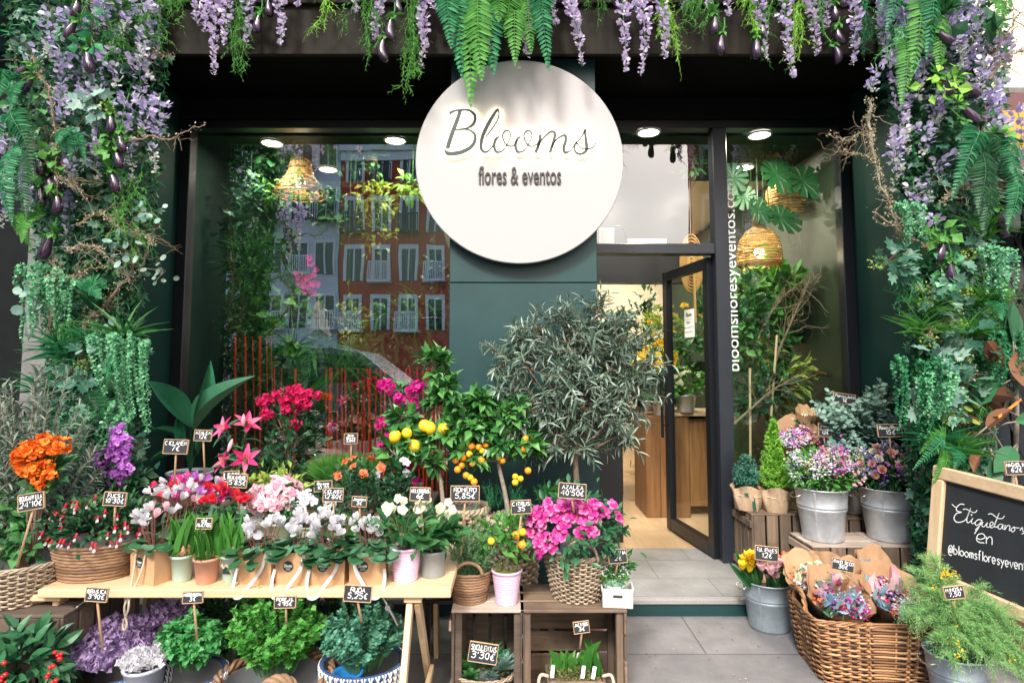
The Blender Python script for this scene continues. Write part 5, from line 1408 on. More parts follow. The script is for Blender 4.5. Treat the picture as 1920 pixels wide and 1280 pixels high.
def plank(mb, a, b, m=0): box(mb, a, b, m, .0025)
def crate(lab, loc, w_, d, h, mx=CRATE_X, mz=CRATE_Z, mtop=None, open_front=False, rotz=0, upright=False, nslat=4, top='slats'):
    """slatted wooden crate; loc is the middle of its base's front edge"""
    t = thing('wooden_crate', lab, 'crate', loc, rotz, 'old wooden crates')
    th = .012; g = .012
    x0, x1 = -w_ / 2, w_ / 2
    ps = .03
    for x in (x0 + .013, x1 - ps - .013):
        for y in (th + .001, d - th - ps - .001): mb = MB(); plank(mb, (x, y, .002), (x + ps, y + ps, h - th - .002)); mb.build('corner_post', mz, t)
    def side(name, axis, pos, n, lo, hi, vert):
        mb = MB()
        if axis == 'x':    # boards on the sides x = pos
            if vert:
                bw = (d - g * (n - 1)) / n
                for i in range(n): plank(mb, (pos, i * (bw + g), lo), (pos + th, i * (bw + g) + bw, hi))
            else:
                bw = (hi - lo - g * (n - 1)) / n
                for i in range(n): plank(mb, (pos, 0, lo + i * (bw + g)), (pos + th, d, lo + i * (bw + g) + bw))
        else:
            if vert:
                bw = (w_ - 2 * th - .004 - g * (n - 1)) / n
                for i in range(n): plank(mb, (x0 + th + .002 + i * (bw + g), pos, lo), (x0 + th + .002 + i * (bw + g) + bw, pos + th, hi))
            else:
                bw = (hi - lo - g * (n - 1)) / n
                for i in range(n): plank(mb, (x0 + th + .002, pos, lo + i * (bw + g)), (x1 - th - .002, pos + th, lo + i * (bw + g) + bw))
        mb.build(name, mz if vert else mx, t)
    zt = h - th - .001
    side('side_panel', 'x', x0, nslat, 0, zt, upright); side('side_panel', 'x', x1 - th, nslat, 0, zt, upright)
    side('back_panel', 'y', d - th, nslat, 0, zt, upright)
    if not open_front: side('front_panel', 'y', 0, nslat, 0, zt, upright)
    mb = MB(); n = 3; bw = (d - g * .5 * (n - 1)) / n
    for i in range(n): plank(mb, (x0 - .002, i * (bw + g * .5) - .001, h - th), (x1 + .002, i * (bw + g * .5) + bw, h))
    mb.build('top_panel', mtop or mx, t)
    mb = MB()
    for i in range(3): plank(mb, (x0 + th, th + i * (d - 2 * th) / 3 + .002, .004), (x1 - th, th + (i + 1) * (d - 2 * th) / 3 - .004, .004 + th))
    mb.build('bottom_panel', mx, t)
    if upright:
        mb = MB()
        for z in (h * .84, h * .12):
            plank(mb, (x0 - .012, -.004, z - .022), (x0 - .001, d + .004, z + .022))
        mb.build('batten', mx, t)
    return t

# ---- chalk price signs
SIGNS = []
def price(lines, c, Y, w_, h_, foot=None, tilt=0.0, lab='', lean=0.12, rows=None, stick=True):
    """c picture centre of the board, w_/h_ picture size, foot = picture place where the stick goes in"""
    cen = at(c[0], c[1], Y); W_ = pm(w_, Y, cen[2]); H_ = pm(h_, Y, cen[2])
    ft = at(*foot, Y + .015) if foot is not None else None
    txt = ' '.join(lines)
    t = thing('price_sign', lab or 'small wood-framed chalk sign on a stick reading %s' % txt, 'price sign', cen, 0, 'chalk price signs on sticks')
    Mr = rotm(-lean, 0, 0) @ rotm(0, -tilt, 0)
    mb = MB(); obox(mb, (0, 0, 0), (W_, .006, H_), Mr, 0, .0015); mb.build('board', CHALKB, t)
    mb = MB(); f = max(.0026, W_ * .024)
    for p, s in (((0, 0, H_ / 2), (W_ + 2 * f, .011, f)), ((0, 0, -H_ / 2), (W_ + 2 * f, .011, f)), ((-W_ / 2 - f / 2, 0, 0), (f, .0105, H_ - f)), ((W_ / 2 + f / 2, 0, 0), (f, .0105, H_ - f))):
        obox(mb, Mr @ np.array(p), s, Mr, 0, .0012)
    mb.build('frame', STICKW, t)
    mb = MB(); n = len(lines)
    to3 = lambda P: np.column_stack([P[:, 0], np.full(len(P), -.0042), P[:, 1]]) @ Mr.T
    tot = [1.0 if (i < n - 1 or n == 1) else 1.25 for i in range(n)]
    hh = H_ * .74 / sum(tot); z = H_ * .42
    for s, k in zip(lines, tot):
        st, wd = text_strokes(s, 1.0, jit=.06, slant=.06)
        lh = hh * k * .8; sx = min(lh * 1.15, W_ * .9 / wd)
        z -= hh * k
        up = (hh * k - lh) * .4
        for q in st: ribbon(mb, np.column_stack([(q[:, 0] - wd / 2) * sx + rng.normal(0, W_ * .004), q[:, 1] * lh + z + up]), max(.0024, lh * .13), to3)
    mb.build('lettering', CHALK, t)
    if ft is not None:
        mb = MB(); top = Mr @ np.array([0, .0085, H_ * .2]); tube(mb, [top, Mr @ np.array([0, .0085, -H_ / 2]), ft - cen], .0045, 7); mb.build('stick', STICKW, t, smooth=True)
    return t

# ---- flowers as shared meshes
def mesh_of(tpl, L, mats, name, extra=None, smooth=False):
    mb = MB(); scatter(mb, tpl, [(0, 0, 0)], [(0, 1, 0)], [(0, 0, 1)], L)
    if extra: extra(mb)
    return mb.mesh(name, mats, smooth)
def put(parent, name, me, p, d, s=1.0, tw=None):
    o = bpy.data.objects.new(name, me); COL.objects.link(o); o.parent = parent
    d = Vector(d).normalized(); q = d.to_track_quat('Y', 'Z')
    o.rotation_mode = 'QUATERNION'
    from mathutils import Quaternion
    o.rotation_quaternion = q @ Quaternion((0, 1, 0), random.random() * 6.28 if tw is None else tw)
    o.location = p; o.scale = (s, s, s)
    return o
def disc_c(m, r=.006, h=.004):
    def f(mb): lathe_y(mb, r, h, m)
    return f
def lathe_y(mb, r, h, m):
    k = len(mb.v); lathe(mb, [(r, 0), (r * .8, h * .7), (0.0005, h)], 10, m)
    v = mb.v[-1]; mb.v[-1] = np.stack([v[:, 0], v[:, 2], -v[:, 1]], 1)
P_CENT = plain('flower_centre', (.6, .45, .05), .8)
def cyc_meshes(mat, nm): return [mesh_of(flower(5, PETAL, .8, .7, 0.003, .6), .036, [mat], nm) for _ in range(3)]
CYC = {k: cyc_meshes(m, 'cyclamen_bloom') for k, m in (('white', P_WHITE), ('red', P_RED), ('pink', P_PINK), ('hot', P_HOT), ('magenta', P_MAG), ('orchid', P_ORCH))}
AZ = {k: [merge3([flower(5, FRILL, .35, .95, 0.0, .3), flower(5, FRILL, .8, .8, 0.0, .3, .6)], m, .03) for _ in range(3)] for k, m in ()} if False else {}
def az_mesh(mat, L):
    mb = MB(); scatter(mb, flower(5, FRILL, .3, .8, 0, .4), [(0, 0, 0)], [(0, 1, 0)], [(0, 0, 1)], L); scatter(mb, flower(5, FRILL, .6, .7, 0, .5, .6), [(0, .001, 0)], [(0, 1, 0)], [(0, 0, 1)], L * .75)
    for k in range(6): tube(mb, [(0, 0, 0), (rng.normal(0, L * .12), L * .8, rng.normal(0, L * .12))], L * .015, 3)
    return mb.mesh('azalea_bloom', [mat])
AZ = {'hot': [az_mesh(P_HOT, .04) for _ in range(3)], 'pink': [az_mesh(P_PINK, .034) for _ in range(3)], 'white': [az_mesh(P_WHITE, .022) for _ in range(2)], 'coral': [az_mesh(P_CORAL, .02) for _ in range(2)], 'crimson': [az_mesh(P_CRIM, .03) for _ in range(2)]}
def bract(m):
    mb = MB()
    for k in range(6):
        d = dirs(1, -.2)[0][[0, 2, 1]]; scatter(mb, flower(3, FRILL, .8, 1.0, 0, .4), [d * uni(.008, .02)], [d + rng.normal(0, .3, 3)], [rng.normal(0, 1, 3)], uni(.013, .019))
    return mb.mesh('bract_cluster', [m])
BOU = lambda m: [bract(m) for _ in range(3)]

def cyclamen(lab, loc, r, hb, kinds, nb_, nleaf=34, parent=None, zl=.02, group=None, sy=1, leaf=.055, fr=.75):
    t = thing('cyclamen', lab, 'cyclamen', loc, 0, group)
    mb = MB(); n = nleaf; a = rng.uniform(0, 6.28, n); u = np.sqrt(rng.random(n))
    P = np.stack([r * u * np.cos(a), r * u * sy * np.sin(a), zl + .05 * (1 - u ** 2) + uni(-.01, .02, n)], 1)
    o = np.stack([np.cos(a), np.sin(a), 0 * a], 1)
    scatter(mb, HEART, P, o + [0, 0, -.15] + rng.normal(0, .3, (n, 3)), o * .55 + [0, 0, .9] + rng.normal(0, .25, (n, 3)), uni(.8, 1.2, n) * leaf, uni(.8, 1.2, n) * leaf)
    mb.build('leaves', leafm('cyclamen_leaf', [(.02, .09, .03), (.05, .16, .07), (.14, .27, .17)], .4, .15) if 'cyl' not in MATS else MATS['cyl'], t); 
    mb = MB(); sp = []
    for i in range(nb_):
        a_, u_ = rng.uniform(0, 6.28), math.sqrt(rng.random()) * fr
        p = np.array([r * u_ * math.cos(a_), r * u_ * sy * math.sin(a_), hb * uni(.7, 1.08) * (1 - .22 * u_ * u_)]); sp.append(p)
        tube(mb, catmull([p * [.3, .3, 0] + [0, 0, zl], p * [.7, .7, .55], p], 3), .0018, 5)
    mb.build('stems', plain('cyclamen_stem', (.22, .07, .06), .5) if 'cst' not in MATS else MATS['cst'], t)
    for i, p in enumerate(sp):
        k = kinds[i % len(kinds)] if isinstance(kinds, (list, tuple)) else kinds
        put(t, 'bloom', random.choice(CYC[k]), p, (p[0] * 1.5 + rng.normal(0, .06), p[1] * 1.5 + rng.normal(0, .06) - .03, .12), uni(.85, 1.15))
    return t
MATS['cyl'] = leafm('cyclamen_leaf', [(.02, .09, .03), (.05, .16, .07), (.14, .27, .17)], .4, .15)
MATS['cst'] = plain('cyclamen_stem', (.22, .07, .06), .5)

def bush(t, c, rad, n, tpl, L, mat, Wf=.5, K=0, kr=.3, up=.3, zmin=-.5, shell=.35, name='foliage'):
    mb = MB(); leafball(mb, tpl, n, c, rad, L, Wf, 0, up, shell, zmin, K, kr); return mb.build(name, mat, t)
def blooms(t, meshes, n, c, rad, s=(.8, 1.2), zmin=0.0, name='bloom', front=.5, shell=.92):
    d = dirs(n, zmin); d[:, 1] = np.where(rng.random(n) < front, -np.abs(d[:, 1]), d[:, 1])
    for q in d:
        put(t, name, random.choice(meshes), np.asarray(c) + q * rad * uni(shell, 1.06), q + rng.normal(0, .25, 3) + [0, -.2, .15], uni(*s))
def stems(t, base, tips, r=.003, mat=None, bend=.2, name='stem'):
    mb = MB()
    for p in tips:
        b = np.asarray(base, float) + rng.normal(0, r * 1.5, 3) * [1, 1, 0]; p = np.asarray(p, float)
        m = (b + p) / 2 + (p - b)[[0, 1, 2]] * [-.15, -.15, .1] + rng.normal(0, .01, 3)
        tube(mb, catmull([b, m, p], 4), np.linspace(r, r * .5, 9), 5)
    return mb.build(name, mat or L_STEM, t)
def ball(r, n=14, k=9):
    mb = MB(); a = np.linspace(0, math.pi, k); lathe(mb, np.stack([np.maximum(r * np.sin(a), 1e-4), -r * np.cos(a)], 1), n); return mb
def fruit_mesh(r, mat, nm, tip=.0):
    mb = MB(); a = np.linspace(0, math.pi, 13)
    lathe(mb, np.stack([np.maximum(r * np.sin(a), 1e-4), -r * np.cos(a) * (1.08 if tip else 1) - (tip * r * np.exp(-(a / .3) ** 2))], 1), 18)
    return mb.mesh(nm, [mat], True)
# ------------------------------------------------------------------ left display: table, shelf, plants
ZT = 0.58
X0, X1 = gx(70, 2.36, ZT)[0], gx(845, 2.36, ZT)[0]
tb = thing('trestle_table', 'pale pine folding trestle table loaded with flower pots', 'table', ((X0 + X1) / 2, 2.36, 0))
mb = MB()
for i in range(4): box(mb, (X0, 2.36 + i * .195, ZT - .032), (X1, 2.36 + i * .195 + .193, ZT), 0, .003)
W(mb, 'tabletop', PINE, tb)
def leg(p, q, w=.05, nm='leg'):
    mb = MB(); bar(mb, p, q, w, .024, 0, .003, up=(1, 0, 0)); W(mb, nm, PINEV, tb)
XA = gx(768, 2.4, .5)[0]
leg((XA, 2.42, ZT - .06), (XA - .005, 2.18, 0.0)); leg((XA + .028, 2.42, ZT - .06), (XA + .028, 2.80, 0.0))
leg((XA + .028, 2.98, ZT - .06), (XA + .028, 3.05, 0.0))
mb = MB(); bar(mb, (XA + .014, 2.38, ZT - .046), (XA + .014, 3.1, ZT - .046), .07, .026, 0, .003); W(mb, 'cross_beam', PINE, tb)
mb = MB(); bar(mb, (XA + .052, 2.70, .12), (XA + .052, 2.24, .12), .018, .03, 0, .002); W(mb, 'cross_beam', PINE, tb)
XB = gx(105, 2.42, .4)[0]
leg((XB, 2.44, ZT - .035), (XB - .02, 2.42, 0.0), .06); leg((XB, 3.04, ZT - .035), (XB - .02, 3.04, 0.0), .06)
mb = MB(); bar(mb, (XB - .03, 2.39, ZT - .045), (XB - .03, 3.1, ZT - .045), .12, .025, 0, .003); W(mb, 'cross_beam', PINE, tb)
for a, b in (((165, 1122), (98, 1172)), ((718, 1118), (747, 1170))):
    mb = MB(); p, q = at(*a, 2.40), at(*b, 2.40); bar(mb, p, q, .007, .016, 0, .002, up=(0, 1, 0)); m_ = (p + q) / 2
    bar(mb, p + (q - p) * .35 + [0, -.008, 0], q + [0, -.008, 0], .006, .01, 0, .001, up=(0, 1, 0)); tube(mb, [p + (q - p) * .35 + [0, -.016, 0], p + (q - p) * .35 + [0, .004, 0]], .011, 10); W(mb, 'folding_brace', STEEL, tb)
# shelf behind
ZH = .72
sh = thing('display_shelf', 'dark wooden shelf behind the trestle table carrying the taller plants', 'shelf', (-1.1, 3.2, 0))
mb = MB(); box(mb, (-2.05, 3.16, ZH - .03), (-.42, 3.47, ZH), 0, .003); W(mb, 'shelf_board', CRATE_D, sh)
for x in (-2.02, -.48):
    mb = MB(); box(mb, (x, 3.18, 0), (x + .04, 3.22, ZH - .032)); box(mb, (x, 3.40, 0), (x + .04, 3.44, ZH - .032)); W(mb, 'leg', CRATE_Z, sh)

# --- front row on the table
Yf = 2.50
p = gx(178, 2.52, ZT); coil('coil_basket', 'oval brown coiled basket of fuchsias at the left end of the table', p, pm(120, 2.5) / 2, pm(152, 2.5) / 2, .145, .72, 11, COILB)
t = thing('fuchsia', 'bushy fuchsia with hanging red and white flowers in the oval brown basket', 'fuchsia', p + [0, 0, .10])
bush(t, (0, 0, .09), (.19, .14, .12), 620, LEAFW, (.025, .05), L_DARK, .5, 26, .22, .2, -.4)
bush(t, (0, 0, .10), (.18, .13, .13), 260, LEAFW, (.02, .04), L_MID, .5, 16, .2, .3, -.2, name='young_foliage')
def fuch():
    mb = MB()
    scatter(mb, flower(4, BLADE, -.15, .35), [(0, .012, 0)], [(0, 1, 0)], [(0, 0, 1)], .02, m=0)
    tube(mb, [(0, -.01, 0), (0, .012, 0)], .004, 6, 0)
    scatter(mb, flower(5, PETAL, 1.15, .9), [(0, .012, 0)], [(0, 1, 0)], [(0, 0, 1)], .016, m=1)
    return mb.mesh('fuchsia_flower', [P_RED, P_WHITE])
FU = [fuch(), fuch()]
for _ in range(44):
    d = dirs(1, -.25)[0]; d[1] = -abs(d[1]); put(t, 'flower', random.choice(FU), d * [.2, .15, .13] + [0, 0, .09], (d[0] * .3, d[1] * .4 - .2, -1), uni(.7, 1.0))

def bag(lab, px, Y, w_, h, rot, handles='ribbon', d=None):
    p = gx(px, Y, ZT); d = d or w_ * .75
    t = thing('paper_bag', lab, 'paper bag', p, rot, 'kraft paper bags with cyclamens')
    mb = MB(); th = .002; tp = 1.06
    x, y = w_ / 2, d / 2
    V = []
    for k, (z, s) in enumerate(((0, 1), (h * .5, 1.02), (h, tp))):
        for a, b in ((-x, -y), (x, -y), (x + .0, 0), (x, y), (-x, y), (-x, 0)):
            V.append((a * s * (1.0 if b else .96 + .03 * (k == 0)), b * s, z))
    for k, (z, s) in enumerate(((0.004, .96), (h * .5, .985), (h, tp - .03))):
        for a, b in ((-x, -y), (x, -y), (x + .0, 0), (x, y), (-x, y), (-x, 0)):
            V.append((a * s * (1.0 if b else .96 + .03 * (k == 0)), b * s, z))
    Q = []
    for k in (0, 1):
        for i in range(6):
            j = (i + 1) % 6; Q += [(6 * k + i, 6 * k + j, 6 * k + 6 + j, 6 * k + 6 + i), (18 + 6 * k + j, 18 + 6 * k + i, 18 + 6 * k + 6 + i, 18 + 6 * k + 6 + j)]
    for i in range(6): j = (i + 1) % 6; Q.append((12 + i, 12 + j, 30 + j, 30 + i))
    Q += [(3, 2, 1, 0), (0, 5, 4, 3)]
    mb.add(V, Q); mb.build('bag_body', KRAFT, t)
    r = w_ * .155; cz = h * .58; cx = -w_ * .12
    def sk(x, z): return np.array([x, -y * (1 + .06 * z / h) - .0012, z])
    mb = MB(); a = np.arange(24) * 2 * math.pi / 24
    mb.add(np.array([sk(cx, cz)] + [sk(cx + r * math.cos(b), cz + r * math.sin(b)) for b in a]), [(0, 1 + i, 1 + (i + 1) % 24) for i in range(24)]); st_ = mb.build('sticker', plain('sticker_green', (.01, .035, .03), .5) if 'stk' not in MATS else MATS['stk'], t)
    mb = MB()
    to3 = lambda P: np.array([sk(a, b) - [0, .0008, 0] for a, b in P])
    S, wd = text_strokes('Blooms', 1.0, slant=.2)
    for q in S: ribbon(mb, np.column_stack([(q[:, 0] - wd / 2) * r * 1.5 / wd + cx, q[:, 1] * r * .55 + cz - r * .12]), r * .075, to3)
    for k in range(2): ribbon(mb, [(cx - r * .45, cz - r * (.38 + .22 * k)), (cx + r * .45, cz - r * (.38 + .22 * k))], r * .05, to3)
    mb.build('lettering', CHALK, t)
    mb = MB(); yo = -y * 1.06
    if handles == 'rope':
        a = catmull([(-.03, yo - .004, h * .84), (-.028, yo - .012, h * .4), (-.02, yo - .03, -.02), (-.005, yo - .045, -.08), (-.03, yo - .045, -.135), (-.022, yo - .045, -.16), (-.008, yo - .045, -.135), (-.03, yo - .042, -.07), (0.0, yo - .025, .0), (.018, yo - .012, h * .45), (.024, yo - .004, h * .86)], 6)
        tube(mb, a, .0042, 7); mb.build('handle', ROPE, t, smooth=True)
    elif handles:
        sgn = 1 if handles == 'ribbon' else -1
        A = catmull([(w_ * .36 * sgn, yo - .003, h * .97), (w_ * .3 * sgn, yo - .02, h * .55), (w_ * .05 * sgn, yo - .035, h * .12), (-w_ * .18 * sgn, yo - .05, -h * .22), (-w_ * .42 * sgn, yo - .045, -h * .2), (-w_ * .52 * sgn, yo - .02, h * .15), (-w_ * .5 * sgn, yo - .003, h * .5)], 7)
        T = nrm(np.gradient(A, axis=0)); S = nrm(np.cross(T, [0, -1, .35])); hw = .0065
        n = len(A); V = np.stack([A + S * hw, A - S * hw], 1).reshape(-1, 3); i = np.arange(n - 1)
        mb.add(V, np.stack([2 * i, 2 * i + 1, 2 * i + 3, 2 * i + 2], 1)); mb.add(V + [0, .0012, 0], np.stack([2 * i, 2 * i + 2, 2 * i + 3, 2 * i + 1], 1)); mb.build('handle', RIBW, t)
    return t, p
MATS['stk'] = plain('sticker_green', (.01, .035, .03), .5)
t, p = bag('kraft paper bag with a long looped rope handle beside the fuchsia basket', 288, 2.46, .135, .145, R(-22), 'rope')
cyclamen('white and blush cyclamen standing in the rope-handled paper bag', p + [0, 0, .1], .085, .19, ['white', 'white', 'pink'], 11, 26, fr=.9)
hl = [(490, 'first', 'ribbon'), (558, 'second', 'ribbon'), (620, 'third', 'ribbon'), (692, 'fourth', 'flip')]
for i, (px, nm, hd) in enumerate(hl):
    t, p = bag('kraft paper bag with white ribbon handles, %s from the left in the row of four' % nm, px, 2.46, .138, .125, R(-8 + 4 * i), hd)
    cyclamen('white cyclamen in the ribbon-handled paper bag, %s from the left in the row of four' % nm, p + [0, 0, .085], .105, .15, 'white', 14, 54, fr=.7, group='white cyclamens in paper bags')

def potted(name, lab, cat, px, Y, z, r0, r1, h, mat, ribs=0, soilm=None, group=None, tie=False):
    p = gx(px, Y, z); t = thing(name, lab, cat, p, 0, group); pot(t, r0, r1, h, mat, .005, ribs); soil(t, r1 - .004, h - .015, 1, soilm or SOIL)
    return t
NARC = T_blade(5, lambda t: 1 - .8 * t ** 3, .15, .12)
def narc(lab, px, Y, mat, tie=False, r=.045, h=.105, n=26, L=.2):
    t = potted('potted_narcissus', lab, 'potted plant', px, Y, ZT, r * .76, r, h, mat, 0, L_MOSS, 'narcissus pots on the table')
    bush(t, (0, 0, h), (r * 1.05, r * 1.05, .02), 160, LEAF, (.008, .02), L_MOSS, .5, name='moss', zmin=-.2)
    mb = MB(); a = rng.uniform(0, 6.28, n); u = rng.random(n) * r * .8
    scatter(mb, NARC, np.stack([u * np.cos(a), u * np.sin(a), np.full(n, h)], 1), np.stack([np.cos(a) * .16, np.sin(a) * .16, np.ones(n)], 1) + rng.normal(0, .08, (n, 3)), rng.normal(0, 1, (n, 3)), uni(.4, .85, n) * L, uni(.010, .014, n)); mb.build('leaves', L_BRI, t)
    for k in range(4):
        b = k * 1.57 + .5; o = bpy.data.objects.new('bulb', BULB); COL.objects.link(o); o.parent = t; o.location = (r * .45 * math.cos(b), r * .45 * math.sin(b), h + .008)
    if tie:
        mb = MB(); tube(mb, catmull([(-.02, -r * .98, h * .75), (-.012, -r - .004, h * .6), (.0, -r - .006, h * .72), (.012, -r - .004, h * .55), (.022, -r * .95, h * .35)], 5), .003, 6)
        tube(mb, [(r * .96 * math.cos(x), r * .96 * math.sin(x), h * .62) for x in np.linspace(0, 6.28, 33)], .0022, 5); mb.build('twine', ROPE, t)
        mb = MB(); obox(mb, (-.004, -r * .93, h * .5), (.03, .003, .03), None, 0, .001); mb.build('tag', MATS['stk'], t)
    return t
BULB = (lambda mb: mb.mesh('bulb', [plain('bulb_skin', (.35, .2, .1), .6, vary=.3, vscale=60)], True))((lambda: (lambda m: (lathe(m, [(.0005, -.015), (.012, -.01), (.015, 0), (.01, .014), (.004, .026), (.0005, .03)], 12), m)[1])(MB()))())
narc('pale mint pot of narcissus shoots beside the rope-handled bag', 341, 2.46, MINTP)
narc('pink terracotta pot of narcissus shoots with moss', 387, 2.44, TERRA, False, .05, .1, 34, .22)
narc('pale mint pot of narcissus shoots tied with twine', 434, 2.46, MINTP, True, .043)

def hellebore(lab, px, Y, r0, r1, h, mat, ribs, nb_, hb, group='hellebores on the table'):
    t = potted('potted_hellebore', lab, 'potted plant', px, Y, ZT, r0, r1, h, mat, ribs, None, group)
    bush(t, (0, 0, h + .05), (.10, .09, .07), 90, BLADE, (.05, .09), L_MID, .42, 10, .25, .2, -.3)
    tips = []
    for i in range(nb_):
        d = dirs(1, .2)[0]; tips.append(np.array([d[0] * .10, d[1] * .08 - .02, h + hb * uni(.55, 1.05)]))
    stems(t, (0, 0, h), tips, .0025)
    for q in tips: put(t, 'bloom', random.choice(HB), q, (q[0] * 3 + rng.normal(0, .4), -.7 + rng.normal(0, .4), .35), uni(.55, .85))
    return t
def hb_mesh():
    mb = MB(); scatter(mb, flower(5, ROUND, .3, 1.0, .003, .2), [(0, 0, 0)], [(0, 1, 0)], [(0, 0, 1)], .032); leafball(mb, LEAF, 20, (0, .006, 0), (.006, .004, .006), (.004, .007), .3, 1, 0, .2, -1); return mb.mesh('hellebore_bloom', [P_CREAM, P_YEL])
HB = [hb_mesh(), hb_mesh()]
hellebore('pale pink ribbed pot with a cream green hellebore', 760, 2.47, .05, .063, .135, PINKP, 12, 12, .19)
hellebore('small zinc pot with a cream green hellebore', 811, 2.52, .05, .053, .105, ZINCD, 0, 10, .19)

# --- second row
Y2 = 2.84
p = gx(365, Y2, ZT); basket('wicker_bowl', 'low dark wicker bowl of mixed cyclamens on the table', p + [0, 0, .06], .09, .12, .08, .8, 8, 22, COILB)
cyclamen('mixed red, magenta, pink and white cyclamens in the low dark wicker bowl', p + [-.03, 0, .13], .2, .19, ['red', 'magenta', 'white', 'orchid', 'hot', 'white', 'pink', 'magenta'], 60, 60, fr=1.0, sy=.55)
t = cyclamen('bright white cyclamen leaning out of the mixed bowl', gx(330, 2.72, ZT + .1), .09, .24, 'white', 14, 20, fr=.9)
t = potted('potted_cyclamen', 'deep red cyclamen in a small dark pot behind the narcissus', 'potted plant', 418, 2.72, ZT + .04, .04, .055, .1, CHALKB)
bush(t, (0, 0, .12), (.08, .08, .04), 50, HEART, (.04, .06), MATS['cyl'], 1, name='leaves')
for i in range(24): q = dirs(1, .1)[0] * [.09, .07, .07]; put(t, 'bloom', random.choice(CYC['red']), q + [0, 0, .2], q + [0, 0, .1], uni(.7, 1))
t = potted('potted_azalea', 'pale pink azalea in a large mint green pot', 'potted plant', 518, Y2, ZT, .055, .075, .14, MINTP)
bush(t, (-.01, 0, .2), (.12, .1, .09), 240, LEAF, (.025, .045), L_MID, .45, 14, .25)
blooms(t, AZ['pink'], 34, (0, 0, .22), (.12, .1, .11), (.8, 1.2), -.1); blooms(t, AZ['white'], 18, (-.12, 0, .18), (.06, .06, .09), (.9, 1.3), -.3)
t = potted('potted_azalea', 'white azalea with small buds in a woven green pot', 'potted plant', 581, Y2, ZT, .065, .075, .125, WOVENG, 16)
bush(t, (0, 0, .18), (.13, .1, .09), 420, LEAF, (.02, .04), L_DARK, .5, 18, .25); blooms(t, AZ['white'], 26, (0, 0, .18), (.13, .1, .1), (.8, 1.2), -.2)
for px, mt, lab in ((632, MINTP, 'small mint pot of hyacinth shoots behind the white cyclamens'), (660, CHALKB, 'small dark pot of hyacinth shoots behind the white cyclamens')):
    t = potted('potted_hyacinth', lab, 'potted plant', px, 2.7, ZT, .035, .042, .1, mt, 0, L_MOSS)
    mb = MB(); n = 14; scatter(mb, LONG, rng.normal(0, .012, (n, 3)) * [1, 1, 0] + [0, 0, .1], rng.normal(0, .12, (n, 3)) + [0, 0, 1], rng.normal(0, 1, (n, 3)), uni(.06, .12, n), .02); mb.build('leaves', L_BRI, t)
t = potted('potted_rose', 'small rose bush with orange buds and dark leaves behind the white cyclamens', 'potted plant', 690, 2.92, ZT, .06, .07, .12, CHALKB)
bush(t, (0.02, 0, .22), (.2, .14, .18), 1100, LEAFW, (.02, .04), L_DARK, .6, 40, .2, .2, -.7); blooms(t, AZ['coral'], 9, (-.02, 0, .26), (.16, .12, .17), (.9, 1.4), .35)
blooms(t, AZ['white'], 4, (.14, 0, .26), (.1, .1, .16), (.9, 1.2), .4)
# --- third row on the shelf
t = thing('wheatgrass', 'dense tuft of fresh green wheatgrass in a zinc tub', 'grass', gx(648, 3.25, ZH))
pot(t, .13, .145, .10, ZINCD, .006, 0, .7, 'tub')
mb = MB(); n = 1500; a = rng.uniform(0, 6.28, n); u = np.sqrt(rng.random(n))
P = np.stack([.14 * u * np.cos(a), .1 * u * np.sin(a), np.full(n, .08)], 1); scatter(mb, GRASS, P, P * [2.2, 2.5, 0] + [0, 0, .6] + rng.normal(0, .1, (n, 3)), rng.normal(0, 1, (n, 3)), uni(.1, .17, n), .006); mb.build('blades', L_BRI, t)
def lily_mesh():
    mb = MB(); tp = T_blade(5, lambda t: math.sin(math.pi * (0.1 + .9 * t)) ** .8, .12, .55)
    scatter(mb, flower(6, tp, .95, .42, .002, .15), [(0, 0, 0)], [(0, 1, 0)], [(0, 0, 1)], .09, m=0)
    for k in range(6):
        b = k * 1.05; tube(mb, [(0, 0, 0), (.02 * math.cos(b), .06, .02 * math.sin(b))], .0012, 4, 1)
    return mb.mesh('lily_flower', [leafm('petal_lily', [(.6, .015, .13), (.72, .06, .24), (.86, .4, .52)], .5, .3), P_CENT])
LI = [lily_mesh(), lily_mesh()]
t = thing('lily', 'deep pink lilies with green buds behind the red cyclamens', 'lily', gx(445, 3.1, ZT))
pot(t, .06, .075, .14, CHALKB); lt = [at(x, y, 3.08) - np.array(t.location) for x, y in ((425, 805), (462, 800), (425, 868), (462, 862), (445, 830))]
stems(t, (0, 0, .12), lt, .004)
for q, d in zip(lt[:4], ((-.5, -.8, .5), (.5, -.6, .9), (-.5, -.8, .5), (.3, -.9, .4))): put(t, 'lily_flower', random.choice(LI), q, d, uni(.75, .92))
bud = (lambda mb: mb.mesh('lily_bud', [P_PINK], True))((lambda m: (lathe(m, [(.0005, 0), (.008, .012), (.011, .035), (.006, .06), (.0005, .07)], 10), m)[1])(MB()))
for x, y, d in ((436, 822, (-.2, -.3, -1)), (456, 800, (.1, -.2, 1)), (476, 905, (.3, -.2, -1))): 
    o = bpy.data.objects.new('bud', bud); COL.objects.link(o); o.parent = t; o.location = at(x, y, 3.02) - np.array(t.location); o.rotation_euler = Vector(d).to_track_quat('Z', 'Y').to_euler()
mb = MB()
for q in lt[:4]: shoot(mb, catmull([(0, 0, .12), np.array(q) * .5 + [0, 0, .05], q], 5), 12, LONG, .12, .22, 0, None, 0, 1.0, .15, .3)
mb.build('leaves', L_GLOSS, t)
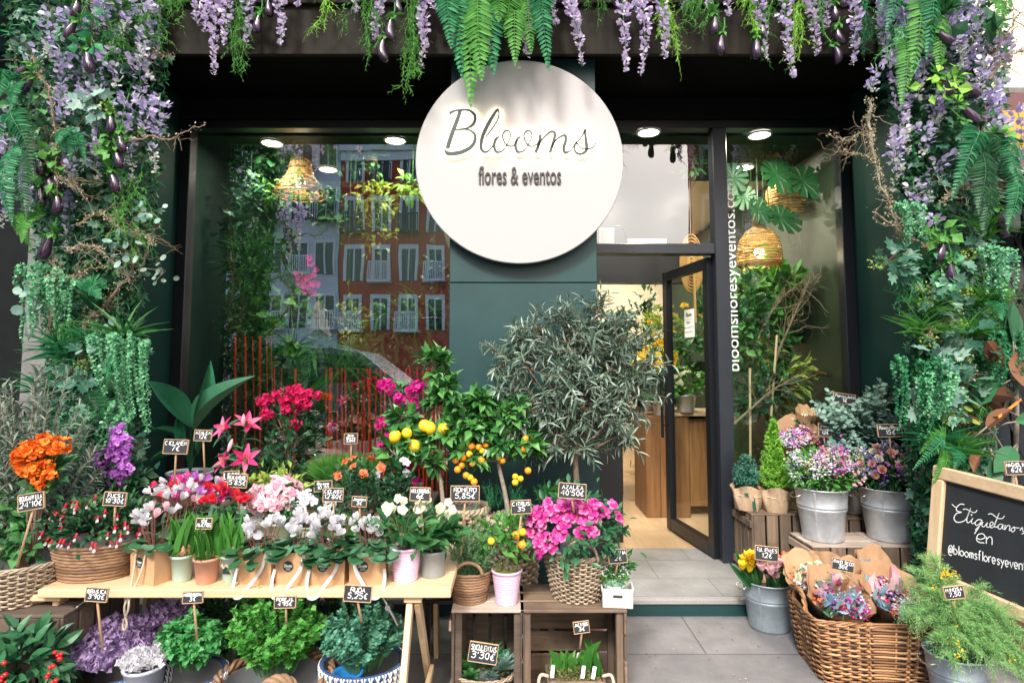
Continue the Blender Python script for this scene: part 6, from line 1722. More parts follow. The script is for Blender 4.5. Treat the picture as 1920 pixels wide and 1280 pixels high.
def bougain(lab, px, Y, z, clusters, leafc, leafr, nleaf, mat, potm=COILB, potr=.12, poth=.16, lmat=L_MID, woody=True, L=(.035, .07)):
    loc = gx(px, Y, z); t = thing('bougainvillea', lab, 'bougainvillea', loc)
    if potm is not None: pot(t, potr * .8, potr, poth, potm)
    for c, r, n in leafc_iter(leafc, leafr, nleaf, Y, loc): bush(t, c, r, n, LEAFW, L, lmat, .62, max(4, n // 22), .28, .1, -.8, .2)
    B = BOU(mat); tips = []
    for x, y, r, n in clusters:
        c = at(x, y, Y - .06) - loc; tips.append(c); rr_ = pm(r, Y)
        for k in range(n):
            d = dirs(1, -.6)[0]; d[1] = -abs(d[1]); put(t, 'bract_cluster', random.choice(B), c + d * rr_ * [1, .6, 1] * uni(.3, 1), d + rng.normal(0, .3, 3), uni(.75, 1.2))
    stems(t, (0, 0, poth * .9), tips, .005, BARK)
    return t
def leafc_iter(cs, r, n, Y, loc):
    for (x, y, rx, ry), nn in zip(cs, n): yield at(x, y, Y) - loc, (pm(rx, Y), pm(min(rx, ry) * .6, Y), pm(ry, Y)), nn
bougain('crimson bougainvillea with dark leaves in front of the large window', 540, 3.32, ZH, [(500,752,14,7),(530,745,22,12),(560,740,20,12),(545,765,18,9),(575,760,14,6),(505,778,12,5),(590,742,8,3),(560,795,10,4)], [(545,800,50,60),(560,850,55,50),(520,850,38,45)], None, [170, 190, 110], P_CRIM, CHALKB, .1, .12, L_DARK)
bougain('magenta bougainvillea growing behind the lemon tree', 745, 3.2, ZH, [(725,728,16,10),(780,725,14,8),(770,765,18,10),(755,745,12,5),(715,795,8,4),(725,830,14,7),(776,872,11,6),(782,905,10,4),(785,790,12,5)], [(740,870,40,50),(765,780,40,50)], None, [150, 120], P_MAG, CHALKB, .1, .12, L_MID)
bougain('orange bougainvillea in the grey wicker basket at the far left', 60, 2.48, .62, [(48,850,20,12),(85,838,18,10),(115,835,14,8),(52,882,18,9),(88,878,12,6),(72,905,10,4),(100,895,10,3),(62,862,16,8),(40,868,10,5)], [(85,900,35,35),(60,1010,55,40),(30,960,35,50)], None, [90, 110, 60], P_ORAN, None, .1, .02, L_MID)
bougain('purple bougainvillea with ivy like leaves above the fuchsia basket', 220, 2.95, ZT, [(225,808,12,7),(232,825,16,10),(215,845,18,10),(235,850,14,8),(190,868,14,8),(228,875,16,9),(213,895,14,7),(240,880,10,4),(222,905,9,4)], [(225,880,35,45)], None, [140], P_ORCH, CHALKB, .09, .12, L_DARK)
# aspidistra
t = thing('aspidistra', 'dark green plant with big upright leaves at the left of the window', 'house plant', gx(355, 3.38, ZH - .0))
pot(t, .1, .12, .13, ZINCD); soil(t, .112, .115)
base = np.array(t.location); mb = MB()
BIG = T_blade(8, lambda t: max(.03, math.sin(math.pi * (.02 + .97 * t) ** .85) ** .9), .22, .3)
for x0, y0, x, y, wd, up in ((366, 806, 442, 704, .36, (-.5, -.7, .5)), (364, 790, 404, 700, .3, (.7, -.6, .2)), (358, 800, 282, 714, .36, (.35, -.7, .6)), (350, 830, 284, 800, .2, (0, -.5, .9)), (340, 850, 278, 860, .2, (0, -.4, 1)), (372, 850, 395, 800, .25, (-.6, -.7, .3)), (345, 845, 330, 780, .28, (.3, -.8, .3))):
    st_ = at(x0, y0, 3.3 + rng.normal(0, .03)) - base; v = at(x, y, 3.26) - base - st_; L = np.linalg.norm(v); s0 = np.array([0, 0, .12])
    tube(mb, catmull([s0, (s0 + st_) / 2 + [0, 0, .04], st_], 4), .004, 5, 0, cap=False)
    scatter(mb, BIG, [st_], [v + np.array([0, 0, .12 * L])], [up], L * 1.08, L * wd)
mb.build('leaves', L_ASP, t)
t = potted('leafy_plant', 'yellow green leafy pot plant behind the pink azalea', 'potted plant', 525, 3.05, ZT, .05, .06, .12, CHALKB)
bush(t, (0, 0, .24), (.13, .1, .08), 150, LEAFW, (.035, .06), L_YEL, .5, 12, .25)
# lemon tree and kumquat tree, citrus
L_CIT = leafm('leaf_citrus', [(.02, .1, .03), (.06, .22, .05), (.14, .36, .09)], .32, .2, .5)
LEM = fruit_mesh(.03, LEMON, 'lemon', .25); ORG = fruit_mesh(.0175, ORANGE, 'orange'); YOR = fruit_mesh(.016, LEMON, 'unripe_orange')
def tree(name, lab, cat, px, Y, z, trunk, crowns, leaf, lmat, fruits=(), shoots=None, loc=None, tr=.014, bark=BARKG, Wf=.5, tpl=LEAFW, stick=(.7, 1.05), dn=13):
    loc = gx(px, Y, z) if loc is None else loc
    t = thing(name, lab, cat, loc)
    P = catmull([at(x, y, Y) - loc if not isinstance(x, np.ndarray) else x for x, y in trunk], 5)
    mb = MB(); tube(mb, P, np.linspace(tr, tr * .6, len(P)), 9)
    top = P[-1]; mb2 = MB()
    for x, y, rx, ry, n in crowns:
        c = at(x, y, Y) - loc; rad = np.array([pm(rx, Y), pm(min(rx, ry) * .8, Y), pm(ry, Y)])
        tube(mb, catmull([P[-3], (P[-3] + c) / 2 + rng.normal(0, .015, 3), c], 4), np.linspace(tr * .5, tr * .2, 9), 6)
        ns = max(4, n // dn)
        for k in range(ns):
            d = dirs(1, -.7)[0]; e = c + d * rad * uni(*stick); s0 = c + d * rad * .1
            Q = catmull([s0, (s0 + e) / 2 + rng.normal(0, .01, 3), e], 4)
            shoot(mb2, Q, 14, tpl, leaf, Wf, 0, None, .0025, .85, .3, .15, None, .4, .5); tube(mb, Q, np.linspace(.0035, .0012, len(Q)), 4, cap=False)
    mb.build('trunk', bark, t, smooth=True); mb2.build('crown', lmat, t)
    for x, y, me in fruits:
        o = bpy.data.objects.new(me.name.split('.')[0], me); COL.objects.link(o); o.parent = t; o.location = at(x, y, Y - pm(22, Y) + .01) - loc; o.rotation_euler = (rng.normal(0, .4), rng.normal(0, .4), 0); s = uni(.9, 1.08); o.scale = (s, s, s)
    return t
tree('lemon_tree', 'young lemon tree with ripe yellow lemons left of the pillar', 'tree', 838, 3.04, .36, [(838,1040),(832,960),(826,900),(815,850)], [(815,690,22,40,80),(835,730,22,34,80),(822,770,26,34,90),(840,800,28,30,90),(805,830,34,28,90),(765,835,34,26,70),(738,850,24,26,40),(800,865,34,22,70),(760,780,24,20,40)], .092, L_CIT, [(763,812,LEM),(776,836,LEM),(741,818,LEM),(832,803,LEM),(796,798,LEM),(806,802,LEM)], Wf=.5)
tree('kumquat_tree', 'small citrus tree covered in orange fruit in front of the pillar', 'tree', 945, 3.05, .34, [(955,975),(948,930),(938,885),(930,850)], [(930,790,48,40,190),(885,800,38,36,140),(975,810,46,42,170),(905,760,30,26,90),(960,770,34,28,100),(880,850,30,26,90),(985,850,26,24,60),(930,830,60,36,120),(870,780,30,30,90)], .088, L_CIT, [(x, y, ORG) for x, y in ((912,833),(898,838),(884,836),(903,862),(886,868),(874,891),(889,903),(985,822),(983,842),(942,863),(990,882),(868,858),(866,872),(858,880),(854,862))] + [(x, y, YOR) for x, y in ((935,858),(904,845),(882,895),(966,893),(976,897),(966,904),(920,820),(880,851))], Wf=.5)
t = tree('olive_tree', 'bushy grey green olive tree with a stout trunk in front of the pillar', 'tree', 1085, 3.12, .05, [(1085,1040),(1082,930),(1080,880),(1078,840)], [(1075,700,80,80,420),(990,690,60,62,260),(1150,690,70,70,300),(1010,770,60,56,240),(1120,780,70,64,280),(1065,620,70,50,240),(1180,740,46,60,190),(945,680,36,44,110),(1165,630,46,44,140),(1050,820,50,44,170),(1005,615,40,40,110),(1170,810,36,40,120),(1080,760,90,60,420),(1100,650,80,60,340),(960,730,40,40,140),(1200,700,36,40,110),(1080,840,60,40,220),(985,640,40,40,120),(1120,590,40,34,110)], .072, L_OLIVE, (), None, None, .02, BARK, .15, BLADE, (.5, 1.65), 10)
pot(t, .12, .15, .24, TERRA)

# plant stands and baskets of the two citrus trees
st = thing('plant_stand', 'low black metal plant stand under the two citrus baskets', 'stand', gx(915, 3.1, 0))
mb = MB(); box(mb, (-.3, -.17, .30), (.3, .17, .318), 0, .003); mb.build('top', BLACK_P, st)
for sx in (-1, 1):
    for sy in (-1, 1):
        mb = MB(); box(mb, (sx * .285 - .012, sy * .155 - .012, 0), (sx * .285 + .012, sy * .155 + .012, .298)); mb.build('leg', BLACK_P, st)
basket('wicker_basket', 'grey wicker basket under the kumquat tree, lined with plastic', gx(963, 3.1, .319), .105, .133, .33, 1, 17, 26, WICKERG)
basket('wicker_basket', 'grey wicker basket behind the rosemary, partly hidden by the small signs', gx(868, 3.16, .319), .1, .128, .37, 1, 17, 26, WICKERG)
for px, Y, z, lab in ((963, 3.1, .62, 'mossy soil with fine green fern leaves at the foot of the kumquat tree'), (868, 3.16, .66, 'mossy soil at the foot of the lemon tree in the wicker basket')):
    t = thing('moss_bed', lab, 'moss', gx(px, Y, z)); soil(t, .115, .0, 1, SOIL); bush(t, (0, 0, 0), (.1, .1, .02), 260, LEAF, (.008, .02), L_MOSS, .6, name='moss', zmin=0)
def fine(lab, px, py, Y, n, h, mat=L_EMER, wdt=.05):
    base = at(px, py, Y); t = thing('conifer_seedling', lab, 'small conifer', base); mb = MB()
    for k in range(n):
        d = np.array([rng.normal(0, .35), rng.normal(0, .3), 1]); P = path(rng.normal(0, wdt * .3, 3) * [1, 1, 0], d, h * uni(.6, 1.05), -.05, 7, .2); shoot(mb, P, 40, NEEDLE, .028, .09, 0, 0, .0015, .7, .05, .4)
    mb.build('foliage', mat, t)
fine('feathery green conifer left of the citrus tree trunk', 925, 950, 3.1, 12, .13); fine('feathery green conifer right of the citrus tree trunk', 965, 950, 3.12, 12, .12); fine('slim pointed conifer beside the pillar foot', 1028, 950, 3.16, 9, .15)
tuft('grass blades sticking up under the olive tree', (1030, 930), 3.2, 40, .14, L_BRI, .05, group=None)

# --- the two crates in the middle
crate('tall wooden crate with a pale top and open front holding the succulents', gx(914, 2.6, 0), .31, .28, .405, CRATE_L, CRATE_D, CRATE_L, True, 0, True, 4)
crate('wide wooden crate with open front holding the hyacinth box', gx(1077, 2.6, 0), .455, .3, .405, CRATE_X, CRATE_Z, CRATE_X, True, 0, False, 4)
ZC = .406
p = gx(881, 2.72, ZC); coil('coil_basket', 'round brown coiled basket of rosemary with a loop handle', p, .07, .098, .135, 1, 11, COILB, False, 1)
t = thing('rosemary', 'bushy rosemary with many upright needle covered stems in the coiled basket', 'rosemary', p + [0, 0, .09]); mb = MB()
for k in range(80):
    d = np.array([rng.normal(0, .34), rng.normal(0, .3), 1]); P = path(rng.normal(0, .03, 3) * [1, 1, 0], d, uni(.18, .32), .06, 9, .25); shoot(mb, P, 60, NEEDLE, .03, .13, 0, 0, .002, .75, .05, .35)
mb.build('foliage', leafm('leaf_rosemary', [(.05, .17, .06), (.12, .28, .11), (.26, .42, .24)], .55, .15), t)
t = potted('potted_citrus', 'little citrus tree with four oranges in a pale pink ribbed pot', 'potted plant', 950, 2.68, ZC, .048, .066, .145, PINKP, 12, L_MOSS)
bush(t, (0, 0, .145), (.06, .06, .02), 200, LEAF, (.008, .02), L_MOSS, .5, name='moss', zmin=0)
mb = MB(); tube(mb, [(0, 0, .14), (.004, 0, .19), (0, 0, .24)], .006, 7); mb.build('trunk', BARKG, t)
bush(t, (0, 0, .27), (.1, .08, .1), 200, LEAFW, (.035, .06), L_BRI, .5, 18, .22, .2, -.8, name='crown')
for x, y, me in ((921,1014,YOR),(967,1003,ORG),(980,997,YOR),(979,1021,ORG)):
    o = bpy.data.objects.new('orange', me); COL.objects.link(o); o.parent = t; o.location = at(x, y, 2.6) - np.array(t.location)
p = gx(1082, 2.76, ZC); basket('wicker_basket', 'large grey brown wicker basket of pink azalea on the wide crate', p, .105, .152, .2, 1, 19, 36, WICKERG, 2, [-math.pi / 2, math.pi / 2])
t = thing('azalea', 'bright pink azalea with glossy dark leaves in the large wicker basket', 'azalea', p + [0, 0, .17])
bush(t, (0, 0, .14), (.23, .2, .17), 760, BLADE, (.03, .055), L_GLOSS, .42, 44, .16, .2, -.6)
d = [(1010,965),(1035,950),(1060,940),(1085,945),(1110,940),(1130,955),(1040,975),(1020,985),(1065,970),(1000,995),(1015,1010),(1045,1000),(1120,975),(1085,990),(1105,1000),(1030,1025),(1010,1035),(1090,962),(1055,985),(1160,980),(1008,1025),(1140,960),(1075,955),(1025,962),(1050,960),(1110,965)]
for x, y in d:
    for k in range(2):
        q = at(x + rng.normal(0, 7), y + rng.normal(0, 7), 2.76 - .17 * math.sqrt(max(0, 1 - ((x - 1082) / 100) ** 2)) - .02 * k) - np.array(t.location); put(t, 'bloom', random.choice(AZ['hot']), q, q * [1, .6, .6] + [0, -.1, .02], uni(.6, .9))
t = thing('planter_box', 'small white wooden box with cut handles holding tiny white flowers', 'planter', gx(1157, 2.66, ZC), R(-6))
mb = MB(); hh = .085
for sg in (-1, 1):
    obox(mb, (0, sg * .048, hh / 2), (.13, .008, hh), rotm(-sg * .16), 0, .002); obox(mb, (sg * .06, 0, hh / 2), (.008, .085, hh), rotm(0, sg * .16), 0, .002)
box(mb, (-.055, -.042, .003), (.055, .042, .01)); mb.build('box', plain('white_wood', (.62, .6, .56), .7, vary=.15, vscale=20), t)
mb = MB(); obox(mb, (0, -.0535, hh * .62), (.04, .004, .012), rotm(.16), 0, .0015); mb.build('painted_hand_hole', plain('shadow_hole', (.05, .045, .04), .9), t)  # dark strip on solid wood, painted as the shade inside a cut handle
p = gx(1152, 2.66, ZC + .03); t = thing('flowering_plant', 'tiny white flowers on a bright green cushion in a mint pot inside the white box', 'potted plant', p); pot(t, .035, .045, .06, MINTP)
bush(t, (0, 0, .085), (.06, .05, .045), 420, LEAF, (.008, .016), L_BRI, .6); bush(t, (0, 0, .095), (.06, .05, .045), 130, ROUND, (.006, .009), P_WHITE, 1, name='florets', zmin=.1, shell=.9)
t = potted('small_plant', 'dark leafed small plant tucked behind the white box', 'potted plant', 1158, 2.8, ZC, .04, .05, .08, MINTP); bush(t, (0, 0, .12), (.06, .06, .06), 120, LEAFW, (.03, .05), L_MID, .5)
# inside the crates
p = gx(908, 2.68, .018); basket('wicker_basket', 'pale oval wicker basket of succulents inside the tall crate', p, .09, .13, .09, .75, 9, 22, WICKERG)
t = thing('succulent_bowl', 'mixed succulents and aloes in the pale wicker basket', 'succulents', p + [0, 0, .07])
def rosette(t, c, n, L, w_, mat, up=.8, nm='succulent'):
    mb = MB(); a = np.arange(n) * 2.4; u = (np.arange(n) / n) ** .6
    D = np.stack([np.cos(a) * u, np.sin(a) * u, up * (1.1 - u) + .15], 1); scatter(mb, T_blade(4, lambda t: math.sin(math.pi * (.2 + .8 * t)) ** .8, .18, -.1), np.repeat([c], n, 0) + D * .01, D, np.stack([-np.cos(a), -np.sin(a), np.ones(n)], 1), L * (.55 + .45 * u), L * w_); mb.build(nm, mat, t)
rosette(t, (.02, .04, .04), 26, .11, .12, L_EMER, 1.2, 'aloe'); rosette(t, (-.09, 0, .03), 22, .055, .5, L_BRI, .5); rosette(t, (-.06, -.05, .02), 20, .05, .5, L_MID, .5); rosette(t, (.09, 0, .03), 22, .09, .28, L_EUC, 1.0); rosette(t, (.03, -.05, .02), 18, .04, .5, L_EUC, .6); rosette(t, (-.02, .02, .04), 22, .1, .1, L_EMER, 1.0, 'aloe')
bush(t, (0, 0, .01), (.11, .08, .02), 200, LEAF, (.008, .02), L_MOSS, .5, name='moss', zmin=0)
t = thing('planter_box', 'rough wooden box with rope handles and moss inside the wide crate', 'planter', gx(1078, 2.66, .018))
mb = MB(); w2 = .125
for sg in (-1, 1):
    for k in range(2): plank(mb, (-w2, sg * .07 - .006, .004 + k * .05), (w2, sg * .07 + .006, .05 + k * .05))
    for k in range(2): plank(mb, (sg * (w2 - .006) - .006, -.063, .004 + k * .05), (sg * (w2 - .006) + .006, .063, .05 + k * .05))
    plank(mb, (sg * .1 - .012, -.083, 0), (sg * .1 + .012, -.077, .104))
box(mb, (-.11, -.06, .085), (.11, .06, .09)); mb.build('box', CRATE_X, t)
for sg in (-1, 1):
    mb = MB(); tube(mb, catmull([(sg * .115, -.05, .07), (sg * .15, -.06, .05), (sg * .16, -.055, .08), (sg * .15, -.04, .11), (sg * .115, -.03, .1)], 5), .007, 7); mb.build('rope_handle', ROPE, t, smooth=True)
bush(t, (0, 0, .09), (.12, .065, .035), 900, LEAF, (.008, .022), L_MOSS, .5, name='moss', zmin=0)
HP = T_blade(5, lambda t: math.sin(math.pi * (.15 + .85 * t)) ** .7, .3, .1)
for i, (x, n, hh) in enumerate(((-.065, 8, .1), (-.01, 9, .1), (.075, 12, .13), (.055, 8, .11))):
    mb = MB(); d = rng.normal(0, .28, (n, 3)) + [0, 0, 1]; scatter(mb, HP, np.repeat([[x, 0, .1]], n, 0) + rng.normal(0, .006, (n, 3)), d, rng.normal(0, 1, (n, 3)), uni(.7, 1.1, n) * hh, .02); mb.build('hyacinth', L_BRI, t)
for i, (x, y, r) in enumerate(((-.1, -.05, .1), (.0, .05, -.2), (.03, -.055, .15), (.075, -.06, .2), (.02, .06, .3))):
    mb = MB(); obox(mb, (x, y, .13), (.016, .0015, .05), rotm(-.1, r), 0); mb.build('plant_label', PAPER, t)
# --- baskets and herbs under the table
YH = 2.42
def herb_coil(lab, px, wpx, h, mat=NAVY, white=True, Y=YH, rows=13):
    p = gx(px, Y, 0.0); r = pm(wpx, Y, h) / 2; return coil('coil_basket', lab, p, r * .82, r, h, .9, rows, mat, white), p, r
_, p, r = herb_coil('blue and white coiled basket of ornamental kale', 212, 195, .285)
t = thing('ornamental_kale', 'frilly purple ornamental kale filling the blue and white basket', 'kale', p + [-.02, .03, .29])
def kale(t, c, R_, n, mat, nm='rosette', tall=.6):
    mb = MB(); a = np.arange(n) * 2.4; u = np.sqrt((np.arange(n) + .5) / n); d = np.stack([np.cos(a) * u, np.sin(a) * u, tall * (1.15 - u)], 1)
    fr = T_blade(3, lambda t: [.3, .9, 1.2, .8][int(round(t * 3))], .15, .2, .15)
    scatter(mb, fr, np.asarray(c) + d * R_ * .55, d + [0, 0, .5], np.stack([-np.cos(a), -np.sin(a), np.ones(n) * 1.0], 1) + rng.normal(0, .4, (n, 3)), R_ * uni(.35, .6, n), R_ * uni(.35, .6, n))
    m2 = n * 6; b = rng.integers(0, n, m2); e = np.asarray(c) + d[b] * R_ * uni(.85, 1.08, m2)[:, None] + rng.normal(0, R_ * .08, (m2, 3)) + [0, 0, R_ * .2]
    scatter(mb, T_outline([(.5 * math.cos(x) * (1 + .3 * (-1) ** i), .5 + .5 * math.sin(x) * (1 + .3 * (-1) ** i)) for i, x in enumerate(np.linspace(-1.57, 4.4, 8))], .15), e, rng.normal(0, .6, (m2, 3)) + [0, 0, .6], rng.normal(0, 1, (m2, 3)) + [0, -.6, .4], uni(.012, .028, m2)); mb.build(nm, mat, t)
for x, y, z, R_ in ((-.1, -.05, .0, .085), (.0, -.08, .0, .09), (.04, .03, .05, .09), (-.06, .06, .04, .09), (.08, -.03, .02, .075), (.12, .09, .08, .09), (-.15, .0, -.01, .07), (.18, .12, .08, .08)): kale(t, (x, y, z), R_, 60, P_KALE)
t = thing('ornamental_kale', 'small white ornamental kale in a pale pot at the right of the purple kale', 'kale', gx(268, 2.32, .2)); pot(t, .06, .07, .12, plain('pale_plastic', (.5, .52, .6), .4))
for x, y in ((-.03, 0), (.035, .01), (.0, -.03)): kale(t, (x, y, .12), .055, 46, P_CREAM if x == 9 else P_WHITE)
_, p, r = herb_coil('blue and white coiled basket of mint beside the kale', 340, 145, .27, Y=2.36)
def herb(lab, nm, p, rad, hgt, n, tpl, L, Wf, mat, per=22, ang=1.0):
    t = thing(nm, lab, nm.replace('_', ' '), p); mb = MB(); ms = MB()
    for k in range(n):
        d = dirs(1, .15)[0]; s0 = np.array([d[0] * rad[0] * .4, d[1] * rad[1] * .4, 0]); e = np.array([d[0] * rad[0], d[1] * rad[1], hgt * (.35 + .7 * d[2]) * uni(.8, 1.1)])
        P = catmull([s0, (s0 + e) / 2 + [0, 0, .03], e], 4); shoot(mb, P, per, tpl, L, Wf, 0, None, 0, ang, .25, .2, None, .35, .6); tube(ms, P, .0016, 4, cap=False)
    mb.build('foliage', mat, t); ms.build('stem', L_STEM, t); return t
herb('leafy green mint spilling over the blue and white basket', 'mint', p + [0, .035, .27], (.125, .10), .18, 80, LEAFW, .04, .7, leafm('leaf_herb_mint', [(.03, .2, .05), (.06, .3, .08), (.12, .4, .13)], .45, .25))
p = gx(512, 2.36, 0); basket('wicker_basket', 'brown wicker basket of parsley with a loop handle under the table', p, .17, .21, .25, .9, 12, 28, COILB, 2, [-1.2])
SMALL = IVY
herb('bright curly parsley bushing out of the brown basket', 'parsley', p + [-.02, .05, .25], (.2, .14), .3, 120, IVY, .03, .95, leafm('leaf_parsley', [(.03, .17, .02), (.08, .33, .05), (.19, .5, .11)], .5, .3), 30)
_, p, r = herb_coil('blue and white coiled basket of rue at the right end of the table', 678, 150, .29)
t = thing('nursery_pot', 'bright blue plastic pot inside the basket of rue', 'plant pot', p + [-.04, -.07, .19]); pot(t, .045, .055, .09, plain('blue_plastic', (.02, .2, .5), .35))
herb('blue green rue with small rounded leaves in the right basket', 'rue', p + [0, .0, .26], (.165, .15), .26, 110, ROUND, .02, .75, leafm('leaf_rue', [(.04, .18, .11), (.07, .25, .16), (.15, .36, .24)], .5, .2), 34)
herb('dark small leaved shrub behind the parsley under the table', 'herb', gx(420, 2.75, .1), (.2, .14), .42, 60, LEAFW, .035, .6, L_MID, 20)
herb('dark small leaved shrub behind the rue under the table', 'herb', gx(620, 2.75, .1), (.2, .14), .38, 50, LEAFW, .035, .6, L_DARK, 20)
# glossy shrub with berries, wicker basket and crate at the far left
crate('dark wooden crate carrying the far left basket', gx(20, 2.32, 0), .34, .36, .5, CRATE_D, CRATE_D, CRATE_D, False, 0, True, 4)
basket('wicker_basket', 'grey wicker basket of orange bougainvillea on the dark crate', gx(38, 2.47, .501), .12, .155, .15, .95, 14, 32, WICKERG)
basket('wicker_basket', 'tall brown wicker basket behind the orange bougainvillea at the left edge', gx(-5, 2.7, .35), .12, .16, .42, 1, 18, 26, WICKERG)
t = thing('berry_shrub', 'glossy dark green shrub with red berries at the bottom left corner', 'shrub', gx(28, 2.24, .0)); pot(t, .1, .13, .2, CHALKB)
bush(t, (0, 0, .33), (.14, .13, .15), 300, T_blade(4, lambda t: math.sin(math.pi * (.06 + .94 * t)) ** .8, .1, .25), (.06, .09), L_GLOSS, .42, 0, .3, .0, -.7)
BE = fruit_mesh(.007, BERRY, 'berry')
for x, y in ((108,1228),(103,1222),(112,1234),(94,1250),(100,1248),(92,1262),(88,1268),(5,1268),(2,1275),(10,1264),(105,1275),(98,1278),(8,1242),(115,1225),(12,1278)):
    put(t, 'berry', BE, at(x, y, 2.1) - np.array(t.location), (0, 0, 1), uni(.8, 1.2))
t = thing('olive_shrub', 'grey green narrow leaved shrub at the left edge', 'shrub', gx(35, 2.66, .5)); pot(t, .12, .15, .2, TERRA); mb = MB(); ms = MB()
for k in range(150):
    d = dirs(1, -.05)[0]; e = np.array([d[0] * .3, d[1] * .2, .28 + .6 * max(0, d[2]) + .1 * rng.random()]); P = catmull([(0, 0, .2), e * [.5, .5, .6], e], 5); shoot(mb, P, 34, BLADE, .06, .18, 0, None, 0, .7, .3, .2, None, .3, .5); tube(ms, P, .002, 4, cap=False)
mb.build('foliage', L_GREY, t); ms.build('stem', BARKG, t)

# ------------------------------------------------------------------ price signs on the left and in the middle
for a in ((['BOUGANVILLA', "24'10€"], (59, 940), 2.28, 46, 30, (32, 1062), .17), (['FUCSI', "10'30€"], (216, 935), 2.4, 40, 24, (214, 985), -.05), (['CICLAMEN', '7€'], (330, 837), 2.68, 44, 26, (327, 905), -.03),
          (['AZALEA', '12€'], (381, 816), 2.85, 31, 20, (384, 890), -.03), (['LILIUM'], (434, 892), 2.78, 28, 18, (436, 940), .05), (['KALANCHOE', "5'85€"], (446, 901), 2.7, 34, 24, (449, 960), -.06), (['12€', 'NARCISOS'], (383, 981), 2.4, 28, 19, (383, 1025), 0),
          (['Bola', 'Gavira', '3,80€'], (658, 822), 3.15, 24, 19, (658, 880), .03), (['Rosae', '10,90'], (606, 911), 2.8, 32, 19, (606, 960), .04), (['CICLAMEN', "12'80€"], (625, 927), 2.62, 36, 24, (627, 990), -.02), (['Jacintos', '3€'], (674, 940), 2.62, 26, 18, (677, 985), -.04),
          (['HELEBORUS', '6€'], (788, 926), 2.4, 36, 24, (793, 1000), -.03), (['ROMERO', '5,85€'], (872, 925), 2.6, 52, 28, (864, 1040), .0), (['CITRUS', '35'], (977, 950), 2.6, 36, 24, (966, 1055), .05), (['AZALEA', "40'50€"], (1073, 920), 2.5, 50, 27, (1076, 960), -.07),
          (['SALVIA', '2€'], (1158, 1042), 2.6, 33, 24, (1154, 1075), .07), (['BRASICA', "3'90€"], (182, 1114), 2.26, 39, 24, (192, 1215), -.06), (['HIERBABUENA', '3€'], (362, 1119), 2.26, 36, 20, (370, 1200), .04), (['PEREJIL', "4'95€"], (535, 1128), 2.3, 38, 20, (537, 1170), .02),
          (['RUDA', '5,25€'], (671, 1112), 2.22, 50, 28, (678, 1165), -.06), (['SUCULENTAS', "3'30€"], (906, 1223), 2.5, 52, 34, None, -.14), (['JACINTOS', '3€'], (1090, 1175), 2.62, 28, 20, (1087, 1215), .12)):
    price(a[0], a[1], a[2], a[3], a[4], a[5], a[6])
# ------------------------------------------------------------------ right display: crates, buckets, bouquets, basket, board
pc = at(1409, 963, 3.8); HT = pc[2] - ZST
crate('tall slatted crate carrying the two burlap wrapped conifers', (pc[0] + .215, 3.8, ZST), .43, .3, HT, CRATE_X, CRATE_Z, CRATE_X, False, 0, True, 5)
crate('tall slatted crate behind the left zinc bucket', (pc[0] + .43 + .02 + .215, 3.815, ZST), .42, .29, HT - .03, CRATE_X, CRATE_Z, CRATE_X, False, 0, True, 5)
crate('tall slatted crate at the right end behind the right zinc bucket', (pc[0] + .43 + .02 + .43 + .13, 3.82, ZST), .24, .29, HT - .05, CRATE_X, CRATE_Z, CRATE_X, False, 0, True, 4)
qa = at(1524, 1023, 3.51); HL = qa[2] - ZST
wl = at(1652, 1023, 3.51)[0] - qa[0]
crate('low wooden crate under the left zinc bucket', (qa[0] + wl / 2 , 3.51, ZST), wl, .28, HL, CRATE_L, CRATE_Z, CRATE_L, False, 0, True, 4)
w2 = at(1753, 1023, 3.51)[0] - (qa[0] + wl + .012)
crate('low wooden crate under the right zinc bucket', (qa[0] + wl + .012 + w2 / 2, 3.515, ZST), w2, .28, HL, CRATE_L, CRATE_Z, CRATE_L, False, 0, True, 3)
ZL = ZST + HL + .001; ZU = ZST + HT + .001
def zb(px, r0, r1, h, lab, Y, z, nm='zinc_bucket', mat=ZINC): 
    p = gx(px, Y, z); bucket(nm, lab, p, r0, r1, h, mat); return p
b1 = zb(1543, .112, .15, .31, 'ribbed zinc bucket of pink and white mixed flowers on the left low crate', 3.66, ZL)
b2 = zb(1667, .115, .155, .31, 'ribbed zinc bucket of roses and statice on the right low crate', 3.66, ZL)
b3 = zb(1605, .1, .12, .24, 'zinc bucket of eucalyptus standing behind the two flower buckets', 3.97, ZU - .03)

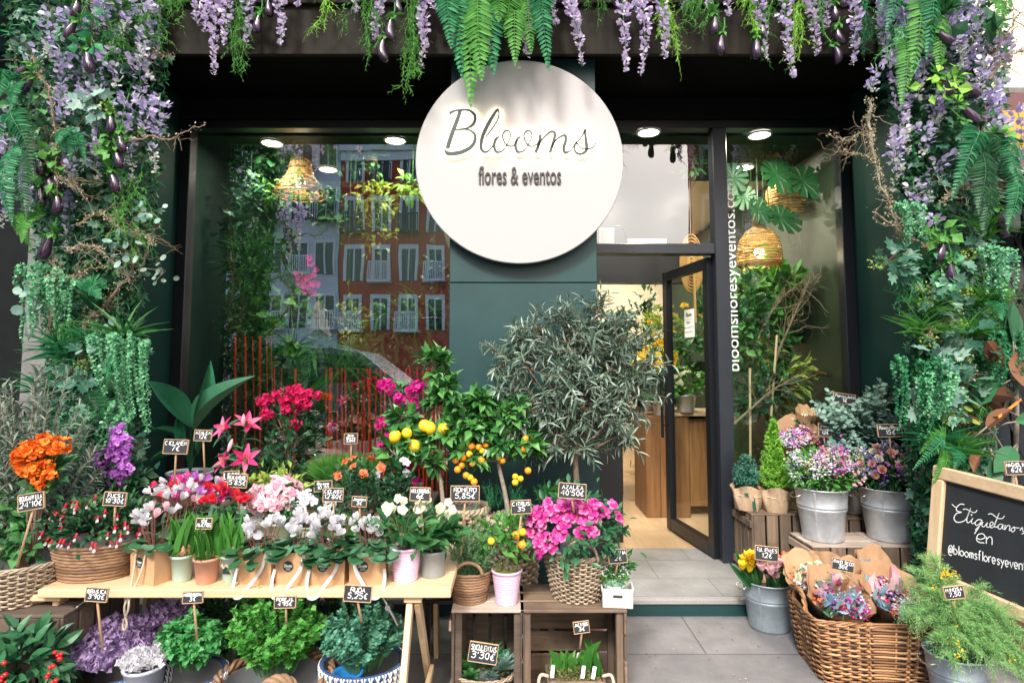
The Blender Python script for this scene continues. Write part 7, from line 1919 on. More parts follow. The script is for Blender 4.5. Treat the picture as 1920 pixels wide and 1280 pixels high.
def rose_mesh(m, L=.03):
    mb = MB()
    for k, (n, l, s) in enumerate(((5, .35, 1), (5, .75, .9), (4, 1.05, .8), (3, 1.35, .7))): scatter(mb, flower(n, PETAL, l, 1.1, 0.001, .2, k * .5), [(0, .002 * k, 0)], [(0, 1, 0)], [(0, 0, 1)], L * s)
    return mb.mesh('rose', [m])
ROSE = {'peach': rose_mesh(P_PEACH), 'white': rose_mesh(P_CREAM), 'pink': rose_mesh(P_PINK)}
def mixed(lab, nm, c, rad, spec, green, ngreen, foot, cat='bouquet', zmin=-.15, face=None, wrap=None):
    """a bouquet: many kinds of small flower over leaves"""
    t = thing(nm, lab, cat, foot); c = np.asarray(c) - np.asarray(foot); rad = np.asarray(rad)
    bush(t, c - [0, 0, rad[2] * .15], rad * .95, ngreen, BLADE, (.03, .07), green, .3, 0, .3, .4, -.5)
    mb = MB()
    for k in range(26):
        d = dirs(1, 0)[0]; tube(mb, catmull([(0, 0, 0), c * .6 + d * rad * .2, c + d * rad * .9], 3), .0018, 4, cap=False)
    mb.build('stem', L_STEM, t)
    for kind, mat, n, size, K in spec:
        if kind == 'tiny':
            mb = MB(); kd = dirs(K, zmin) * uni(.8, 1.08, K)[:, None]; kd[:, 1] = np.where(rng.random(K) < .6, -abs(kd[:, 1]), kd[:, 1])
            P = (kd[rng.integers(0, K, n)] * rad + rng.normal(0, size * 2.6, (n, 3))) + c
            scatter(mb, flower(4, ROUND, .3, .9), P, rng.normal(0, .5, (n, 3)) + [0, -.5, .7], rng.normal(0, 1, (n, 3)), uni(.6, 1.1, n) * size); mb.build('small_flowers', mat, t)
        else:
            for k in range(n):
                d = dirs(1, zmin)[0]; d[1] = -abs(d[1]) if rng.random() < .7 else d[1]
                put(t, 'flower', random.choice(mat) if isinstance(mat, list) else mat, c + d * rad * uni(.9, 1.1), d + [0, -.3, .3] + rng.normal(0, .2, 3), uni(.8, 1.2) * size)
    return t
mixed('bouquet of gypsophila, pink and violet flowers in the left zinc bucket', 'mixed_bouquet', b1 + [0, 0, .40], (.19, .15, .14),
      [('tiny', P_WHITE, 700, .0075, 16), ('tiny', P_HOT, 120, .010, 6), ('tiny', P_ORCH, 110, .009, 7), ('tiny', P_VIOL, 200, .008, 12), ('tiny', P_PINK, 160, .011, 7), ('tiny', P_YEL, 60, .007, 5)], L_BRI, 900, b1 + [0, 0, .02])
mixed('bouquet of peach roses, white roses and violet statice in the right zinc bucket', 'mixed_bouquet', b2 + [0.02, 0, .40], (.2, .15, .14),
      [('rose', ROSE['peach'], 16, .9, 0), ('rose', ROSE['white'], 14, .95, 0), ('tiny', P_VIOL, 520, .009, 16), ('tiny', P_ORCH, 100, .011, 6), ('tiny', P_WHITE, 320, .0075, 9), ('tiny', P_PINK, 120, .012, 5)], L_MID, 900, b2 + [0, 0, .02])
mixed('airy sprig of gypsophila between the two zinc buckets', 'gypsophila', b1 * .5 + b2 * .5 + [0, .05, .42], (.09, .08, .13), [('tiny', P_WHITE, 420, .0075, 14)], L_BRI, 120, b1 * .5 + b2 * .5 + [0, .2, .1], 'flowers')
mixed('pink roses hanging over the edge of the chalkboard', 'rose_stem', at(1735, 895, 3.5), (.07, .06, .1), [('rose', ROSE['peach'], 10, 1.0, 0)], L_MID, 40, b2 + [.05, -.03, .2], 'flowers')
# eucalyptus
t = thing('eucalyptus', 'big bunch of blue green round leaved eucalyptus behind the zinc buckets', 'eucalyptus', b3 + [0, 0, .05]); mb = MB(); ms = MB()
L3 = np.array(t.location)
for x, y in [(1560,760),(1590,770),(1620,745),(1645,712),(1650,760),(1680,765),(1705,745),(1715,790),(1690,800),(1540,770),(1575,800),(1610,790),(1640,800),(1660,820),(1620,830),(1590,830),(1700,830),(1720,830),(1555,790),(1670,780),(1600,755),(1630,770),(1575,745),(1695,770),(1530,760),(1650,790),(1610,810),(1720,770),(1590,850),(1640,850),(1680,850),(1560,830)]:
    for k in range(3):
        e = at(x + rng.normal(0, 8), y + rng.normal(0, 8), 3.74 + rng.normal(0, .06)) - L3; P = catmull([(0, 0, 0), e * [.45, .6, .7] + rng.normal(0, .02, 3), e], 6); shoot(mb, P, 34, ROUND, .052, .8, 0, None, 0, 1.15, .35, .35, None, .3, .3); tube(ms, P, .0018, 4, cap=False)
mb.build('foliage', L_EUC, t); ms.build('stem', TWIG, t)
# burlap conifers
def burlap(t, r, h, ribbon_m=None):
    mb = MB(); n = 40; a = np.arange(n) * 2 * math.pi / n; V = []; ks = 9
    for k in range(ks):
        u = k / (ks - 1); rr = r * (.86 + .2 * math.sin(u * 2.6) + (.16 * max(0, u - .75) * 4))
        wob = 1 + (.05 + .1 * u ** 3) * np.sin(a * 5 + k * .5 + r * 90) + .05 * np.sin(a * 11 + k * .3)
        V.append(np.stack([rr * wob * np.cos(a), rr * wob * np.sin(a), h * u * (1 + .10 * u * np.sin(a * 3 + 1))], 1))
    V = np.concatenate(V); i = np.arange(ks - 1)[:, None]; j = np.arange(n)[None]; j2 = (j + 1) % n
    mb.add(V, np.stack([i * n + j, i * n + j2, (i + 1) * n + j2, (i + 1) * n + j], -1).reshape(-1, 4)); mb.build('burlap_wrap', BURLAP, t, smooth=True)
    soil(t, r * .9, h * .8)
    mb = MB(); tube(mb, [(r * 1.03 * math.cos(b), r * 1.03 * math.sin(b), h * (.62 + .02 * math.sin(b * 2))) for b in np.linspace(0, 6.28, 33)], .003, 5); mb.build('twine', ROPE, t)
    if ribbon_m:
        mb = MB(); V = np.array([(-.012, -r * 1.08, h * .62), (.008, -r * 1.08, h * .62), (.018, -r * 1.15, h * .1), (.0, -r * 1.15, h * .08)]); mb.add(V, [(0, 1, 2, 3)]); mb.add(V - [0, .001, 0], [(3, 2, 1, 0)])
        mb.add(np.array([(-.06, -r * 1.0, h * .75), (-.035, -r * 1.05, h * .8), (-.01, -r * 1.08, h * .64), (-.02, -r * 1.08, h * .6)]), [(0, 1, 2, 3)]); mb.build('ribbon', ribbon_m, t)
def conifer(lab, px, Y, h0, r, h, mat, n, tip, rb=None, needle=.028):
    t = thing('potted_conifer', lab, 'conifer', gx(px, Y, ZU)); burlap(t, .085, .15, rb); mb = MB(); ms = MB()
    tube(ms, [(0, 0, .1), (0, 0, .12 + h)], .006, 6)
    for k in range(n):
        u = rng.random() ** 1.2; z = .12 + h * u; rr = r * ((1 - u) ** tip) * uni(.75, 1.08); a = rng.uniform(0, 6.28)
        s0 = np.array([0, 0, max(.11, z - rr * .6)]); e = np.array([rr * math.cos(a), rr * math.sin(a), z + rr * .45 + .02]); shoot(mb, catmull([s0, (s0 + e) / 2, e], 3), 26, BLADE, needle, .22, 0, None, 0, .55, .25, .25, None, .4, .3)
    mb.build('foliage', mat, t); ms.build('trunk', BARK, t); return t
conifer('blue green dome shaped conifer in a burlap wrapped pot with a green ribbon', 1402, 3.93, .1, .09, .2, leafm('leaf_blue_conifer', [(.02, .12, .09), (.05, .2, .14), (.1, .28, .2)], .55, .15), 130, .45, plain('green_ribbon', (.005, .08, .06), .4))
conifer('slim lime green cypress in a burlap wrapped pot', 1455, 3.88, .1, .11, .44, L_LIME, 210, .8)

# wrapped bouquets
def wrap(lab, c, d, R_, L, spec, green=L_MID, ngreen=60, flare=1.0, mat=KRAFTB, nm='wrapped_bouquet', dome=.14):
    """kraft paper cone; c the middle of its opening, d its axis (outwards)"""
    d = nrm(np.asarray(d, float)); c = np.asarray(c, float); foot = c - d * L
    t = thing(nm, lab, 'bouquet', foot)
    ref = np.array([0, 0, 1.0]) if abs(d[2]) < .9 else np.array([0, 1.0, 0])
    A = nrm(np.cross(d, ref)); B = np.cross(A, d)
    mb = MB(); n = 72; ks = 12; th = np.arange(n) * 2 * math.pi / n
    for lay in range(2):
        p0 = rng.random() * 6.28; V = []
        top = .98 + .16 * (np.abs(((th + p0) / (math.pi / 2)) % 1 - .5) * 2 - .4) * (1 if lay else .7) + .15 * np.maximum(0, np.sin(th + lay * .4)) - .02 * lay
        for k in range(ks):
            u = k / (ks - 1) * top; rr = R_ * (.16 + .84 * np.minimum(u, 1.4) ** .9 * (1 + .25 * flare * np.maximum(0, u - .8)))
            rr = rr * (1 + .035 * np.sin(th * 7 + p0) * u + .025 * np.sin(th * 13 + k * .6 + p0) + .03 * np.sin(th * 3 + k * .9)) + lay * .004
            V.append(d * (u * L)[:, None] + (A * np.cos(th)[:, None] + B * np.sin(th)[:, None]) * rr[:, None])
        V = np.concatenate(V); i = np.arange(ks - 1)[:, None]; j = np.arange(n)[None]; j2 = (j + 1) % n
        mb.add(V, np.stack([i * n + j, i * n + j2, (i + 1) * n + j2, (i + 1) * n + j], -1).reshape(-1, 4))
    mb.build('paper', mat, t, smooth=True)
    M3 = np.stack([A, B, d], 1); cl = d * L * .84
    def pts(n, z0=.0): 
        r = np.sqrt(rng.random(n)) * R_ * .76; a = rng.uniform(0, 6.28, n); return np.stack([r * np.cos(a), r * np.sin(a), R_ * dome * (1 - (r / R_) ** 2) + z0], 1)
    if ngreen:
        mb = MB(); P = pts(ngreen * 4, -.03) @ M3.T + cl; scatter(mb, BLADE, P, rng.normal(0, .6, P.shape) + d, rng.normal(0, 1, P.shape), uni(.03, .06, len(P)), .015); mb.build('greenery', green, t)
    for kind, mat_, n, size, *rest in spec:
        if kind == 'tiny':
            K = rest[0]; mb = MB(); kc = pts(K); P = (kc[rng.integers(0, K, n)] + rng.normal(0, size * 2.2, (n, 3))) @ M3.T + cl
            scatter(mb, flower(4, ROUND, .35, .9), P, rng.normal(0, .5, P.shape) + d, rng.normal(0, 1, P.shape), uni(.6, 1.1, n) * size); mb.build('small_flowers', mat_, t)
        elif kind == 'leaf':
            mb = MB(); P = pts(n) @ M3.T + cl; scatter(mb, rest[0], P, rng.normal(0, .5, P.shape) + d * .8, rng.normal(0, 1, P.shape), uni(.7, 1.1, n) * size, uni(.7, 1.1, n) * size * rest[1]); mb.build(rest[2], mat_, t)
        else:
            for q in pts(n): put(t, 'flower', mat_, M3 @ q + cl, M3 @ (q * [3, 3, 0] + [0, 0, .1]), size * uni(.8, 1.15))
    return t
BIGL = T_blade(4, lambda t: math.sin(math.pi * (.1 + .9 * t)) ** .6, .2, .2)
wrap('wrapped bouquet of white and pink gypsophila left of the ramo sign', at(1490, 815, 3.9), (-.25, -.45, .85), .13, .26, [('tiny', P_WHITE, 420, .0075, 12), ('tiny', P_ORCH, 120, .011, 5), ('tiny', P_PINK, 120, .011, 5)], L_MID, 50)
wrap('wrapped bouquet of white and violet flowers, behind the upright sign', at(1560, 828, 3.93), (.2, -.4, .85), .13, .24, [('tiny', P_WHITE, 380, .0075, 10), ('tiny', P_ORCH, 160, .011, 6), ('tiny', P_VIOL, 120, .009, 5)], L_MID, 60)
wrap('small bunch of white buds and greenery behind the kraft bouquets', at(1515, 775, 3.98), (0, -.2, 1), .07, .25, [('tiny', P_CREAM, 160, .009, 5)], L_MID, 60)
# big rectangular basket with dried bouquets
pb = gx(1632, 2.93, 0); basket('wicker_basket', 'large rectangular honey brown wicker basket full of wrapped dried bouquets', pb, .275, .315, .275, .6, 23, 44, WICKERO, 11, [math.pi, 0], R(-6), None, .0055)
wrap('wrapped dried bouquet of cream seed heads and strawflowers at the left back of the basket', at(1532, 1074, 3.04), (-.3, -.15, .9), .14, .26, [('leaf', P_CREAM, 26, .05, BIGL, .4, 'seed_heads'), ('rose', ROSE['white'], 12, .8), ('tiny', P_WHITE, 140, .008, 5), ('leaf', L_EUC, 10, .05, ROUND, .9, 'eucalyptus_leaves'), ('tiny', P_VIOL, 80, .008, 3), ('tiny', P_CORAL, 50, .012, 2)], L_EUC, 14, dome=.3)
wrap('dried bouquet with a pale pink flower and blue leaves at the basket front left', at(1576, 1116, 2.86), (-.12, -.42, .88), .135, .24, [('leaf', P_PINK, 7, .085, BIGL, .6, 'anthurium'), ('leaf', P_BLUE, 30, .06, BIGL, .45, 'blue_leaves'), ('tiny', P_MAG, 90, .009, 4), ('tiny', P_WHITE, 110, .008, 4), ('tiny', P_VIOL, 110, .008, 4), ('tiny', P_CORAL, 60, .01, 3)], L_IVY, 18)
wrap('wrapped dried bouquet with pink and turquoise flowers at the front right of the basket', at(1684, 1116, 2.88), (.08, -.42, .88), .15, .25, [('leaf', P_PINK, 8, .09, BIGL, .65, 'anthurium'), ('leaf', P_BLUE, 20, .07, BIGL, .5, 'blue_leaves'), ('tiny', P_RED, 150, .010, 5), ('tiny', P_PINK, 200, .010, 6), ('tiny', P_WHITE, 160, .008, 6), ('tiny', P_CREAM, 120, .008, 4), ('tiny', P_VIOL, 90, .008, 3)], L_DARK, 24)
wrap('wrapped bouquet of teal leaves at the back of the basket beside the crates', at(1648, 1062, 3.1), (.1, -.3, .9), .1, .3, [('leaf', P_BLUE, 16, .05, BIGL, .5, 'blue_leaves'), ('tiny', P_PINK, 60, .01, 2)], L_IVY, 12)
wrap('wrapped bouquet mostly hidden behind the ramo seco sign in the basket', at(1612, 1090, 3.0), (.0, -.25, .9), .11, .3, [('tiny', P_WHITE, 60, .009, 3)], L_EUC, 10)
# tulips
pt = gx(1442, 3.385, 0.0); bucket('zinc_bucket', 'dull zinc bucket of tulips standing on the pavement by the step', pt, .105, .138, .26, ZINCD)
TU = lambda m: (lambda mb: (scatter(mb, flower(6, BLADE, 1.28, .62, .001, .08), [(0, 0, 0)], [(0, 1, 0)], [(0, 0, 1)], .052), mb.mesh('tulip_flower', [m]))[1])(MB())
TUL = {'y': TU(P_YEL), 'p': TU(P_PINK), 'o': TU(P_CORAL)}
def tulips(lab, spots, kind, c0):
    t = thing('tulip_bunch', lab, 'tulips', c0); tips = []
    for x, y in spots:
        q = at(x, y, (3.24 if kind == 'p' else 3.29) + rng.normal(0, .02)) - c0; tips.append(q); put(t, 'tulip_flower', TUL[kind], q, (q[0] * .8 + rng.normal(0, .15), -.15, 1), uni(.85, 1.1))
    stems(t, (0, 0, 0), tips, .003); mb = MB()
    for q in tips: scatter(mb, LONG, [q * .45 + [0, 0, .02]], [q + rng.normal(0, .04, 3) + [0, -.03, 0]], [(rng.normal(0, .5), -1, .3)], uni(.13, .2), .035)
    mb.build('leaves', L_MID, t)
c0 = pt + [0, 0, .1]
tulips('bunch of yellow tulips in the tulip bucket', [(1393,1055),(1403,1050),(1412,1048),(1398,1064),(1410,1060),(1422,1062),(1392,1068),(1404,1072),(1418,1052)], 'y', c0 + [-.06, 0, 0])
tulips('bunch of pink tulips in the tulip bucket', [(1446,1078),(1437,1074),(1455,1072),(1440,1084),(1456,1084),(1446,1066),(1462,1062),(1430,1070)], 'p', c0 + [.02, -.02, 0])
tulips('bunch of orange tulips at the right of the tulip bucket', [(1466,1056),(1474,1052),(1480,1058),(1472,1064),(1484,1066)], 'o', c0 + [.07, 0, 0])
wrap('kraft paper sleeve round the tulips in the bucket', at(1448, 1092, 3.39), (.06, -.1, 1), .118, .13, [], L_MID, 0, .5, KRAFTB, 'paper_sleeve')
# mimosa
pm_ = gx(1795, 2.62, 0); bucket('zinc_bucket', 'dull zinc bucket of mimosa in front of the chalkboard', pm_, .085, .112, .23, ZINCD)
t = thing('mimosa', 'bushy feathery green mimosa with small yellow flowers in the zinc bucket', 'mimosa', pm_ + [0, 0, .15]); mb = MB(); ms = MB(); c0 = np.array(t.location); yl = []
def feather(P, L, nl):
    for i in range(1, len(P)):
        pass
for x, y, Y in [(1700,1065,2.8),(1730,1050,2.8),(1755,1070,2.75),(1690,1110,2.65),(1720,1100,2.65),(1740,1140,2.6),(1780,1120,2.6),(1820,1110,2.6),(1850,1120,2.6),(1880,1150,2.55),(1910,1180,2.5),(1900,1220,2.45),(1860,1180,2.5),(1830,1160,2.5),(1790,1170,2.48),(1750,1180,2.48),(1740,1150,2.55),(1770,1220,2.4),(1810,1210,2.4),(1850,1225,2.42),(1830,1130,2.55),(1760,1110,2.6),(1700,1140,2.6),(1880,1200,2.5),(1925,1240,2.4),(1905,1255,2.4),(1780,1145,2.5),(1850,1150,2.5),(1735,1075,2.75),(1715,1055,2.85),(1790,1190,2.42)]:
    for k in range(3):
        e = at(x + 16 + rng.normal(0, 9), y + 8 + rng.normal(0, 9), Y + rng.normal(0, .03)) - c0
        m1 = e * [.5, .5, .6] + [0, 0, .09]; P = catmull([(0, 0, 0), m1, e], 9); tube(ms, P, .0016, 4, cap=False)
        for i in range(7, len(P), 2):
            tg = nrm(P[i] - P[i - 1])
            for s_ in (-1, 1):
                dd_ = np.cross(tg, rng.normal(0, 1, 3)); Q = path(P[i], nrm(dd_) + tg * .9, uni(.05, .09), .35, 5); shoot(mb, Q, 15, NEEDLE, .026, .1, 0, 0, .0009, .7, .05, .3, (0, -.6, .8), .2)
        if rng.random() < .17:
            for _ in range(4): yl.append(P[rng.integers(9, len(P))] + rng.normal(0, .012, 3) + [0, -.015, .01])
mb.build('foliage', leafm('leaf_mimosa', [(.07, .22, .05), (.16, .36, .1), (.32, .52, .2)], .55, .3), t); ms.build('stem', L_STEM, t)
mb = MB(); yl = np.array(yl); P = np.repeat(yl, 9, 0) + rng.normal(0, .011, (len(yl) * 9, 3)); n = len(P)
scatter(mb, merge([flower(5, ROUND, .2, 1.0)[:2], ]) if False else flower(6, ROUND, .5, 1.0), P, rng.normal(0, 1, (n, 3)), rng.normal(0, 1, (n, 3)), uni(.003, .006, n)); mb.build('blossom', P_YEL, t)
# chalkboard
TL, BL, TR = at(1751, 871, 2.95), at(1763, 1098, 2.90), at(1920, 912, 2.56)
du = nrm(TR - TL); nB = nrm(np.cross(TR - TL, BL - TL)); nB = nB if nB[1] < 0 else -nB
dv = np.cross(nB, du); dv = dv if dv[2] < 0 else -dv
HB_ = np.dot(BL - TL, dv); WB = .95
t = thing('chalkboard', 'large wood framed chalkboard with white handwriting at the right edge', 'chalkboard', (TL[0], TL[1], 0))
MBm = np.stack([du, -nB, -dv], 1); fw_ = .062
def bp(u, v, o=0): return TL + du * u + dv * v + nB * o
mb = MB(); obox(mb, bp(WB / 2, HB_ / 2, -.012), (WB - .02, .008, HB_ - .02), MBm); W(mb, 'board', CHALKB, t)
for nm_, u, v, a, b, mt in (('frame', WB / 2, fw_ / 2, WB, fw_, FRAMEW), ('frame', WB / 2, HB_ - fw_ / 2, WB, fw_, FRAMEW), ('frame', fw_ / 2, HB_ / 2, fw_, HB_ - 2 * fw_ - .001, FRAMEW), ('frame', WB - fw_ / 2, HB_ / 2, fw_, HB_ - 2 * fw_ - .001, FRAMEW)):
    mb = MB(); obox(mb, bp(u, v, -.004), (a, .03, b), MBm, 0, .006); W(mb, nm_, PINEV if a < b else FRAMEW, t)
for u in (.05, WB - .05):
    p0 = bp(u, HB_ - .04, -.03); mb = MB(); bar(mb, p0, (p0[0], p0[1], 0.0), .04, .025, 0, .002); W(mb, 'leg', PINEV, t)
    p1 = bp(u, .1, -.03); mb = MB(); bar(mb, p1, (p1[0] - nB[0] * .45, p1[1] - nB[1] * .45, 0.0), .04, .02, 0, .002); W(mb, 'leg', PINEV, t)
to3 = lambda P: np.array([on_plane(x, y, bp(0, 0, -.0065), nB) for x, y in P])
mb = MB(); zs = 676 / 190
for P, w_ in ((((195,372),(213,388),(228,396)),5), (((278,375),(252,372),(226,395),(230,418),(258,426),(225,435),(209,465),(224,490),(260,490),(292,468),(320,398)),6), (((320,398),(295,470),(300,495),(320,486),(336,465)),6), (((268,408),(290,405),(330,425),(350,427),(363,412)),5),
      (((336,465),(325,490),(335,502),(352,490)),5), (((323,438),(326,448),(330,440)),5), (((398,480),(372,475),(350,495),(360,514),(385,497),(396,480),(375,525),(345,570)),6), (((350,545),(390,505),(402,490),(395,515),(410,522),(432,495),(426,520),(442,525),(470,505),(464,490),(450,500),(451,525),(476,520),(510,432)),5),
      (((510,432),(480,510),(490,525),(506,515)),6), (((436,440),(460,437),(500,465),(530,467),(546,450)),5), (((532,505),(510,508),(503,530),(520,537),(537,508),(533,535),(547,537)),5), (((550,510),(548,542),(566,515),(582,520),(578,547),(592,545)),5), (((606,525),(590,540),(600,557),(616,542),(606,525),(628,530),(645,530)),5),
      (((648,548),(664,528),(668,550),(680,562),(660,570)),5), (((680,540),(690,560),(700,575)),5),
      (((360,600),(390,606),(416,592),(402,570),(372,574),(359,605),(376,626),(412,630)),6), (((424,588),(425,636)),6), (((425,608),(445,590),(462,600),(463,644)),6)):
    ribbon(mb, catmull(np.array(P, float) / zs + [1730, 840], 6), w_ / zs * 1.05, to3)
st, wd = text_strokes('@bloomsfloresyeventos', 1.0, 2.0, .03)
for q in st:
    u = q[:, 0] / wd; ln = 575; hcap = 60 + 8 * u
    x = 172 + u * ln; y = 697 + u * ln * .235 - q[:, 1] * hcap
    ribbon(mb, np.column_stack([x, y]) / zs + [1730, 840], 6.5 / zs, to3)
W(mb, 'lettering', CHALK, t)
# rubber tree
loc = gx(1905, 3.05, 0); t = thing('rubber_tree', 'young magnolia with big leaves rusty underneath at the right edge', 'tree', loc); pot(t, .12, .15, .28, TERRA)
mb = MB(); tube(mb, catmull([(0, 0, .25), (.005, 0, .6), at(1906, 800, 3.05) - loc, at(1900, 620, 3.05) - loc], 6), .011, 8); br = [(1906, 760), (1905, 790), (1904, 720), (1905, 860)]
BG = T_blade(6, lambda t: max(.02, math.sin(math.pi * (.05 + .95 * t)) ** .75), .1, .12)
mu = MB(); ml = MB()
for x, y, dx, dy, face, L in ((1898,640,12,60,'r',.3),(1905,655,-5,55,'r',.28),(1893,690,-60,-50,'r',.28),(1880,640,20,-60,'g',.26),(1890,680,40,-60,'g',.28),(1900,640,10,-80,'g',.26),(1900,745,-90,-15,'r',.26),(1890,770,-70,-40,'r',.24),(1880,735,-60,-30,'g',.26),(1835,790,-70,-5,'r',.17),(1850,790,-30,-35,'r',.16),(1850,800,60,-40,'r',.2),(1840,815,-70,25,'r',.2),(1855,800,-5,-40,'g',.12),(1840,850,-45,30,'r',.2),(1905,790,60,-10,'g',.24),(1900,840,-70,40,'g',.26),(1905,700,70,30,'g',.24),(1880,720,-50,40,'g',.24),(1860,860,-20,60,'g',.22)):
    p = at(x, y, 2.98 + rng.normal(0, .04)) - loc; d = np.array([dx, rng.normal(-15, 25), -dy], float); up = np.array([rng.normal(0, .3), 1.0 if face == 'r' else -1.0, .35]); 
    tube(mb, [p, p - nrm(d) * .05, p - nrm(d) * .07 + [.02, .05, -.02]], .004, 5, cap=False)
    scatter(mu, BG, [p], [d], [up], L * .8, L * .36); Nn = nrm(np.cross(nrm(np.cross(nrm(d), up)), nrm(d))); scatter(ml, BG, [p - Nn * .0015], [d], [up], L * .8, L * .36)
for q in (at(1850, 800, 2.99) - loc, at(1890, 740, 3.0) - loc, at(1860, 850, 3.0) - loc): tube(mb, catmull([(0, 0, q[2] - .12), q * [.5, .5, 1] + [0, 0, -.05], q], 4), .005, 6)
mb.build('trunk', BARKG, t, smooth=True); mu.build('leaves', L_GLOSS, t); ml.build('leaf_undersides', L_RUST, t)
mb = MB(); bar(mb, at(1872, 782, 2.9) - loc, at(1915, 748, 2.95) - loc, .012, .002, up=(0, 1, 0)); mb.build('tie', plain('orange_tie', (.9, .25, .02), .4), t)
for a in ((['TULIPANES', '12€'], (1437, 1037), 3.2, 42, 25, (1455, 1090), -.1), (['RAMO SECO', '30€'], (1580, 1059), 2.78, 40, 20, (1618, 1105), -.2), (['Ramo', 'Surtido', '12€'], (1546, 806), 3.7, 22, 24, (1547, 840), -.08),
          (['Ramo/Rosa', '15€'], (1668, 807), 3.5, 44, 23, (1671, 860), .02), (['Paniculata', '1€'], (1583, 748), 3.8, 40, 20, (1588, 800), -.14), (['MIMOSA', '7,50'], (1788, 1110), 2.5, 36, 22, (1793, 1160), .1), (['MAGNOLIA', '62€'], (1904, 877), 2.62, 38, 24, (1915, 960), .03)):
    price(*a)
# ------------------------------------------------------------------ inside the shop
def inplant(lab, c, rad, n, tpl, L, Wf, mat, Y, cat='house plant', nm='hanging_plant', K=14, hang=True, group=None):
    C0 = at(*c, Y); top = np.array([C0[0], Y, ZGT - .003])
    t = thing(nm, lab, cat, C0, 0, group); rd = (pm(rad[0], Y), pm(min(rad), Y) * .6, pm(rad[1], Y))
    bush(t, (0, 0, 0), rd, n, tpl, L, mat, Wf, K, .28, -.1, -1, .2)
    mb = MB()
    for k in range(8):
        d = dirs(1, -1)[0] * rd * .85; tube(mb, catmull([(0, 0, rd[2] * .5), d * .5 + [0, 0, .03], d], 3), .002, 4, cap=False)
    mb.build('stem', L_STEM, t)
    if hang: 
        mb = MB(); tube(mb, [(0, 0, 0), top - C0], .001, 4); mb.build('string', L_STEM, t)
    return t
PL = [('trailing ivy at the upper left of the window display', (455, 420), (34, 90), 260, IVY, (.05, .08), .9, L_IVY, 4.55), ('grassy hanging plant at the left of the window display', (465, 505), (40, 50), 300, GRASS, (.1, .2), .06, L_MID, 4.5),
      ('pale green trailing plant below the wicker lamp', (545, 360), (60, 26), 200, LEAFW, (.04, .07), .6, L_BRI, 4.6), ('leafy plant at the left middle of the window display', (470, 590), (50, 60), 320, LEAFW, (.05, .09), .6, L_MID, 4.6),
      ('pale leafed plant beside the orchid in the window', (545, 610), (46, 60), 260, HEART, (.05, .09), .9, L_BRI, 4.55), ('yellow green plant in the middle of the window display', (665, 620), (55, 50), 320, LEAFW, (.04, .08), .45, L_YEL, 4.75),
      ('dark fern like plant in the middle of the window display', (650, 710), (60, 46), 340, BLADE, (.08, .15), .16, L_EMER, 4.5), ('spider plant with arching leaves in the window', (650, 700), (50, 40), 160, GRASS, (.15, .28), .05, L_BRI, 4.42),
      ('leafy plant at the right of the window display', (760, 620), (60, 60), 360, LEAFW, (.05, .09), .55, L_MID, 4.6), ('pointed leaf palm at the right of the window display', (770, 610), (40, 30), 70, LONG, (.15, .24), .13, L_MID, 4.5),
      ('golden leafed hanging plant under the small yellow lamp', (700, 370), (34, 30), 130, LEAFW, (.05, .08), .5, L_YEL, 4.55), ('bright leafed twig plant beside the sign edge', (775, 350), (30, 24), 80, LEAFW, (.06, .1), .4, L_LIME, 4.45),
      ('golden trailing plant in front of the mirrored red building', (705, 430), (26, 60), 150, LEAFW, (.04, .08), .5, L_YEL, 4.6), ('trailing plant between the mirrored buildings', (625, 410), (26, 44), 150, IVY, (.05, .08), .9, L_MID, 4.6),
      ('dark plant mass behind the aspidistra', (450, 690), (40, 50), 220, LEAFW, (.05, .09), .6, L_DARK, 4.9), ('round leafed plant low in the window display', (590, 660), (56, 36), 240, ROUND, (.04, .07), .9, L_IVY, 4.7),
      ('leafy plant behind the bougainvillea in the window', (520, 680), (46, 50), 260, LEAFW, (.05, .09), .6, L_MID, 4.7), ('dark leafy plant behind the magenta bougainvillea', (740, 690), (50, 36), 220, LEAFW, (.05, .09), .6, L_IVY, 4.9),
      ('dark ivy along the right edge of the large window', (815, 560), (24, 70), 200, IVY, (.05, .08), .9, L_IVY, 4.7), ('small ivy curtain at the top right of the large window', (680, 300), (60, 20), 140, IVY, (.04, .06), .9, L_MID, 4.5),
      ('dark trailing plant at the top left of the large window', (480, 310), (34, 30), 160, IVY, (.05, .08), .9, L_DARK, 4.6), ('trailing vine hanging high behind the transom', (1300, 310), (26, 34), 60, IVY, (.04, .06), .9, L_MID, 4.6)]
for lab, c, rad, n, tpl, L, Wf, mat, Y in PL: inplant(lab, c, rad, n, tpl, L, Wf, mat, Y, group='plants hanging in the window')
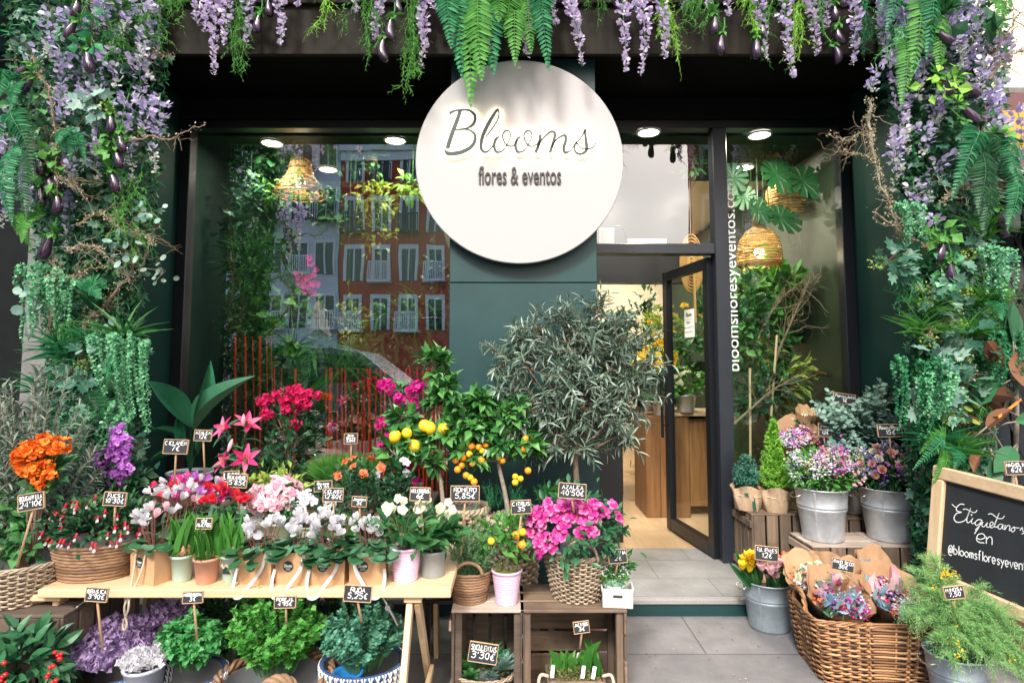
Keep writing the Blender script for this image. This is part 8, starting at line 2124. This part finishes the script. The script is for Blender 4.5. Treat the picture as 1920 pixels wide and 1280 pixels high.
# wicker lamps
def lamp(lab, c, w_, h_, Y, prof, bulb=True, en=3):
    C0 = at(*c, Y); r = pm(w_, Y, C0[2]) / 2; h = pm(h_, Y, C0[2])
    t = thing('pendant_lamp', lab, 'pendant lamp', C0, 0, 'woven pendant lamps'); mb = MB(); n = 26; a = np.arange(40) * 2 * math.pi / 40
    pr = catmull(np.array(prof, float), 8); zz_ = np.linspace(0, len(pr) - 1, n * 1)
    for z in zz_:
        q = pr[int(z)]; tube(mb, np.column_stack([q[0] * r * np.cos(a), q[0] * r * np.sin(a), q[1] * h + rng.normal(0, h * .006, 40)]), h / n * .48, 4, 0, True)
    for b in a[::4]: tube(mb, np.column_stack([pr[:, 0] * r * math.cos(b), pr[:, 0] * r * math.sin(b), pr[:, 1] * h]), .0025, 4)
    mb.build('shade', RATTAN, t, smooth=True)
    mb = MB(); tube(mb, [(0, 0, prof[0][1] * h), (0, 0, ZGT - .002 - C0[2])], .003, 5); mb.build('cable', WHITEC, t)
    if bulb:
        o = bpy.data.objects.new('bulb', LBULB); COL.objects.link(o); o.parent = t; o.location = (0, 0, -h * .12)
        ld = bpy.data.lights.new('bulb_light', 'POINT'); ld.energy = en; ld.color = (1, .82, .55); ld.shadow_soft_size = .04; lo = bpy.data.objects.new('bulb_light', ld); COL.objects.link(lo); lo.parent = t; lo.location = (0, 0, -h * .2)
    return t
LBULB = fruit_mesh(.04, glow('bulb_glow', (1, .85, .6), 25), 'bulb')
BELL = [(.12, .62), (.22, .5), (.3, .36), (.62, .26), (.9, .08), (1.0, -.16), (.98, -.34), (.92, -.42)]
lamp('woven rattan pendant lamp with a lit bulb behind the web address', (1423, 462), 78, 96, 4.75, BELL, True, 8)
lamp('second woven pendant lamp higher up beside the big monstera leaves', (1475, 372), 72, 74, 4.9, [(.3, .5), (.62, .42), (.92, .25), (1.0, 0), (.96, -.25), (.8, -.42)], False)
lamp('flared woven pendant lamp behind the large window', (563, 335), 96, 70, 4.7, [(.3, .9), (.36, .5), (.5, .1), (.8, -.2), (1.0, -.45)], True, 3)
lamp('small woven pendant lamp near the white sign behind the large window', (690, 300), 36, 14, 4.6, [(.4, .5), (.8, .2), (1, -.3)], False)
# monstera, orchid, palm
def monst(lab, lv, Y, mat=L_DARK):
    A = at(lv[0][0], lv[0][1], Y); t = thing('monstera', lab, 'house plant', A); mb = MB(); out = []
    for i in range(11):
        a = -math.pi / 2 + 2 * math.pi * (i + .5) / 11; g_ = 1 + .25 * max(0, math.sin(a)); out += [(.5 * g_ * math.cos(a - .2), .5 + .55 * g_ * math.sin(a - .2)), (.52 * g_ * math.cos(a + .16), .5 + .57 * g_ * math.sin(a + .16)), (.34 * math.cos(a + .27), .5 + .34 * math.sin(a + .27))]
    tp = T_outline(out, .08, (0, .45))
    for x, y, s, ang in lv:
        p = at(x, y, Y + rng.normal(0, .05)) - A; d = np.array([math.sin(ang), -.2, -math.cos(ang)]); scatter(mb, tp, [p], [d], [(rng.normal(0, .2), -1, .4)], pm(s, Y)); tube(mb, catmull([p, p + [0, .04, .08], (0, .08, .25)], 4), .004, 5)
    mb.build('leaves', mat, t); mb = MB(); tube(mb, [(0, .08, .2), (0, .08, ZGT - A[2] - .002)], .003, 5); mb.build('string', ROPE, t)
monst('large holed monstera leaves hanging beside the woven lamps', [(1440, 300, 70, .5), (1385, 310, 60, -.5), (1480, 320, 70, .9), (1420, 370, 50, .1), (1445, 390, 60, .8), (1400, 350, 44, -.3), (1500, 350, 46, 1.2)], 4.6)
t = thing('orchid', 'magenta orchid spike standing in the window display', 'orchid', at(590, 660, 4.45)); a0 = np.array(t.location)
mb = MB(); tube(mb, catmull([(0, 0, 0), at(588, 600, 4.45) - a0, at(578, 500, 4.42) - a0], 6), .003, 5); mb.build('stem', TWIG, t)
OR_ = mesh_of(flower(5, ROUND, .2, .9), .03, [P_MAG], 'orchid_bloom')
for k in range(30): put(t, 'bloom', OR_, at(575 + rng.normal(0, 10), 525 + rng.normal(0, 16), 4.40 + rng.normal(0, .02)) - a0, (rng.normal(0, .5), -1, .2), uni(.7, 1.1))
bush(t, (0, 0, 0), (.06, .06, .05), 12, LONG, (.12, .2), L_MID, .25, name='leaves')
t = thing('dried_palm_fan', 'pale dried palm fan hanging in the window display', 'dried leaf', at(597, 562, 4.4)); mb = MB(); n = 26
for i in range(n):
    u = i / n; scatter(mb, BLADE, [(rng.normal(0, .003), 0, -.2 * u)], [(.4 + .5 * u, -.1, -1 + .3 * u)], [(0, -1, .1)], .12, .02); scatter(mb, BLADE, [(0, 0, -.2 * u)], [(-.4 - .4 * u, -.1, -1 + .3 * u)], [(0, -1, .1)], .1, .02)
tube(mb, [(0, 0, .05), (0, 0, -.25)], .003, 5); mb.build('blades', leafm('dried_leaf', [(.5, .48, .4), (.68, .65, .56)], .7, .2), t)
# red cords, pink sofa back, peach flowers
t = thing('string_curtain', 'curtain of thin red cords hanging low in the large window', 'curtain', at(640, 600, 4.32))
a0 = np.array(t.location); CORD = leafm('red_cord', [(.6, .025, .015), (.8, .09, .03)], .6, .1)
xs = [438, 458, 470, 485, 489, 497, 504, 610, 619, 623, 632, 640, 671, 676, 682, 688, 695, 703, 712, 735, 760, 770, 790, 800, 806, 812, 816, 822, 826, 830, 834, 838, 520, 530, 560, 650, 658, 725, 748, 780]
for i, x in enumerate(xs):
    ytop = 630 if x < 520 else 690
    p = at(x, ytop, 4.32) - a0; q = at(x + rng.normal(0, 3), 930, 4.32) - a0; p[1] = q[1] = rng.normal(0, .03); mb = MB(); tube(mb, [p, (p + q) / 2 + rng.normal(0, .004, 3), q], uni(.003, .008), 5); mb.build('cord', CORD, t)
mb = MB(); tube(mb, [at(430, 596, 4.32) - a0, at(842, 596, 4.32) - a0], .006, 6); mb.build('rail', BLACK_P, t)
t = thing('bench_back', 'pale pink scalloped bench back standing behind the window', 'bench', at(655, 930, 4.45)); a0 = np.array(t.location); mb = MB(); xs = np.linspace(592, 722, 60); V = []
for x in xs:
    top = 818 + 9 * abs(math.sin((x - 592) / 130 * math.pi * 2.2)); p = at(x, top, 4.45) - a0; q = at(x, 960, 4.45) - a0; V += [(p[0], 0, p[2]), (p[0], 0, q[2]), (p[0], .03, p[2]), (p[0], .03, q[2])]
V = np.array(V); i = np.arange(len(xs) - 1) * 4; mb.add(V, np.concatenate([np.stack([i, i + 1, i + 5, i + 4], 1), np.stack([i + 2, i + 6, i + 7, i + 3], 1), np.stack([i, i + 4, i + 6, i + 2], 1)])); mb.build('panel', plain('dusty_pink', (.55, .38, .38), .7), t)
t = thing('peach_flowers', 'peach coloured flowers above the pink bench back', 'flowers', at(680, 790, 4.5)); blooms(t, [az_mesh(P_PEACH, .035)], 16, (0, 0, 0), (.12, .06, .05), (.8, 1.3), -.5); bush(t, (0, 0, -.04), (.12, .06, .05), 60, LEAFW, (.04, .06), L_MID, .6)
# view through the door
cb = at(1213, 968, 5.3); ct = at(1213, 780, 5.3)
t = thing('wooden_cabinet', 'tall brown wooden cabinet behind the open door', 'cabinet', (cb[0], 5.3, ZST)); mb = MB(); hC = ct[2] - ZST
for i in range(3): box(mb, (i * .13, 0, 0), (i * .13 + .128, .5, hC), 0, .003)
mb.build('body', CABW, t); mb = MB(); box(mb, (.395, .05, hC * .1), (.75, .5, hC - .03)); mb.build('side_shelf', CABW, t)
mb = MB(); box(mb, (.26, -.02, hC + .002), (.78, .5, hC + .035), 0, .003); mb.build('top', PINE, t)
def inpot(lab, px, Y, z, r, h, mat, pm_, n, rad, tpl, L, Wf, fl=None, nfl=0, nm='potted_plant'):
    t = thing(nm, lab, 'potted plant', gx(px, Y, z)); pot(t, r * .8, r, h, mat); bush(t, (0, 0, h + rad[2] * .7), rad, n, tpl, L, pm_, Wf, 12, .25, .2, -.6, .2)
    if fl: blooms(t, fl, nfl, (0, 0, h + rad[2] * .8), rad, (.9, 1.4), -.1)
    return t
YB_ = [az_mesh(P_YEL, .035)]; zc_ = ZST + hC + .003
inpot('zinc pot of trailing ivy on the wooden cabinet', 1238, 5.35, zc_, .07, .13, ZINC, L_MID, 260, (.2, .14, .2), IVY, (.05, .08), .9)
inpot('bright yellow flowers above the wooden cabinet', 1232, 5.45, zc_ + .14, .07, .16, ZINC, L_BRI, 220, (.2, .14, .2), LEAFW, (.05, .08), .5, YB_, 34)
inpot('round zinc pot of yellow green leaves seen through the door glass', 1286, 5.3, zc_ + .035, .09, .15, ZINC, L_BRI, 260, (.16, .12, .14), LEAFW, (.04, .07), .6, [az_mesh(P_CREAM, .02)], 16)
inpot('pale green flowering plant high behind the open door', 1246, 5.7, zc_ + .5, .06, .1, ZINC, L_YEL, 240, (.2, .14, .2), LEAFW, (.04, .08), .5, [az_mesh(P_YEL, .022)], 10)
inpot('tall leafy plant behind the door glass with a dark green pot', 1315, 5.5, zc_ + .25, .1, .24, GREEN_P, L_MID, 300, (.24, .15, .34), LEAFW, (.07, .12), .5, YB_, 5)
inpot('green plant low behind the door glass', 1300, 5.6, ZST + .55, .09, .12, CHALKB, L_BRI, 160, (.16, .12, .1), LEAFW, (.06, .1), .6)
inpot('dark tall plant silhouetted against the cream wall', 1205, 6.4, ZST + .9, .12, .35, CHALKB, L_DARK, 320, (.2, .16, .5), LEAFW, (.07, .12), .5)
inpot('dark leafy plant just inside the door by the pillar', 1135, 4.7, ZST + 1.05, .08, .2, CHALKB, L_DARK, 90, (.12, .1, .24), HEART, (.1, .14), .9)
t = thing('plant_shelf', 'dark wooden plant shelf inside beside the cabinet', 'shelf', gx(1205, 6.4, ZST)); mb = MB(); box(mb, (-.3, -.2, .85), (.4, .25, .89), 0, .003); mb.build('board', CABW, t)
for x in (-.28, .35):
    mb = MB(); box(mb, (x, -.18, 0), (x + .04, .22, .848)); mb.build('leg', CABW, t)
t = thing('side_stand', 'black stand holding a plant just inside the door by the pillar', 'stand', gx(1135, 4.7, ZST)); mb = MB(); box(mb, (-.12, -.12, 0), (.12, .12, 1.048), 0, .004); mb.build('column', BLACK_P, t)
t = thing('wicker_fan', 'long woven palm fan hanging behind the door glass', 'fan', at(1296, 490, 5.2)); mb = MB()
for k in range(9):
    u = (k + 1) / 9; a = np.linspace(0, 2 * math.pi, 40, endpoint=False); tube(mb, np.column_stack([.1 * u * np.cos(a), 0 * a, .26 * u * np.sin(a) - .02]), .011, 5, 0, True)
mb.build('weave', RATTAN, t, smooth=True); mb = MB(); tube(mb, [(.015, -.02, -.02), (.02, -.02, -.55)], .012, 6); mb.build('handle', RATTAN, t); mb = MB(); tube(mb, [(0, 0, .24), (0, 0, ZGT + .04 - at(1296, 490, 5.2)[2])], .003, 5); mb.build('string', ROPE, t)
# behind the tall right pane
RP = [('climbing green plant behind the left of the tall right pane', (1400, 600), (40, 90), 300, LEAFW, (.06, .11), .6, L_MID, 4.7), ('bright leafed plant behind the woven lamp', (1450, 540), (44, 50), 160, HEART, (.08, .13), .85, L_BRI, 4.8), ('tall leafy plant in the middle of the tall right pane', (1440, 650), (50, 70), 240, LEAFW, (.06, .12), .5, L_MID, 4.9),
      ('dark plants low behind the tall right pane', (1420, 740), (50, 50), 240, LEAFW, (.06, .1), .6, L_DARK, 4.6), ('yellow green plant with upright stems behind the pane', (1470, 700), (36, 50), 120, LEAFW, (.08, .13), .35, L_YEL, 4.7), ('big pale leaves under the monstera behind the pane', (1470, 580), (36, 40), 60, HEART, (.1, .16), .9, L_BRI, 5.0)]
for lab, c, rad, n, tpl, L, Wf, mat, Y in RP: inplant(lab, c, rad, n, tpl, L, Wf, mat, Y, nm='indoor_plant', group='plants behind the tall right pane')
def drybranch(lab, pts, Y, n, tl):
    A = at(*pts[0], Y); t = thing('dry_branch', lab, 'branch', A, 0, 'dry branches behind the glass'); mb = MB(); P = catmull(np.array([at(x, y, Y) - A for x, y in pts]), 6); tube(mb, P, np.linspace(.012, .004, len(P)), 6)
    for k in range(n):
        i = rng.integers(len(P) // 3, len(P)); Q = path(P[i], nrm(P[i] - P[i - 2]) + rng.normal(0, .7, 3) * [1, .5, 1], uni(.5, 1.1) * tl, 0, 6, .4); tube(mb, Q, np.linspace(.004, .0012, 6), 4)
        for j in (2, 3, 4): tube(mb, path(Q[j], nrm(Q[j] - Q[j - 1]) + rng.normal(0, .8, 3), uni(.2, .5) * tl, 0, 5, .4), .0012, 4)
    mb.build('wood', TWIG, t)
drybranch('tangled dry branches behind the tall right pane', [(1440, 740), (1460, 660), (1490, 590), (1520, 520)], 4.6, 22, .3)
drybranch('thin dry branches beside the woven lamp', [(1420, 640), (1450, 580), (1490, 540), (1530, 545)], 4.65, 16, .25)
drybranch('gnarled grey branch lying low behind the tall right pane', [(1370, 800), (1410, 765), (1450, 730), (1510, 700)], 4.45, 8, .2)
for i, (x, y0, y1, x1) in enumerate(((1405, 800, 690, 1406), (1444, 735, 628, 1457))):
    A = at(x, y0, 4.5); t = thing('bamboo_cane', 'pale bamboo cane behind the right pane, %s' % ('the shorter upright one' if i == 0 else 'the leaning one'), 'cane', A); mb = MB(); tube(mb, [(0, 0, -.3 if i == 0 else -.2), at(x1, y1, 4.5) - A], .009, 7); mb.build('cane', plain('bamboo', (.6, .48, .28), .5), t)
t = thing('brass_spotlight', 'small brass spotlight on the right side wall behind the pane', 'spotlight', at(1535, 700, 4.5)); mb = MB(); tube(mb, [(-.05, 0, .012), (.05, 0, -.01)], .018, 12); mb.build('barrel', plain('brass', (.6, .42, .15), .3, 1), t); mb = MB(); tube(mb, [(.03, 0, -.005), (XR - at(1535, 700, 4.5)[0], 0, -.02)], .006, 6); mb.build('arm', BLACK_P, t)

inpot('fern like plant on the shelf seen through the door above the olive tree', 1160, 6.5, ZST + .9, .1, .3, CABW, L_MID, 260, (.25, .16, .42), BLADE, (.1, .18), .16)
inpot('orange flowers beside the yellow flowers behind the door', 1222, 5.6, zc_ + .02, .08, .14, ZINC, L_MID, 140, (.16, .12, .12), LEAFW, (.04, .07), .5, [az_mesh(P_ORAN, .022)], 14)
inpot('leafy plant on the floor far inside the shop', 1215, 7.4, ZST, .16, .4, CREAM, L_MID, 260, (.3, .2, .5), LEAFW, (.08, .14), .5)
